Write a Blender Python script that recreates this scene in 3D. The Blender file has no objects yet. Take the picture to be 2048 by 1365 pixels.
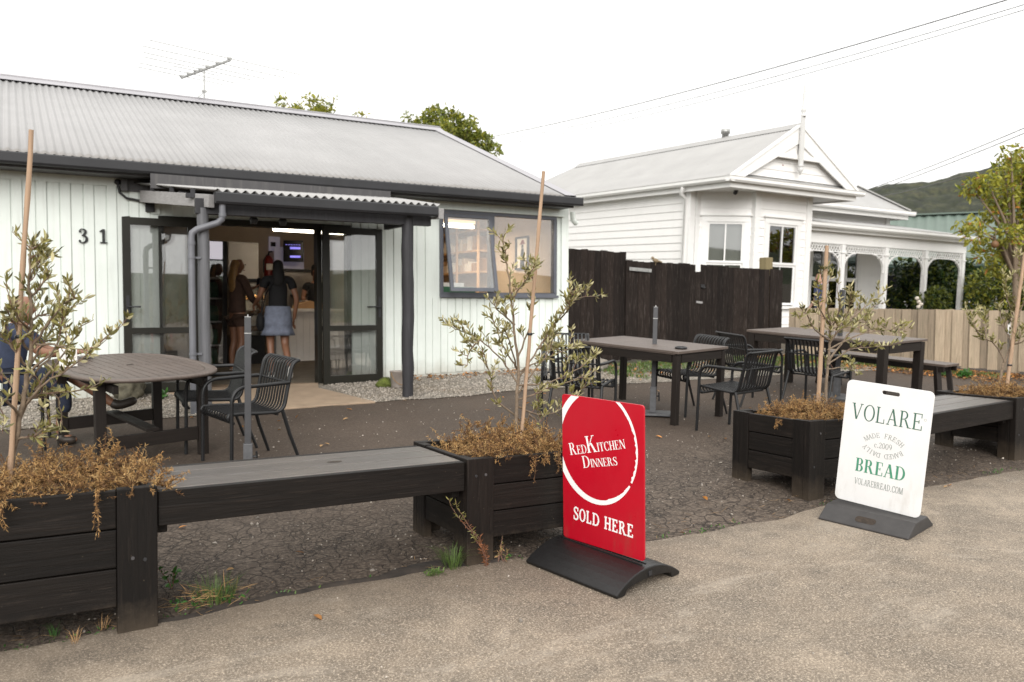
import bpy, bmesh, math, random
import numpy as np
from mathutils import Vector, Matrix
R = math.radians
V = Vector
scene = bpy.context.scene
COL = scene.collection

# ------------------------------------------------------------------ camera, sky, sun, exposure
F_PX, HEAD, PITCH, ROLL, CAM_Z = 1680.0, 59.3, 2.1, 0.6, 1.45
_h, _p, _r = R(HEAD), R(PITCH), R(ROLL)
FW = V((math.cos(_h)*math.cos(_p), math.sin(_h)*math.cos(_p), -math.sin(_p)))
_rt = V((math.sin(_h), -math.cos(_h), 0)); _up = _rt.cross(FW)
RT = _rt*math.cos(_r) + _up*math.sin(_r)
UP = -_rt*math.sin(_r) + _up*math.cos(_r)
CAM = V((0, 0, CAM_Z))
cd = bpy.data.cameras.new('camera'); cam = bpy.data.objects.new('camera', cd); COL.objects.link(cam)
cd.sensor_width = 36; cd.lens = F_PX/2048*36; cd.clip_start = .05; cd.clip_end = 3000
cam.matrix_world = Matrix(((RT.x, UP.x, -FW.x, CAM.x), (RT.y, UP.y, -FW.y, CAM.y), (RT.z, UP.z, -FW.z, CAM.z), (0, 0, 0, 1)))
cd.dof.use_dof = True; cd.dof.focus_distance = 5.0; cd.dof.aperture_fstop = 2.8
scene.camera = cam

SUN_EL, SUN_AZ = 25, 240          # degrees; azimuth in the xy plane, where the light comes from
world = bpy.data.worlds.new('World'); scene.world = world; world.use_nodes = True
wn, wl = world.node_tree.nodes, world.node_tree.links
for n in list(wn): wn.remove(n)
wo = wn.new('ShaderNodeOutputWorld'); wb = wn.new('ShaderNodeBackground'); ws = wn.new('ShaderNodeTexSky')
ws.sky_type = 'NISHITA'; ws.sun_disc = False; ws.sun_elevation = R(SUN_EL); ws.sun_rotation = R(90-SUN_AZ)
wbw = wn.new('ShaderNodeRGBToBW'); wm = wn.new('ShaderNodeMixRGB'); wm.inputs[0].default_value = .86
wm.inputs[2].default_value = (13.2, 13.1, 12.75, 1)      # the even cloud deck over the blue
wl.new(ws.outputs[0], wbw.inputs[0]); wl.new(wbw.outputs[0], wm.inputs[1]); 
wtc = wn.new('ShaderNodeTexCoord'); wsp = wn.new('ShaderNodeSeparateXYZ'); wrp = wn.new('ShaderNodeValToRGB'); wmu = wn.new('ShaderNodeMixRGB'); wmu.blend_type = 'MULTIPLY'; wmu.inputs[0].default_value = 1
wl.new(wtc.outputs['Generated'], wsp.inputs[0]); wl.new(wsp.outputs[2], wrp.inputs[0])      # overcast deck: brighter overhead than at the horizon
el_ = wrp.color_ramp.elements; el_.new(.3)
for i_, (p_, c_) in enumerate(((0., .60), (.30, .74), (1., 1.))): el_[i_].position = p_; el_[i_].color = (c_, c_, c_, 1)
wnz = wn.new('ShaderNodeTexNoise'); wnz.inputs['Scale'].default_value = 2.2; wnz.inputs['Detail'].default_value = 6; wl.new(wtc.outputs['Generated'], wnz.inputs['Vector'])
wcr = wn.new('ShaderNodeValToRGB'); wcr.color_ramp.elements[0].position = .3; wcr.color_ramp.elements[0].color = (.90, .905, .915, 1); wcr.color_ramp.elements[1].position = .7; wl.new(wnz.outputs['Fac'], wcr.inputs[0])
wm2 = wn.new('ShaderNodeMixRGB'); wm2.blend_type = 'MULTIPLY'; wm2.inputs[0].default_value = 1
wl.new(wm.outputs[0], wmu.inputs[1]); wl.new(wrp.outputs[0], wmu.inputs[2]); wl.new(wmu.outputs[0], wm2.inputs[1]); wl.new(wcr.outputs[0], wm2.inputs[2]); wl.new(wm2.outputs[0], wb.inputs[0])
wl.new(wb.outputs[0], wo.inputs[0]); wb.inputs[1].default_value = .15
sd = bpy.data.lights.new('sun', 'SUN'); sd.energy = 2.3; sd.angle = R(40); sd.color = (1, .975, .945)
sun = bpy.data.objects.new('sun', sd); COL.objects.link(sun)
sdir = V((math.cos(R(SUN_AZ))*math.cos(R(SUN_EL)), math.sin(R(SUN_AZ))*math.cos(R(SUN_EL)), math.sin(R(SUN_EL))))
sun.rotation_euler = (-sdir).to_track_quat('-Z', 'Y').to_euler(); sun.location = (0, -10, 20)
scene.view_settings.view_transform = 'Standard'; scene.view_settings.look = 'None'
scene.view_settings.exposure = .30; scene.view_settings.gamma = 1
scene.render.engine = 'CYCLES'
try:
    scene.cycles.max_bounces = 10; scene.cycles.transparent_max_bounces = 16; scene.cycles.caustics_reflective = False; scene.cycles.caustics_refractive = False
except Exception: pass

# ------------------------------------------------------------------ ground shape and surveying helpers
def gz(x, y):
    x = min(max(x, -7), 15); y = min(max(y, -2.5), 13)
    return -.236 + .0258*x + .0571*y
def ray(px, py): return FW + RT*((px-1024)/F_PX) - UP*((py-682.5)/F_PX)
def atY(px, py, y): r = ray(px, py); return CAM + r*(y/r.y)
def atX(px, py, x): r = ray(px, py); return CAM + r*(x/r.x)
def atG(px, py, dz=0.):
    r = ray(px, py); t = (-.236+dz-CAM_Z)/(r.z-.0258*r.x-.0571*r.y); return CAM + r*t
def atD(px, py, d): return CAM + ray(px, py)*d

# ------------------------------------------------------------------ mesh helper
class MB:
    def __init__(s): s.v = []; s.f = []; s.m = []; s.sm = []
    def add(s, vs, fs, mi=0, smooth=False):
        b = len(s.v); s.v.extend([tuple(v) for v in vs])
        for f in fs: s.f.append(tuple(i+b for i in f)); s.m.append(mi); s.sm.append(smooth)
        return s
    def box(s, c, sz, rot=None, mi=0):
        hx, hy, hz = sz[0]/2, sz[1]/2, sz[2]/2; c = V(c)
        vs = [V((x, y, z)) for x in (-hx, hx) for y in (-hy, hy) for z in (-hz, hz)]
        if rot is not None: vs = [rot @ v for v in vs]
        return s.add([v+c for v in vs], [(0, 1, 3, 2), (4, 6, 7, 5), (0, 4, 5, 1), (2, 3, 7, 6), (0, 2, 6, 4), (1, 5, 7, 3)], mi)
    def bb(s, x0, x1, y0, y1, z0, z1, mi=0):
        return s.box(((x0+x1)/2, (y0+y1)/2, (z0+z1)/2), (abs(x1-x0), abs(y1-y0), abs(z1-z0)), None, mi)
    def beam(s, p0, p1, w, h, up=(0, 0, 1), mi=0):
        p0, p1 = V(p0), V(p1); d = (p1-p0); L = d.length; d.normalize(); u = V(up)
        sd_ = d.cross(u); sd_ = sd_.normalized() if sd_.length > 1e-5 else d.orthogonal().normalized(); u = sd_.cross(d)
        m = Matrix((d, sd_, u)).transposed()
        return s.box((p0+p1)/2, (L, w, h), m, mi)
    def quad(s, a, b, c, d, mi=0): return s.add([a, b, c, d], [(0, 1, 2, 3)], mi)
    def tube(s, pts, r, n=8, cap=True, mi=0, smooth=True):
        pts = [V(p) for p in pts]; k = len(pts)
        rs = r if isinstance(r, (list, tuple)) else [r]*k
        vs = []; fs = []; nrm = None
        for i, p in enumerate(pts):
            t = (pts[min(i+1, k-1)]-pts[max(i-1, 0)])
            if t.length < 1e-9: t = V((0, 0, 1))
            t.normalize()
            if nrm is None: nrm = t.orthogonal().normalized()
            else:
                nrm = nrm - t*nrm.dot(t)
                nrm = nrm.normalized() if nrm.length > 1e-6 else t.orthogonal().normalized()
            b = t.cross(nrm)
            for j in range(n):
                a = 2*math.pi*j/n; vs.append(p + (nrm*math.cos(a)+b*math.sin(a))*rs[i])
        for i in range(k-1):
            for j in range(n): fs.append((i*n+j, i*n+(j+1) % n, (i+1)*n+(j+1) % n, (i+1)*n+j))
        s.add(vs, fs, mi, smooth)
        if cap: s.add(vs[:n], [tuple(range(n-1, -1, -1))], mi); s.add(vs[-n:], [tuple(range(n))], mi)
        return s
    def strip(s, pts, side, w, th, mi=0):      # flat bar bent along pts, width along the fixed side vector
        pts = [V(p) for p in pts]; side = V(side).normalized(); k = len(pts); vs = []; fs = []
        for i, p in enumerate(pts):
            t = (pts[min(i+1, k-1)]-pts[max(i-1, 0)]).normalized(); nn = side.cross(t)
            for a, b in ((-1, -1), (1, -1), (1, 1), (-1, 1)): vs.append(p+side*(a*w/2)+nn*(b*th/2))
        for i in range(k-1):
            for j in range(4): fs.append((i*4+j, i*4+(j+1) % 4, (i+1)*4+(j+1) % 4, (i+1)*4+j))
        fs += [(3, 2, 1, 0), tuple((k-1)*4+j for j in range(4))]
        return s.add(vs, fs, mi)
    def lathe(s, prof, c=(0, 0, 0), n=20, mi=0, smooth=True, sx=1, sy=1):
        c = V(c); vs = []; fs = []
        for (r, z) in prof:
            for j in range(n): a = 2*math.pi*j/n; vs.append(c+V((r*math.cos(a)*sx, r*math.sin(a)*sy, z)))
        for i in range(len(prof)-1):
            for j in range(n): fs.append((i*n+j, i*n+(j+1) % n, (i+1)*n+(j+1) % n, (i+1)*n+j))
        return s.add(vs, fs, mi, smooth)
    def prism(s, poly, ax, th, o=(0, 0, 0), mi=0):   # 2-D polygon (u,v) swept along an axis
        o = V(o); n = len(poly)
        def P(u, v, w):
            return o + (V((w, u, v)) if ax == 'x' else V((u, w, v)) if ax == 'y' else V((u, v, w)))
        vs = [P(u, v, 0) for u, v in poly] + [P(u, v, th) for u, v in poly]
        fs = [tuple(range(n-1, -1, -1)), tuple(range(n, 2*n))] + [(i, (i+1) % n, n+(i+1) % n, n+i) for i in range(n)]
        return s.add(vs, fs, mi)
    def ell(s, c, r, nu=14, nv=9, mi=0, rot=None):
        vs = []; fs = []; c = V(c)
        for i in range(nv+1):
            t = math.pi*i/nv
            for j in range(nu):
                a = 2*math.pi*j/nu; p = V((r[0]*math.sin(t)*math.cos(a), r[1]*math.sin(t)*math.sin(a), r[2]*math.cos(t)))
                vs.append(c+(rot @ p if rot is not None else p))
        for i in range(nv):
            for j in range(nu): fs.append((i*nu+j, (i+1)*nu+j, (i+1)*nu+(j+1) % nu, i*nu+(j+1) % nu))
        return s.add(vs, fs, mi, True)
    def build(s, name, mats, parent=None, bevel=0, world=False, smooth=None, recalc=True):
        me = bpy.data.meshes.new(name)
        off = parent.location if (world and parent is not None) else V((0, 0, 0))
        me.from_pydata([tuple(V(v)-off) for v in s.v], [], s.f)
        mats = mats if isinstance(mats, (list, tuple)) else [mats]
        for m in mats: me.materials.append(m)
        me.polygons.foreach_set('material_index', s.m)
        me.polygons.foreach_set('use_smooth', [bool(x) for x in s.sm] if smooth is None else [smooth]*len(s.f))
        if recalc:
            bm = bmesh.new(); bm.from_mesh(me); bmesh.ops.remove_doubles(bm, verts=bm.verts, dist=1e-5) if bevel else None
            bmesh.ops.recalc_face_normals(bm, faces=bm.faces); bm.to_mesh(me); bm.free()
        me.update()
        o = bpy.data.objects.new(name, me); COL.objects.link(o)
        if parent is not None: o.parent = parent
        if bevel:
            b = o.modifiers.new('bevel', 'BEVEL'); b.width = bevel; b.segments = 2; b.limit_method = 'ANGLE'; b.angle_limit = R(40)
        return o

def tag(o, label=None, cat=None, group=None, kind=None):
    if label: o['label'] = label
    if cat: o['category'] = cat
    if group: o['group'] = group
    if kind: o['kind'] = kind
    return o
def thing(name, label, cat, loc=(0, 0, 0), rz=0., group=None):
    o = bpy.data.objects.new(name, None); COL.objects.link(o); o.empty_display_size = .1
    o.location = loc; o.rotation_euler = (0, 0, rz)
    return tag(o, label, cat, group)
def copy_tree(o, parent=None):
    c = o.copy(); COL.objects.link(c)
    if parent is not None: c.parent = parent
    for ch in [x for x in list(bpy.data.objects) if x.parent == o]: copy_tree(ch, c)
    return c

# ------------------------------------------------------------------ materials
class NT:
    def __init__(s, name):
        s.mat = bpy.data.materials.new(name); s.mat.use_nodes = True; s.t = s.mat.node_tree; s.n = s.t.nodes; s.l = s.t.links
        s.b = s.n['Principled BSDF']; s.out = s.n['Material Output']; s._co = None
    def co(s, kind='Object'):
        if s._co is None: s._co = s.n.new('ShaderNodeTexCoord')
        return s._co.outputs[kind]
    def mapping(s, scale=(1, 1, 1), src=None, rot=(0, 0, 0)):
        m = s.n.new('ShaderNodeMapping'); m.inputs['Scale'].default_value = scale; m.inputs['Rotation'].default_value = rot
        s.l.new(src or s.co(), m.inputs['Vector']); return m.outputs[0]
    def noise(s, scale, vec=None, detail=5, rough=.6, dist=0):
        t = s.n.new('ShaderNodeTexNoise'); t.inputs['Scale'].default_value = scale; t.inputs['Detail'].default_value = detail
        t.inputs['Roughness'].default_value = rough; t.inputs['Distortion'].default_value = dist
        s.l.new(vec or s.co(), t.inputs['Vector']); return t.outputs['Fac']
    def vor(s, scale, vec=None, feature='F1', out='Distance', rnd=1):
        t = s.n.new('ShaderNodeTexVoronoi'); t.feature = feature; t.inputs['Scale'].default_value = scale; t.inputs['Randomness'].default_value = rnd
        s.l.new(vec or s.co(), t.inputs['Vector']); return t.outputs[out]
    def ramp(s, fac, stops):
        r = s.n.new('ShaderNodeValToRGB'); e = r.color_ramp.elements
        while len(e) < len(stops): e.new(.5)
        for i, (p, c) in enumerate(stops):
            e[i].position = p; e[i].color = (c, c, c, 1) if not isinstance(c, (tuple, list)) else (c[0], c[1], c[2], 1)
        s.l.new(fac, r.inputs[0]); return r.outputs[0]
    def mix(s, fac, a, b, mode='MIX'):
        m = s.n.new('ShaderNodeMixRGB'); m.blend_type = mode
        for i, x in ((0, fac), (1, a), (2, b)):
            if hasattr(x, 'node'): s.l.new(x, m.inputs[i])
            elif i == 0: m.inputs[0].default_value = x
            else: m.inputs[i].default_value = (x[0], x[1], x[2], 1) if isinstance(x, (tuple, list)) else (x, x, x, 1)
        return m.outputs[0]
    def math(s, op, a, b=0., c=None):
        m = s.n.new('ShaderNodeMath'); m.operation = op
        for i, x in enumerate((a, b) if c is None else (a, b, c)):
            if hasattr(x, 'node'): s.l.new(x, m.inputs[i])
            else: m.inputs[i].default_value = x
        return m.outputs[0]
    def set(s, **k):
        for a, x in k.items():
            i = s.b.inputs[a.replace('_', ' ')]
            if hasattr(x, 'node'): s.l.new(x, i)
            elif isinstance(x, (tuple, list)): i.default_value = (x[0], x[1], x[2], 1)
            else: i.default_value = x
        return s
    def bump(s, h, strength=.3, dist=.01, prev=None):
        b = s.n.new('ShaderNodeBump'); b.inputs['Strength'].default_value = strength; b.inputs['Distance'].default_value = dist
        s.l.new(h, b.inputs['Height'])
        if prev is not None: s.l.new(prev, b.inputs['Normal'])
        s.l.new(b.outputs[0], s.b.inputs['Normal']); return b.outputs[0]

def plain(name, col, rough=.6, var=.12, scale=6., metal=0., bump=0., spec=None, bscale=60):
    t = NT(name); nz = t.noise(scale, detail=6)
    lo = tuple(c*(1-var) for c in col); hi = tuple(min(1, c*(1+var)) for c in col)
    t.set(Base_Color=t.ramp(nz, [(.3, lo), (.7, hi)]), Roughness=rough, Metallic=metal)
    if spec is not None: t.b.inputs['Specular IOR Level'].default_value = spec
    if bump: t.bump(t.noise(bscale, detail=4), bump, .004)
    return t.mat

def wood(name, col, axis='x', var=.35, rough=.6, bump=.35, wear=None, spec=.5, wt=(.60, .72), island=0., objrand=0., mud=0.):
    t = NT(name); sc = {'x': (1.2, 22, 22), 'y': (22, 1.2, 22), 'z': (22, 22, 1.2)}[axis]
    g = t.noise(2.2, t.mapping(sc), detail=7, rough=.65, dist=.6); big = t.noise(1.7, detail=4)
    lo = tuple(c*(1-var) for c in col); hi = tuple(c*(1+var) for c in col)
    c = t.ramp(g, [(.28, lo), (.72, hi)])
    c = t.mix(t.ramp(big, [(.35, .0), (.75, .35)]), c, tuple(x*.55 for x in col))
    if wear:
        wv = t.ramp(t.noise(9, t.mapping(tuple(x*.35 for x in sc)), detail=9, rough=.75), [(wt[0], 0.), (wt[1], 1.)])
        c = t.mix(t.math('MULTIPLY', wv, .7), c, wear)
    if island:
        geo = t.n.new('ShaderNodeNewGeometry'); c = t.mix(1., c, t.ramp(geo.outputs['Random Per Island'], [(0., 1-island), (1., 1+island*.6)]), 'MULTIPLY')
    if objrand:
        oi = t.n.new('ShaderNodeObjectInfo'); c = t.mix(1., c, t.ramp(oi.outputs['Random'], [(0., 1-objrand), (1., 1+objrand*.6)]), 'MULTIPLY')
    if mud:         # splashed dirt above the ground line
        sep = t.n.new('ShaderNodeSeparateXYZ'); t.l.new(t.co(), sep.inputs[0])
        mz = t.math('ADD', sep.outputs[2], t.math('MULTIPLY', t.noise(11, detail=8, rough=.75), -.22))
        c = t.mix(t.math('MULTIPLY', t.ramp(t.math('ADD', mz, .15), [(.05, 1.), (.22, 0.)]), mud), c, (.062, .047, .033))
        dots = t.ramp(t.vor(26), [(.05, 1.), (.09, 0.)]); c = t.mix(t.math('MULTIPLY', dots, t.ramp(t.noise(2.5, detail=4), [(.5, 0.), (.6, .55)])), c, (.11, .085, .06))
    t.set(Base_Color=c, Roughness=t.math('ADD', rough-.12, t.math('MULTIPLY', big, .25)))
    t.b.inputs['Specular IOR Level'].default_value = spec
    t.bump(g, bump, .004)
    return t.mat

def glass(name, tint=(1, 1, 1), rough=.0, extra=.04, dirt=0.):
    t = NT(name); t.n.remove(t.b)
    tr = t.n.new('ShaderNodeBsdfTransparent'); tr.inputs[0].default_value = (*tint, 1)
    gl = t.n.new('ShaderNodeBsdfGlossy'); gl.inputs['Roughness'].default_value = rough
    fr = t.n.new('ShaderNodeFresnel'); fr.inputs[0].default_value = 1.5
    mx = t.n.new('ShaderNodeMixShader'); t.l.new(t.math('ADD', t.math('MULTIPLY', fr.outputs[0], 1.6), extra), mx.inputs[0])
    t.l.new(tr.outputs[0], mx.inputs[1]); t.l.new(gl.outputs[0], mx.inputs[2]); last = mx.outputs[0]
    if dirt:
        df = t.n.new('ShaderNodeBsdfDiffuse'); df.inputs[0].default_value = (.6, .58, .54, 1)
        m2 = t.n.new('ShaderNodeMixShader'); t.l.new(t.math('MULTIPLY', t.ramp(t.noise(5, detail=7), [(.4, .15), (.8, 1.)]), dirt), m2.inputs[0])
        t.l.new(last, m2.inputs[1]); t.l.new(df.outputs[0], m2.inputs[2]); last = m2.outputs[0]
    t.l.new(last, t.out.inputs[0]); return t.mat

def emit(name, col, strength):
    t = NT(name); t.set(Base_Color=(.8, .8, .8), Emission_Color=col, Emission_Strength=strength); return t.mat

def leafmat(name, col, var=.35, rough=.5, trans=.25):
    t = NT(name); geo = t.n.new('ShaderNodeNewGeometry')
    rp = geo.outputs['Random Per Island']
    lo = tuple(c*(1-var) for c in col); hi = tuple(min(1, c*(1+var)) for c in col)
    c = t.ramp(rp, [(0., lo), (.5, col), (1., hi)])
    t.set(Base_Color=c, Roughness=rough)
    tl = t.n.new('ShaderNodeBsdfTranslucent'); t.l.new(c, tl.inputs[0])
    m = t.n.new('ShaderNodeMixShader'); m.inputs[0].default_value = trans
    t.l.new(t.b.outputs[0], m.inputs[1]); t.l.new(tl.outputs[0], m.inputs[2]); t.l.new(m.outputs[0], t.out.inputs[0])
    return t.mat

M = {}
BK = (.0085, .0062, .0049)
for a in 'xyz': M['planter_'+a] = wood('black_stained_pine_'+a, BK, a, .5, .6, .75, wear=(.040, .030, .024), spec=.20, wt=(.56, .70), objrand=.35, mud=.8)
M['bench_top'] = wood('weathered_bench_top_with_sky_sheen', (.088, .075, .065), 'x', .4, .36, .4, wear=(.18, .17, .165), wt=(.54, .70), objrand=.2)  # black boards, worn, and lightened in the colour for grazing sky sheen
for a in 'xyz': M['table_'+a] = wood('dark_brown_outdoor_timber_'+a, (.0150, .0108, .0085), a, .35, .55, .4, spec=.3)
M['table_top'] = wood('weathered_table_top', (.105, .080, .066), 'y', .3, .5, .4)
M['table_top_x'] = wood('weathered_table_end_board', (.105, .080, .066), 'x', .3, .5, .4)
M['chair'] = plain('charcoal_chair_plastic', (.0100, .0100, .0105), .45, .15, 9, spec=.4)
M['pole'] = plain('charcoal_metal_pole', (.042, .042, .045), .45, .12, 14)
M['pole_sleeve'] = plain('grey_metal_sleeve', (.085, .086, .09), .5, .25, 18)
M['mint'] = None
# painted boards: dirt streaks and faint grain stay in the paint
def paint(name, col, var=.05, rough=.55, dirt=.10, streak=True, bump=.12, grime=None):
    t = NT(name)
    c = t.ramp(t.noise(3.2, detail=6), [(.3, tuple(x*(1-var) for x in col)), (.7, tuple(min(.9, x*(1+var*.5)) for x in col))])
    if streak:
        st = t.ramp(t.noise(6, t.mapping((3, 3, .18)), detail=7, rough=.7), [(.5, 0.), (.8, 1.)])
        c = t.mix(t.math('MULTIPLY', st, dirt), c, (.30, .29, .25))
    if grime is not None:
        sep = t.n.new('ShaderNodeSeparateXYZ'); t.l.new(t.co(), sep.inputs[0])
        g = t.math('ADD', t.math('SUBTRACT', sep.outputs[2], grime), t.math('MULTIPLY', t.noise(5, detail=8, rough=.7), -.35))
        c = t.mix(t.ramp(t.math('ADD', g, .2), [(.10, .55), (.32, 0.)]), c, (.34, .31, .25))
    t.set(Base_Color=c, Roughness=rough)
    t.bump(t.noise(14, t.mapping((1, 1, 5)), detail=6), bump, .003); return t.mat
M['mint'] = paint('pale_mint_paint', (.70, .745, .70), .05, .6, .24, grime=-.02)
M['white'] = paint('white_house_paint', (.80, .785, .765), .03, .5, .06)
M['trimwhite'] = paint('white_trim_paint', (.76, .75, .73), .03, .45, .05)
M['greyedwhite'] = paint('greyed_white_paint', (.58, .575, .56), .04, .55, .1)  # trim white greyed in the colour so the finial shows against bright sky
M['charcoal'] = plain('charcoal_gutter_paint', (.026, .026, .028), .42, .15, 4, spec=.35)
M['charcoal_soft'] = paint('charcoal_flashing', (.055, .052, .054), .1, .5, .2)
M['post_grey'] = wood('grey_painted_post', (.105, .105, .112), 'z', .3, .6, .5, wear=(.20, .20, .20))
M['post_dark'] = wood('charcoal_rough_pole', (.030, .029, .032), 'z', .4, .6, .7, wear=(.08, .08, .08), spec=.35)
M['beam_grey'] = wood('bare_grey_beam', (.27, .26, .255), 'y', .2, .7, .4)
M['door'] = plain('dark_bronze_door_frame', (.013, .012, .0085), .4, .15, 5, spec=.35)
M['winframe'] = plain('slate_grey_window_frame', (.095, .10, .118), .45, .12, 5)
M['pipe_grey'] = plain('grey_downpipe_plastic', (.125, .127, .14), .5, .12, 8)
M['pane'] = glass('clear_pane', (.985, .99, .985), 0, .08, .05)
M['pane_house'] = glass('villa_pane', (.80, .81, .80), .02, .13, .0)
M['blackfence'] = wood('black_stained_palings', (.0150, .0102, .0080), 'z', .45, .8, .7, wear=(.085, .070, .060), spec=.2, wt=(.56, .63), island=.45)
M['palings'] = wood('weathered_grey_palings', (.335, .262, .185), 'z', .30, .8, .6, wear=(.15, .145, .085), island=.38, wt=(.52, .66))
M['galv'] = plain('galvanised_steel', (.36, .36, .35), .45, .25, 20, .6)
M['steel'] = plain('brushed_steel', (.34, .32, .30), .35, .1, 12, .8)
M['blackplastic'] = plain('black_sign_base_rubber', (.0095, .009, .009), .40, .2, 22, bump=.3, bscale=90, spec=.4)
M['greyplastic'] = plain('dusty_grey_sign_base_rubber', (.036, .033, .032), .6, .25, 9, bump=.2, bscale=120)
def signface(name, col, dirtcol, rough):
    t = NT(name); c = t.ramp(t.noise(4, detail=6), [(.3, tuple(x*.92 for x in col)), (.7, col)])
    sep = t.n.new('ShaderNodeSeparateXYZ'); t.l.new(t.co(), sep.inputs[0])
    low = t.ramp(sep.outputs[2], [(.0, 1.), (.30, .12)])
    dots = t.ramp(t.vor(70), [(.07, 1.), (.13, 0.)]); dots = t.math('MULTIPLY', dots, t.ramp(t.noise(6, detail=5), [(.45, 0.), (.62, 1.)]))
    c = t.mix(t.math('MULTIPLY', t.math('MULTIPLY', dots, low), .7), c, dirtcol)
    c = t.mix(t.math('MULTIPLY', t.ramp(t.noise(9, t.mapping((1, 1, .3)), detail=8, rough=.75), [(.5, 0.), (.75, .45)]), low), c, dirtcol)
    t.set(Base_Color=c, Roughness=t.ramp(t.noise(7, detail=7), [(.3, rough-.06), (.7, rough+.12)])); t.bump(t.noise(2.5, detail=2), .08, .02); return t.mat
M['red'] = signface('red_sign_face', (.46, .004, .017), (.20, .07, .05), .32)
M['signwhite'] = signface('white_sign_face', (.75, .75, .74), (.40, .35, .28), .4)
M['ink_white'] = plain('white_print', (.84, .83, .82), .45, .02, 3)
M['ink_green'] = plain('dark_green_print', (.045, .12, .085), .5, .1, 30)
M['ink_mid'] = plain('mid_green_print', (.06, .25, .15), .5, .1, 30)
M['ink_grey'] = plain('grey_print', (.19, .22, .20), .5, .1, 30)
M['black'] = plain('black_numeral_paint', (.008, .009, .009), .45, .1, 10)
M['bamboo'] = wood('wooden_stake', (.36, .24, .155), 'z', .25, .75, .4)
M['bark'] = plain('olive_bark', (.17, .125, .085), .85, .35, 40, bump=.5)
M['twig'] = plain('reddish_twig', (.16, .085, .06), .8, .3, 40)
M['olive_a'] = leafmat('olive_leaf_green', (.215, .195, .060), .4, .42, .2)
M['olive_b'] = leafmat('olive_leaf_pale', (.44, .395, .22), .25, .6, .2)
M['olive_c'] = leafmat('olive_leaf_dark', (.105, .098, .030), .4, .4, .15)
M['dead_a'] = leafmat('dead_juniper_tan', (.36, .205, .075), .35, .8, .2)
M['dead_b'] = leafmat('dead_juniper_brown', (.125, .062, .024), .4, .85, .15)
M['dead_c'] = leafmat('dead_juniper_straw', (.42, .27, .11), .25, .8, .2)
M['soil'] = plain('dark_soil', (.035, .025, .018), .95, .4, 30, bump=.8)
M['grass'] = leafmat('grass_blade', (.105, .165, .04), .4, .5, .3)
M['weed'] = leafmat('weed_leaf', (.05, .14, .025), .4, .45, .3)
M['straw'] = leafmat('dry_straw', (.36, .22, .10), .35, .8, .2)
M['stone'] = leafmat('gravel_stone', (.30, .265, .225), .5, .85, 0)
M['rock'] = plain('mossy_rock', (.085, .075, .05), .9, .5, 9, bump=.9, bscale=14)
M['leaf_litter'] = leafmat('fallen_leaf', (.46, .20, .05), .5, .7, .2)
M['tree_a'] = leafmat('yellow_green_leaf', (.30, .29, .035), .35, .45, .35)
M['tree_b'] = leafmat('mid_green_leaf', (.14, .165, .025), .4, .45, .3)
M['tree_c'] = leafmat('dark_green_leaf', (.022, .045, .010), .45, .4, .2)
M['tree_d'] = leafmat('orange_leaf', (.40, .17, .03), .3, .6, .3)
M['flower'] = plain('pale_petal', (.8, .72, .62), .7, .05, 9)
M['skin_light'] = plain('skin', (.48, .27, .19), .5, .06, 8)
M['skin_tan'] = plain('tanned_skin', (.22, .105, .060), .5, .06, 8)
M['navy'] = plain('navy_cotton', (.020, .028, .055), .85, .2, 20, bump=.3)
M['blueshirt'] = plain('blue_shirt', (.10, .14, .32), .85, .15, 20)
M['jeans'] = plain('dark_denim', (.018, .024, .045), .9, .3, 26)
M['denim'] = plain('faded_denim', (.16, .18, .235), .9, .2, 16, bump=.3)
M['blackcloth'] = plain('black_cloth', (.006, .006, .007), .85, .2, 20)
M['browncloth'] = plain('brown_cloth', (.055, .028, .018), .85, .25, 14)
M['hair_black'] = plain('black_hair', (.003, .0025, .0025), .75, .2, 30)
M['hair_blond'] = plain('blond_hair', (.26, .145, .05), .5, .3, 26)
M['hair_brown'] = plain('brown_hair', (.06, .03, .015), .5, .3, 26)
M['boot'] = plain('dark_leather_boot', (.03, .022, .016), .5, .2, 14)
M['shoe_white'] = plain('white_canvas_shoe', (.7, .68, .64), .7, .1, 14)
M['int_wall'] = plain('cream_interior_wall', (.52, .43, .34), .8, .05, 2)
M['int_ceiling'] = plain('cream_ceiling', (.6, .53, .45), .8, .03, 2)
M['int_floor'] = plain('worn_concrete_floor', (.16, .11, .07), .6, .25, 3)
M['counter'] = plain('white_counter_board', (.80, .76, .71), .5, .05, 5)
M['timber'] = wood('pale_shelf_timber', (.55, .36, .19), 'x', .2, .6, .2)
M['timber_z'] = wood('pale_shelf_timber_upright', (.55, .36, .19), 'z', .2, .6, .2)
M['fridge_black'] = plain('black_fridge_steel', (.012, .012, .013), .35, .1, 6)
M['fridge_white'] = plain('white_fridge_steel', (.62, .60, .58), .35, .05, 6)
M['screen'] = plain('dark_screen', (.01, .01, .014), .2, .1, 6)
M['pastry'] = plain('baked_pastry', (.42, .22, .08), .7, .3, 30, bump=.3)
M['paper'] = plain('white_paper', (.78, .76, .72), .8, .03, 6)
M['card'] = plain('brown_cardboard', (.33, .20, .10), .8, .1, 9)
M['extred'] = plain('red_enamel', (.20, .015, .012), .35, .1, 8)
M['tube'] = emit('lit_fluorescent_tube', (1, .90, .72), 9.)
M['tube_dim'] = emit('lit_tube_housing', (1, .70, .42), .85)
M['lit_header'] = emit('lit_fridge_header', (.95, .90, 1), .42)
M['lit_screen'] = emit('lit_screen_text', (.25, .22, 1), .8)
M['lit_sign'] = emit('lit_lilac_panel', (.42, .38, .55), .10)
M['greenbox'] = plain('green_crate_plastic', (.02, .10, .05), .5, .1, 6)
M['redbox'] = plain('red_pack', (.55, .03, .06), .5, .1, 6)
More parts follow.
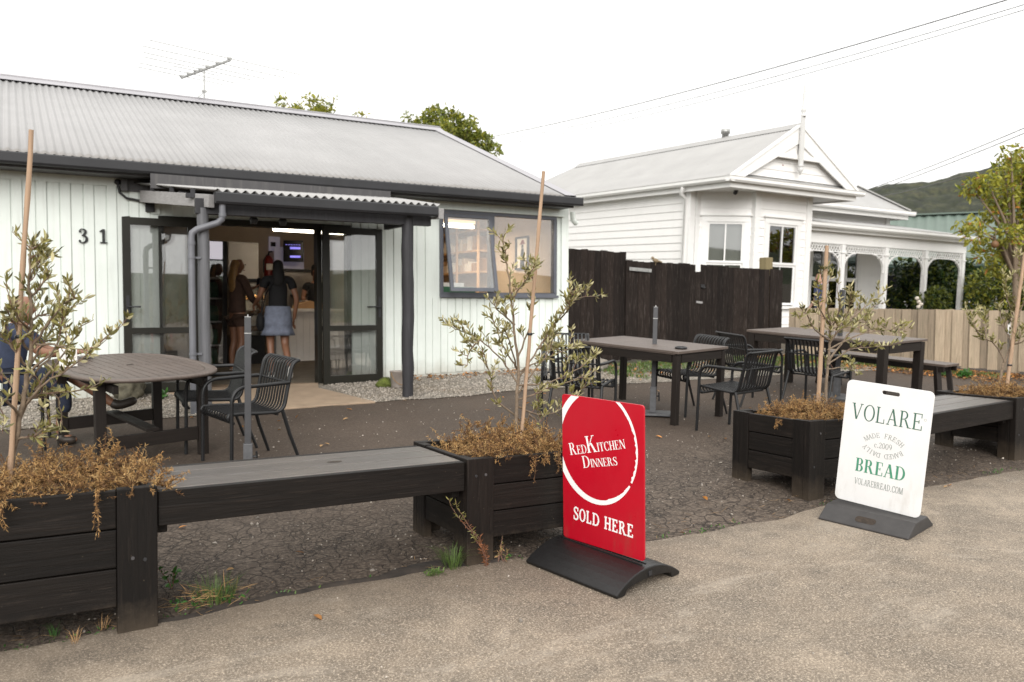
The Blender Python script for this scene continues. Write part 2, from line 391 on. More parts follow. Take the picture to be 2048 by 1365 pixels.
M['moss'] = plain('moss_green', (.09, .11, .02), .95, .5, 20, bump=.9)

def roofmat(name, col, axis=0, rust=.25, eave=None):
    t = NT(name)
    c = t.ramp(t.noise(1.6, detail=7), [(.3, tuple(x*.88 for x in col)), (.7, col)])
    c = t.mix(t.ramp(t.noise(2.2, t.mapping((1, .07, .07)), detail=5), [(.4, .0), (.7, .30)]), c, tuple(x*.72 for x in col))
    sp = t.ramp(t.noise(38, detail=3), [(.67, 0.), (.72, 1.)])
    c = t.mix(t.math('MULTIPLY', sp, rust), c, (.16, .14, .11))
    if eave is not None:        # grime lying along the eave
        sep = t.n.new('ShaderNodeSeparateXYZ'); t.l.new(t.co(), sep.inputs[0])
        g = t.math('ADD', t.math('SUBTRACT', sep.outputs[1], eave), t.math('MULTIPLY', t.noise(7, detail=6), -.30))
        c = t.mix(t.ramp(g, [(.02, .75), (.14, 0.)]), c, (.20, .185, .17))
    t.set(Base_Color=c, Roughness=.6, Metallic=0.)
    return t.mat
M['roof'] = roofmat('pale_corrugated_iron', (.315, .308, .304), 0, .6, -.46)
M['roof_cap'] = roofmat('grey_ridge_cap', (.34, .33, .345), 0, .2)
M['roof_house'] = roofmat('weathered_white_iron', (.36, .352, .342), 0, .8)
M['roof_green'] = roofmat('faded_green_iron', (.112, .150, .124), 0, .2)

# ---- the ground materials
def m_concrete():
    t = NT('exposed_aggregate_concrete')
    big = t.noise(.42, detail=7, rough=.68, dist=.5); mid = t.noise(3.2, detail=8, rough=.72, dist=.4)
    c = t.ramp(big, [(.33, (.115, .088, .063)), (.50, (.210, .167, .123)), (.64, (.295, .240, .180))])
    c = t.mix(t.ramp(mid, [(.38, .85), (.60, 0.)]), c, (.105, .086, .066))
    sp = t.noise(105, detail=5, rough=.85)
    c = t.mix(t.ramp(sp, [(.51, 0.), (.64, .85)]), c, (.56, .465, .36))
    c = t.mix(t.ramp(sp, [(.33, .9), (.47, 0.)]), c, (.062, .046, .032))
    vd = t.vor(95); c = t.mix(t.ramp(vd, [(.10, .5), (.22, 0.)]), c, (.44, .39, .33))
    dk = t.ramp(t.noise(1.1, t.mapping((1, 1, 1)), detail=9, rough=.8), [(.62, 0.), (.70, 1.)])
    c = t.mix(t.math('MULTIPLY', dk, .35), c, (.07, .057, .045))
    gum = t.ramp(t.vor(2.6), [(.012, 1.), (.020, 0.)]); c = t.mix(t.math('MULTIPLY', gum, .8), c, (.045, .035, .03))
    st2 = t.ramp(t.noise(.9, t.mapping((1, 2.2, 1), rot=(0, 0, .5)), detail=10, rough=.78, dist=.8), [(.54, 0.), (.66, .55)]); c = t.mix(st2, c, (.36, .31, .25))
    sep = t.n.new('ShaderNodeSeparateXYZ'); t.l.new(t.co(), sep.inputs[0])       # old dirt washed along the kerb edge
    kd = t.math('ADD', sep.outputs[1], t.math('MULTIPLY', t.noise(1.3, detail=8, rough=.7), 1.1))
    c = t.mix(t.ramp(t.math('DIVIDE', kd, 5.), [(.80, 0.), (.93, .55)]), c, (.085, .063, .044))
    t.set(Base_Color=c, Roughness=.85)
    b = t.bump(sp, .2, .005); t.bump(mid, .25, .012, b); return t.mat
def m_asphalt():
    t = NT('old_asphalt')
    co = t.co(); sep = t.n.new('ShaderNodeSeparateXYZ'); t.l.new(co, sep.inputs[0])
    big = t.noise(.7, detail=6, rough=.65)
    c = t.ramp(big, [(.3, (.041, .0285, .0205)), (.55, (.060, .0425, .031)), (.75, (.080, .058, .043))])
    fine = t.noise(85, detail=4, rough=.8)
    c = t.mix(t.ramp(fine, [(.56, 0.), (.70, .7)]), c, (.17, .15, .13))
    c = t.mix(t.ramp(fine, [(.30, .6), (.45, 0.)]), c, (.018, .015, .013))
    # crocodile cracking towards the kerb: x > 0.4, y < 6.3, ragged
    wob = t.n.new('ShaderNodeMixRGB'); wob.blend_type = 'ADD'; wob.inputs[0].default_value = .23
    nzc = t.n.new('ShaderNodeTexNoise'); nzc.inputs['Scale'].default_value = 5.; nzc.inputs['Detail'].default_value = 8
    t.l.new(co, nzc.inputs['Vector']); t.l.new(co, wob.inputs[1]); t.l.new(nzc.outputs['Color'], wob.inputs[2])
    e1 = t.vor(9., wob.outputs[0], 'DISTANCE_TO_EDGE'); e2 = t.vor(26, wob.outputs[0], 'DISTANCE_TO_EDGE')
    cr = t.math('MAXIMUM', t.ramp(e1, [(.004, 1.), (.045, 0.)]), t.math('MULTIPLY', t.ramp(e2, [(.0, 1.), (.07, 0.)]), t.ramp(t.noise(3.1, detail=5), [(.42, 0.), (.62, .8)])))
    yy = t.math('ADD', sep.outputs[1], t.math('MULTIPLY', t.math('SUBTRACT', t.noise(.8, detail=4), .5), 3.2))
    mask = t.ramp(t.math('DIVIDE', t.math('SUBTRACT', yy, 3.), 5.), [(.42, 1.), (.60, 0.)])
    cr = t.math('MULTIPLY', cr, mask)
    c = t.mix(t.math('MULTIPLY', mask, .55), c, (.090, .068, .052))
    c = t.mix(t.math('MULTIPLY', t.ramp(t.noise(45, detail=4), [(.48, 0.), (.60, 1.)]), t.math('ADD', t.math('MULTIPLY', mask, .45), .22)), c, (.165, .130, .100))
    c = t.mix(t.math('MULTIPLY', t.math('MULTIPLY', cr, t.ramp(t.noise(4, detail=6), [(.40, .10), (.66, .95)])), .9), c, (.012, .009, .008))
    moss = t.math('MULTIPLY', t.ramp(t.noise(2.3, detail=9, rough=.8), [(.60, 0.), (.70, 1.)]), .45)
    c = t.mix(moss, c, (.030, .030, .016))
    t.b.inputs['Specular IOR Level'].default_value = .3
    t.set(Base_Color=c, Roughness=t.ramp(big, [(.3, .70), (.7, .9)]))
    b = t.bump(fine, .5, .006)
    b = t.bump(t.math('SUBTRACT', 1., cr), .9, .014, b); return t.mat
def m_gravel():
    t = NT('gravel_bed'); cells = t.vor(55, out='Color'); d = t.vor(55)
    bw = t.n.new('ShaderNodeRGBToBW'); t.l.new(cells, bw.inputs[0])
    c = t.ramp(bw.outputs[0], [(.15, (.10, .09, .075)), (.5, (.24, .21, .175)), (.85, (.40, .36, .30))])
    c = t.mix(t.ramp(t.noise(1.4, detail=6), [(.45, 0.), (.7, .6)]), c, (.20, .15, .09))
    t.set(Base_Color=c, Roughness=.9); t.bump(d, .9, .02); return t.mat
def m_dirt():
    t = NT('garden_dirt')
    c = t.ramp(t.noise(2.5, detail=9, rough=.75), [(.3, (.045, .035, .024)), (.6, (.10, .08, .055)), (.75, (.05, .065, .02))])
    t.set(Base_Color=c, Roughness=.95); t.bump(t.noise(30, detail=6), .6, .02); return t.mat
M['concrete'] = m_concrete(); M['asphalt'] = m_asphalt(); M['gravel'] = m_gravel(); M['dirt'] = m_dirt()
M['slab'] = plain('tan_concrete_slab', (.30, .22, .15), .8, .15, 5, bump=.3)
M['soil_strip'] = plain('damp_soil', (.028, .021, .016), .9, .5, 14, bump=.9, bscale=40)

# ------------------------------------------------------------------ ground sheets
rng = random.Random(7)
def vn(seed=0):
    rr = np.random.RandomState(seed); g = rr.rand(64, 64)
    def f(x, y):
        x = np.asarray(x, float); y = np.asarray(y, float)
        xi = np.floor(x).astype(int); yi = np.floor(y).astype(int); fx = x-xi; fy = y-yi
        fx = fx*fx*(3-2*fx); fy = fy*fy*(3-2*fy)
        a = g[xi % 64, yi % 64]; b = g[(xi+1) % 64, yi % 64]; c_ = g[xi % 64, (yi+1) % 64]; d = g[(xi+1) % 64, (yi+1) % 64]
        return (a*(1-fx)+b*fx)*(1-fy)+(c_*(1-fx)+d*fx)*fy
    return f
N1, N2, N3 = vn(1), vn(2), vn(3)
def sheet(name, mat, x0, x1, nx, ylo, yhi, ny, lift, bump=0.):
    b = MB(); vs = []; fs = []
    for i in range(nx+1):
        x = x0+(x1-x0)*i/nx; a, c = ylo(x), yhi(x)
        for j in range(ny+1):
            y = a+(c-a)*j/ny
            vs.append((x, y, gz(x, y)+lift+(bump*(float(N1(x*2.3, y*2.3))-.5) if bump else 0)))
    for i in range(nx):
        for j in range(ny): fs.append((i*(ny+1)+j, (i+1)*(ny+1)+j, (i+1)*(ny+1)+j+1, i*(ny+1)+j+1))
    b.add(vs, fs, 0, True); return tag(b.build(name, mat), kind='structure')
def ground():
    xs = [-700, -200, -60, -20, -7, 0, 4, 8, 12, 15, 25, 60, 200, 700]; ys = [-700, -200, -60, -20, -8, -2.5, 0, 4, 8, 10.7, 13, 20, 60, 200, 900]
    b = MB(); vs = [(x, y, gz(x, y)-.004) for x in xs for y in ys]; n = len(ys)
    b.add(vs, [(i*n+j, (i+1)*n+j, (i+1)*n+j+1, i*n+j+1) for i in range(len(xs)-1) for j in range(n-1)], 0, False)
    return tag(b.build('ground', M['dirt']), kind='structure')
ground()
def kerb(x):
    pts = [(-12, 4.1), (0, 4.05), (1.3, 4.09), (2.2, 4.0), (3.27, 3.84), (4.2, 3.8), (5.2, 3.86), (7.1, 3.78), (20, 3.4)]
    for (a, b_), (c, d) in zip(pts, pts[1:]):
        if a <= x <= c: y = b_+(d-b_)*(x-a)/(c-a); break
    else: y = 4
    return y + .05*(float(N1(x*3+5, 1.5))-.5) + .03*(float(N2(x*9, 3.3))-.5)
sheet('pavement', M['concrete'], -12, 22, 300, lambda x: -3.2, kerb, 6, .010)
def grav_lo(x): return 9.06+.14*(float(N1(x*1.3+9, 4.4))-.5)+.06*(float(N2(x*6, 1.3))-.5)+(.0 if x < 6.3 else (x-6.3)*-.10)
sheet('car_park', M['asphalt'], -9, 15.5, 300, lambda x: kerb(x)-.25, lambda x: grav_lo(x)+.3, 8, .003)
sheet('gravel_strip', M['gravel'], -5, 12.4, 200, grav_lo, lambda x: 10.72, 4, .010)
sheet('road', M['asphalt'], -60, 80, 20, lambda x: -12., lambda x: -3.2, 2, .006)
b = MB(); pts = [(2.05, 9.06), (3.55, 9.02), (3.28, 10.25), (3.4, 10.66), (1.55, 10.66), (1.75, 10.2)]
b.add([(x, y, gz(x, y)+.022) for x, y in pts]+[(x, y, gz(x, y)-.02) for x, y in pts], [tuple(range(6))]+[(i, 6+i, 6+(i+1) % 6, (i+1) % 6) for i in range(6)])
tag(b.build('path', M['slab'], bevel=.006), kind='structure')
# ------------------------------------------------------------------ cafe building
WY = 10.70                                   # outer face of the street wall
FZ = .47                                     # shop floor
cafe = thing('cafe_building', 'low pale mint board cafe with grey corrugated iron roof and open glass doors', 'building', (3.5, WY, gz(3.5, WY)))
cafe.rotation_euler = (0, R(-.62), 0)
def C(b, name, mat, par=None, bev=0, **k): return b.build(name, mat, par or cafe, bev, world=False, **k)
def loc(mb):                                 # cafe meshes are written in site coordinates
    o = cafe.location; mb.v = [(v[0]-o.x, v[1]-o.y, v[2]-o.z) for v in mb.v]; return mb
def CB(mb, name, mat, par=None, bev=0, **k): return C(loc(mb), name, mat, par, bev, **k)

XL, XR, XRW = -4.5, 7.32, 7.32
DX0, DX1, DZ1 = 1.50, 3.86, 2.54             # door frame opening
WX0, WX1, WZ0, WZ1 = 5.17, 7.12, 1.63, 2.83  # window opening
ZT = 3.02
b = MB()
def wallrect(x0, x1, z0, z1): b.bb(x0, x1, WY, WY+.10, z0, z1)
def gb(x): return gz(x, WY)+.03
wallrect(XL, DX0, .05, ZT); wallrect(DX0, DX1, DZ1, ZT); wallrect(DX1, WX0, .3, ZT)
wallrect(WX0, WX1, .4, WZ0); wallrect(WX0, WX1, WZ1, ZT); wallrect(WX1, XR, .45, ZT)
# battens
PB, BW = .235, .098
k = 0; x = XL+.1
while x < XR-.06:
    segs = [(gb(x)+.0, ZT)]
    if DX0-.05 < x < DX1+.05: segs = [(DZ1+.02, ZT)]
    if WX0-.09 < x < WX1+.09: segs = [(gb(x), WZ0-.035), (WZ1+.135, ZT)]
    for z0, z1 in segs: b.bb(x-BW/2, x+BW/2, WY-.020, WY-.001, z0, z1)
    x += PB
x = XL+.1
while x < XR-.2:                             # grooved boards between the battens
    c0, c1 = x+BW/2+.012, x+PB-BW/2-.012
    if not (DX0-.05 < x+PB/2 < DX1+.05) and not (WX0-.12 < x+PB/2 < WX1+.12) and c1 < XR-.12: b.bb(c0, c1, WY-.011, WY-.001, gb(x), ZT-.01)
    elif WX0-.12 < x+PB/2 < WX1+.12: b.bb(c0, c1, WY-.011, WY-.001, gb(x), WZ0-.04)
    x += PB
b.bb(XL, DX0, WY-.028, WY-.021, ZT-.17, ZT-.005)          # frieze board
b.bb(DX1+.35, XR-.1, WY-.028, WY-.021, ZT-.075, ZT-.005)
b.bb(XR-.10, XR+.025, WY-.032, WY-.021, .50, ZT-.003)     # corner boards
b.bb(XR+.001, XR+.026, WY-.020, WY+.10, .50, ZT-.003)
# side (gable) wall with the same boards, and the back
g = [(WY+.10, .3), (19.6, .3), (19.6, ZT), (15.0, 4.83), (WY+.10, ZT)]
b.prism(g, 'x', -.10, (XR, 0, 0))
y = WY+.3
while y < 19.4:
    zt = ZT+(y-WY)*.385 if y < 15 else ZT+(19.6-y)*.37
    b.bb(XR+.001, XR+.020, y-BW/2, y+BW/2, .55, zt-.02); y += PB
b.bb(XL, XR-.1, 19.5, 19.6, .3, ZT); b.prism(g, 'x', .10, (XL, 0, 0))
CB(b, 'wall', M['mint'])
b = MB(); b.bb(XL, DX0, WY+.002, WY+.09, -.2, .049); b.bb(DX1, XR-.002, WY+.002, WY+.09, -.2, .29)
CB(b, 'foundation', M['slab'])

# corrugated roof (real corrugations), ridge and barge capping, eave gutter
EY, EZ, RY, RZ = 10.34, 3.10, 14.95, 4.90
def corrugated(p00, p10, p01, p11, pitch, amp, per=8, rows=1, thick=True):
    """sheet spanned by four corners; waves run along p00->p10, ribs along p00->p01"""
    p00, p10, p01, p11 = map(V, (p00, p10, p01, p11)); L = (p10-p00).length; n = max(2, int(L/pitch*per))
    nrm = (p10-p00).cross(p01-p00).normalized(); vs = []; fs = []
    for i in range(n+1):
        u = i/n; w = amp*math.sin(2*math.pi*u*L/pitch)
        for j in range(rows+1):
            t = j/rows; q = (p00*(1-u)+p10*u)*(1-t)+(p01*(1-u)+p11*u)*t; vs.append(q+nrm*w)
    for i in range(n):
        for j in range(rows): fs.append((i*(rows+1)+j, (i+1)*(rows+1)+j, (i+1)*(rows+1)+j+1, i*(rows+1)+j+1))
    return vs, fs
RX = XR-.13
b = MB()
vs, fs = corrugated((XL, EY, EZ), (RX, EY, EZ), (XL, RY, RZ), (RX, RY, RZ), .086, .0105, 8, 3); b.add(vs, fs, 0, True)
vs, fs = corrugated((XL, 19.9, EZ), (RX, 19.9, EZ), (XL, RY, RZ-.002), (RX, RY, RZ-.002), .0762, .010, 4, 1); b.add(vs, fs, 0, True)
roof = CB(b, 'roof', M['roof'], recalc=False)
so = roof.modifiers.new('thickness', 'SOLIDIFY'); so.thickness = .004; so.offset = -1
b = MB()
up = V((0, -(RZ-EZ), RY-EY)).normalized()
for s, yy in ((1, RY-.20), (-1, RY+.20)):
    z = RZ-.20*.39
    b.add([(XL-.02, RY, RZ+.055), (RX+.05, RY, RZ+.055), (RX+.05, yy, z+.030), (XL-.02, yy, z+.030)], [(0, 1, 2, 3)])
b.tube([(XL-.02, RY, RZ+.055), (RX+.05, RY, RZ+.055)], .022, 8)
o = CB(b, 'ridge_cap', M['roof_cap'], roof)
so = o.modifiers.new('thickness', 'SOLIDIFY'); so.thickness = .003
b = MB()
for (y0, z0) in ((EY-.02, EZ-.008),):
    b.add([(RX-.14, y0, z0+.022), (RX+.05, y0, z0+.026), (RX+.05, RY, RZ+.028), (RX-.14, RY, RZ+.024)], [(0, 1, 2, 3)])
    b.add([(RX+.05, y0, z0+.026), (RX+.05, y0, z0-.13), (RX+.05, RY, RZ-.13), (RX+.05, RY, RZ+.028)], [(0, 1, 2, 3)])
o = CB(b, 'barge_cap', M['roof_cap'], roof); so = o.modifiers.new('thickness', 'SOLIDIFY'); so.thickness = .004
# gutter: quad profile, dark
gp = [(-.005, .0), (-.115, -.003), (-.130, .02), (-.130, .105), (-.118, .118), (-.118, .085), (-.105, .012), (-.005, .012)]
b = MB(); b.prism([(EY-.0+u, EZ-.135+v) for u, v in gp], 'x', RX+.10-XL, (XL, 0, 0)); b.bb(RX+.10, RX+.104, EY-.13, EY-.005, EZ-.135, EZ-.018)
CB(b, 'gutter', M['charcoal'])
b = MB(); b.bb(XL, RX+.02, EY+.001, EY+.022, EZ-.16, EZ-.022); b.bb(XL, RX, EY+.023, WY-.035, EZ-.158, EZ-.15)
CB(b, 'fascia', M['charcoal_soft'])
CB(MB().bb(1.36, 4.24, 10.212, 10.222, 2.80, 2.963), 'flashing', M['charcoal_soft'])
b = MB(); b.bb(1.17, 4.30, WY-.034, WY-.0285, 2.80, ZT-.006); b.bb(1.10, 1.165, WY-.10, WY-.029, 2.80, 2.93)
CB(b, 'flashing', M['charcoal_soft'])
b = MB(); b.bb(WX0-.1, WX1+.13, WY-.075, WY-.021, WZ1+.002, WZ1+.018); b.bb(WX0-.1, WX1+.13, WY-.045, WY-.021, WZ1+.02, WZ1+.13)
CB(b, 'window_hood', M['mint'], bev=.003)
b = MB(); b.tube([(XR+.09, WY-.05, ZT-.10), (XR+.09, WY-.05, ZT-.22), (XR+.17, WY-.03, ZT-.27)], .042, 10)
CB(b, 'downpipe_outlet', M['mint'])
b = MB(); b.lathe([(0, .0), (.035, .0), (.035, .02), (0, .02)], (0, 0, 0), 12); b.v = [(1.07+v[0], WY-.03-v[2], 2.90+v[1]) for v in b.v]
b.tube([(1.07, WY-.04, 2.88), (1.09, WY-.04, 2.78), (1.16, WY-.05, 2.72), (1.30, WY-.05, 2.70), (1.44, WY-.06, 2.68)], .014, 8)
b.bb(1.36, 1.46, WY-.05, WY-.021, 2.58, 2.70)
CB(b, 'conduit', M['charcoal'])

# ---- window: fixed right light, hinged left sash pushed out at the bottom
b = MB(); fy0, fy1 = WY-.045, WY+.06; fw = .045
b.bb(WX0, WX1, fy0, fy1, WZ0, WZ0+fw); b.bb(WX0, WX1, fy0, fy1, WZ1-fw, WZ1)
b.bb(WX0, WX0+fw, fy0, fy1, WZ0+fw, WZ1-fw); b.bb(WX1-fw, WX1, fy0, fy1, WZ0+fw, WZ1-fw)
MX = 5.99; b.bb(MX-.02, MX+.045, fy0-.004, fy1, WZ0+fw, WZ1-fw); b.bb(WX0-.02, WX1+.02, fy0-.03, fy0-.001, WZ0-.03, WZ0+.012)
win = CB(b, 'window', M['winframe'], bev=.003)
b = MB(); b.bb(MX+.045, WX1-fw, WY-.003, WY+.003, WZ0+fw, WZ1-fw); CB(b, 'pane', M['pane'], win)
hz = WZ1-fw-.01; sw, sh = MX-.02-WX0-fw, WZ1-WZ0-2*fw; ang = R(11)
def sashpt(u, v, w): # u along x, v down the sash, w outwards
    return (WX0+fw+u, WY-.05-v*math.sin(ang)-w*math.cos(ang), hz-v*math.cos(ang)+w*math.sin(ang))
def sashbox(mb, u0, u1, v0, v1, w0, w1):
    p = [sashpt(u, v, w) for u in (u0, u1) for v in (v0, v1) for w in (w0, w1)]
    mb.add(p, [(0, 1, 3, 2), (4, 6, 7, 5), (0, 4, 5, 1), (2, 3, 7, 6), (0, 2, 6, 4), (1, 5, 7, 3)])
b = MB(); t = .05
sashbox(b, 0, sw, 0, t, -.015, .02); sashbox(b, 0, sw, sh-t, sh, -.015, .02); sashbox(b, 0, t, t, sh-t, -.015, .02); sashbox(b, sw-t, sw, t, sh-t, -.015, .02)
sash = CB(b, 'open_sash', M['winframe'], win)
b = MB(); sashbox(b, t, sw-t, t, sh-t, 0, .004); CB(b, 'sash_pane', M['pane'], win)

# ---- door frame, sidelights, two leaves folded back against the wall
b = MB(); dy0, dy1 = WY-.05, WY+.09; jw = .055
b.bb(DX0, DX1, dy0, dy1, DZ1-jw-.02, DZ1); b.bb(DX0, DX0+jw, dy0, dy1, FZ-.03, DZ1-jw-.02); b.bb(DX1-jw, DX1, dy0, dy1, FZ-.03, DZ1-jw-.02)
HX0, HX1 = 1.93, 3.43
for hx in (HX0, HX1): b.bb(hx-.03, hx+.03, dy0, dy1, FZ-.03, DZ1-jw-.02)
for (a, c) in ((DX0+jw, HX0-.03), (HX1+.03, DX1-jw)):
    b.bb(a, c, dy0+.02, dy1-.02, FZ-.03, FZ+.07); b.bb(a, c, dy0+.02, dy1-.02, 1.16, 1.215)
dfr = CB(b, 'door_frame', M['door'], bev=.002)
b = MB()
for (a, c) in ((DX0+jw, HX0-.03), (HX1+.03, DX1-jw)):
    b.bb(a, c, WY+.01, WY+.016, FZ+.07, 1.16); b.bb(a, c, WY+.01, WY+.016, 1.215, DZ1-jw-.02)
CB(b, 'sidelight_pane', M['pane'], dfr)
def leaf(hx, hy, w, ang, handle):
    """door leaf hinged at (hx,hy); ang = heading of the leaf from hinge to free edge"""
    d = V((math.cos(ang), math.sin(ang), 0)); n = V((-d.y, d.x, 0)); z0, z1 = FZ-.005, FZ+2.03
    def lb(mb, a, c, za, zb, th=.042):
        mb.beam(V((hx, hy, (za+zb)/2))+d*a, V((hx, hy, (za+zb)/2))+d*c, th, zb-za)
    b = MB(); s = .085
    lb(b, 0, s, z0, z1); lb(b, w-s, w, z0, z1); lb(b, s, w-s, z0, z0+.11); lb(b, s, w-s, z1-.085, z1); lb(b, s, w-s, 1.155, 1.225)
    dl = CB(b, 'door', M['door'], bev=.002)
    b = MB(); lb(b, s, w-s, z0+.11, 1.155, .006); lb(b, s, w-s, 1.225, z1-.085, .006); CB(b, 'pane', M['pane'], dl)
    hb = V((hx, hy, 0))+d*(w-.045); b = MB()
    for sg in (-1, 1):
        q = hb+n*(sg*.024); b.beam(q+V((0, 0, 1.33)), q+V((0, 0, 1.60)), .036, .008, up=tuple(n))
        b.tube([q+V((0, 0, 1.47)), q+n*(sg*.05)+V((0, 0, 1.47)), q+n*(sg*.055)+V((0, 0, 1.47))-d*.13], .010, 8)
    CB(b, 'door_handle', M['charcoal'], dl)
leaf(HX0-.03, WY-.075, .80, R(180+1.5), True)
leaf(HX1+.005, WY-.16, .83, R(3.0), True)
b = MB(); b.bb(HX0-.35, HX1+.4, WY-.09, WY+.1, FZ-.09, FZ-.031); CB(b, 'door_sill', M['slab'])

# ---- lean-to canopy over the doors
FYc, FZc = 9.17, 2.66
can = CB(MB().bb(4.30, 4.36, 9.25, 10.6, 2.50, 2.60), 'canopy_rafter', M['post_dark'])
b = MB(); vs, fs = corrugated((1.84, FYc-.05, FZc+.026), (4.42, FYc-.05, FZc+.026), (1.24, 10.66, 2.90), (4.30, 10.66, 2.95), .095, .016, 8, 2); b.add(vs, fs, 0, True)
o = CB(b, 'canopy_roof', M['roof_house'], recalc=False); so = o.modifiers.new('thickness', 'SOLIDIFY'); so.thickness = .003
b = MB(); b.prism([(FYc-.0+u, FZc-.118+v) for u, v in gp], 'x', 4.36-1.83, (1.83, 0, 0)); b.bb(1.826, 1.83, FYc-.13, FYc-.005, FZc-.118, FZc-.0)
CB(b, 'canopy_gutter', M['charcoal'])
b = MB(); b.bb(1.66, 4.34, 9.20, 9.29, 2.44, 2.60); CB(b, 'canopy_beam', M['post_dark'], bev=.004)
CB(MB().beam((1.80, 9.12, 2.565), (1.33, 10.64, 2.75), .07, .135), 'canopy_rafter', M['beam_grey'], bev=.004)
CB(MB().beam((4.405, 9.05, 2.575), (4.36, 9.75, 2.62), .07, .12), 'canopy_rafter', M['beam_grey'], bev=.004)
b = MB()
for t_ in (.25, .55, .85): b.bb(1.80-.47*t_-.02, 1.80-.47*t_+.02, 9.12+1.52*t_-.03, 9.12+1.52*t_+.03, 2.62+.19*t_, 2.68+.20*t_)
for t_ in (.18, .5, .82): b.bb(1.6, 4.3, 9.15+1.45*t_-.035, 9.15+1.45*t_+.035, 2.60+.23*t_-.02, 2.625+.23*t_)
CB(b, 'canopy_batten', M['post_dark'])
b = MB(); pts = [V((1.735, 9.245, z)) for z in (gz(1.73, 9.24)-.05, .9, 1.5, 2.1, 2.50)]; b.tube([p+V((.004*math.sin(p.z*7), .004*math.cos(p.z*5), 0)) for p in pts], [.064, .062, .060, .060, .058], 12)
CB(b, 'canopy_post', M['post_grey'])
b = MB(); rp = random.Random(3); b.tube([(4.05+rp.uniform(-.006, .006), 9.245+rp.uniform(-.005, .005), gz(4.05, 9.24)-.05+i*.2) for i in range(12)], [.070+rp.uniform(-.006, .005) for i in range(12)], 14)
CB(b, 'canopy_post', M['post_dark'])
b = MB(); r_ = .034
b.tube([(1.905, 9.11, 2.56), (1.905, 9.11, 2.43), (1.90, 9.115, 2.385), (1.86, 9.13, 2.345), (1.66, 9.17, 2.27), (1.615, 9.18, 2.235), (1.605, 9.18, 2.18), (1.605, 9.18, gz(1.6, 9.18)-.02)], r_, 12)
for z in (2.43, 2.13): b.tube([(1.905 if z > 2.3 else 1.605, 9.11 if z > 2.3 else 9.18, z-.02), (1.905 if z > 2.3 else 1.605, 9.11 if z > 2.3 else 9.18, z+.02)], r_+.005, 12)
for z in (1.98, .98): b.tube([(1.605, 9.18, z-.012), (1.605, 9.18, z+.012)], r_+.006, 12); b.bb(1.61, 1.70, 9.185, 9.215, z-.01, z+.01)
CB(b, 'downpipe', M['pipe_grey'])
b = MB()
for x in (2.30, 2.62): CB(MB().lathe([(0, 0), (.035, .0), (.05, .05), (.03, .08), (0, .085)], (x, 9.42, 2.38), 12), 'spotlight', M['charcoal'])

# ---- inside
b = MB(); b.bb(XL+.1, XR-.1, WY+.10, 19.5, FZ-.12, FZ); CB(b, 'interior_floor', M['int_floor'])
b = MB(); b.bb(XL+.1, XR-.1, WY+.101, 19.49, 3.0, 3.02); CB(b, 'ceiling', M['int_ceiling'])
b = MB()
b.bb(-.6, 7.2, 15.6, 15.7, FZ+.001, 2.999); b.bb(.0, .1, WY+.101, 15.599, FZ+.001, 2.999)
b.bb(4.95, 5.03, WY+.101, 15.599, FZ+.001, 2.999); b.bb(7.19, 7.2, WY+.11, 15.599, FZ+.001, 2.999)
b.bb(2.15, 2.80, 15.2, 15.599, FZ+.001, 2.999)
for (x0, x1, z0, z1) in ((.1, DX0, FZ, 3.), (DX0, DX1, DZ1, 3.), (DX1, WX0, FZ, 3.), (WX0, WX1, FZ, WZ0), (WX0, WX1, WZ1, 3.), (WX1, 7.2, FZ, 3.)): b.bb(x0, x1, WY+.101, WY+.108, z0+.001, z1-.001)
CB(b, 'interior_wall', M['int_wall'])

def I(name, label, cat, loc_, rz=0, group=None): return thing(name, label, cat, loc_, rz, group)
def tube_light(name, label, x0, x1, y, z, power):
    t_ = I(name, label, 'light', ((x0+x1)/2, y, z), 0, 'fluorescent lights inside the cafe'); L = (x1-x0)/2
    b = MB(); b.bb(-L, L, -.05, .05, .045, .10); b.build('housing', M['tube_dim'], t_, .004)
    b = MB(); b.tube([(-L+.01, 0, 0), (L-.01, 0, 0)], .026, 10); b.build('tube', M['tube'], t_)
    b = MB(); b.bb(0, .02, -.01, .01, .10, 3.0-z); b.build('hanger', M['int_ceiling'], t_)
    ld = bpy.data.lights.new('lamp', 'AREA'); ld.shape = 'RECTANGLE'; ld.size = 2*L; ld.size_y = .06; ld.energy = power; ld.color = (1, .80, .58)
    lo = bpy.data.objects.new('lamp', ld); COL.objects.link(lo); lo.parent = t_; lo.location = (0, 0, -.035)
p0 = atY(545, 455, 13.0)
tube_light('fluorescent_light', 'lit fluorescent tube on the shop ceiling seen through the open doors', p0.x, p0.x+1.5, 13.0, p0.z-.03, 4)
tube_light('fluorescent_light', 'lit ceiling tube at the top of the cafe side window', 5.2, 6.5, 12.2, 2.80, 42)

# fridge, cupboard, counter and what stands on and behind them
def placeY(px, y): return atY(px, 650, y).x
x0, x1 = placeY(408, 12.9), placeY(455, 12.9); zt = atY(430, 482, 12.9).z
fr = I('drinks_fridge', 'tall black drinks fridge with lit white header by the shop entrance', 'fridge', ((x0+x1)/2, 13.2, FZ)); w = (x1-x0)/2; H = zt-FZ
b = MB(); b.bb(-w, w, -.28, .3, 0, .12); b.bb(-w, w, .24, .3, .121, H); b.bb(-w, -w+.05, -.28, .239, .121, H); b.bb(w-.06, w, -.28, .239, .121, H); b.bb(-w+.051, w-.061, -.27, .239, H-.05, H)
b.build('body', M['fridge_black'], fr)
b = MB(); b.bb(-w+.01, w-.07, -.315, -.281, H-.27, H-.01); b.build('lit_header', M['lit_header'], fr, .01)
b = MB(); b.bb(-w+.051, w-.061, -.278, -.27, .13, H-.29); b.build('door_pane', M['pane'], fr)
b = MB()
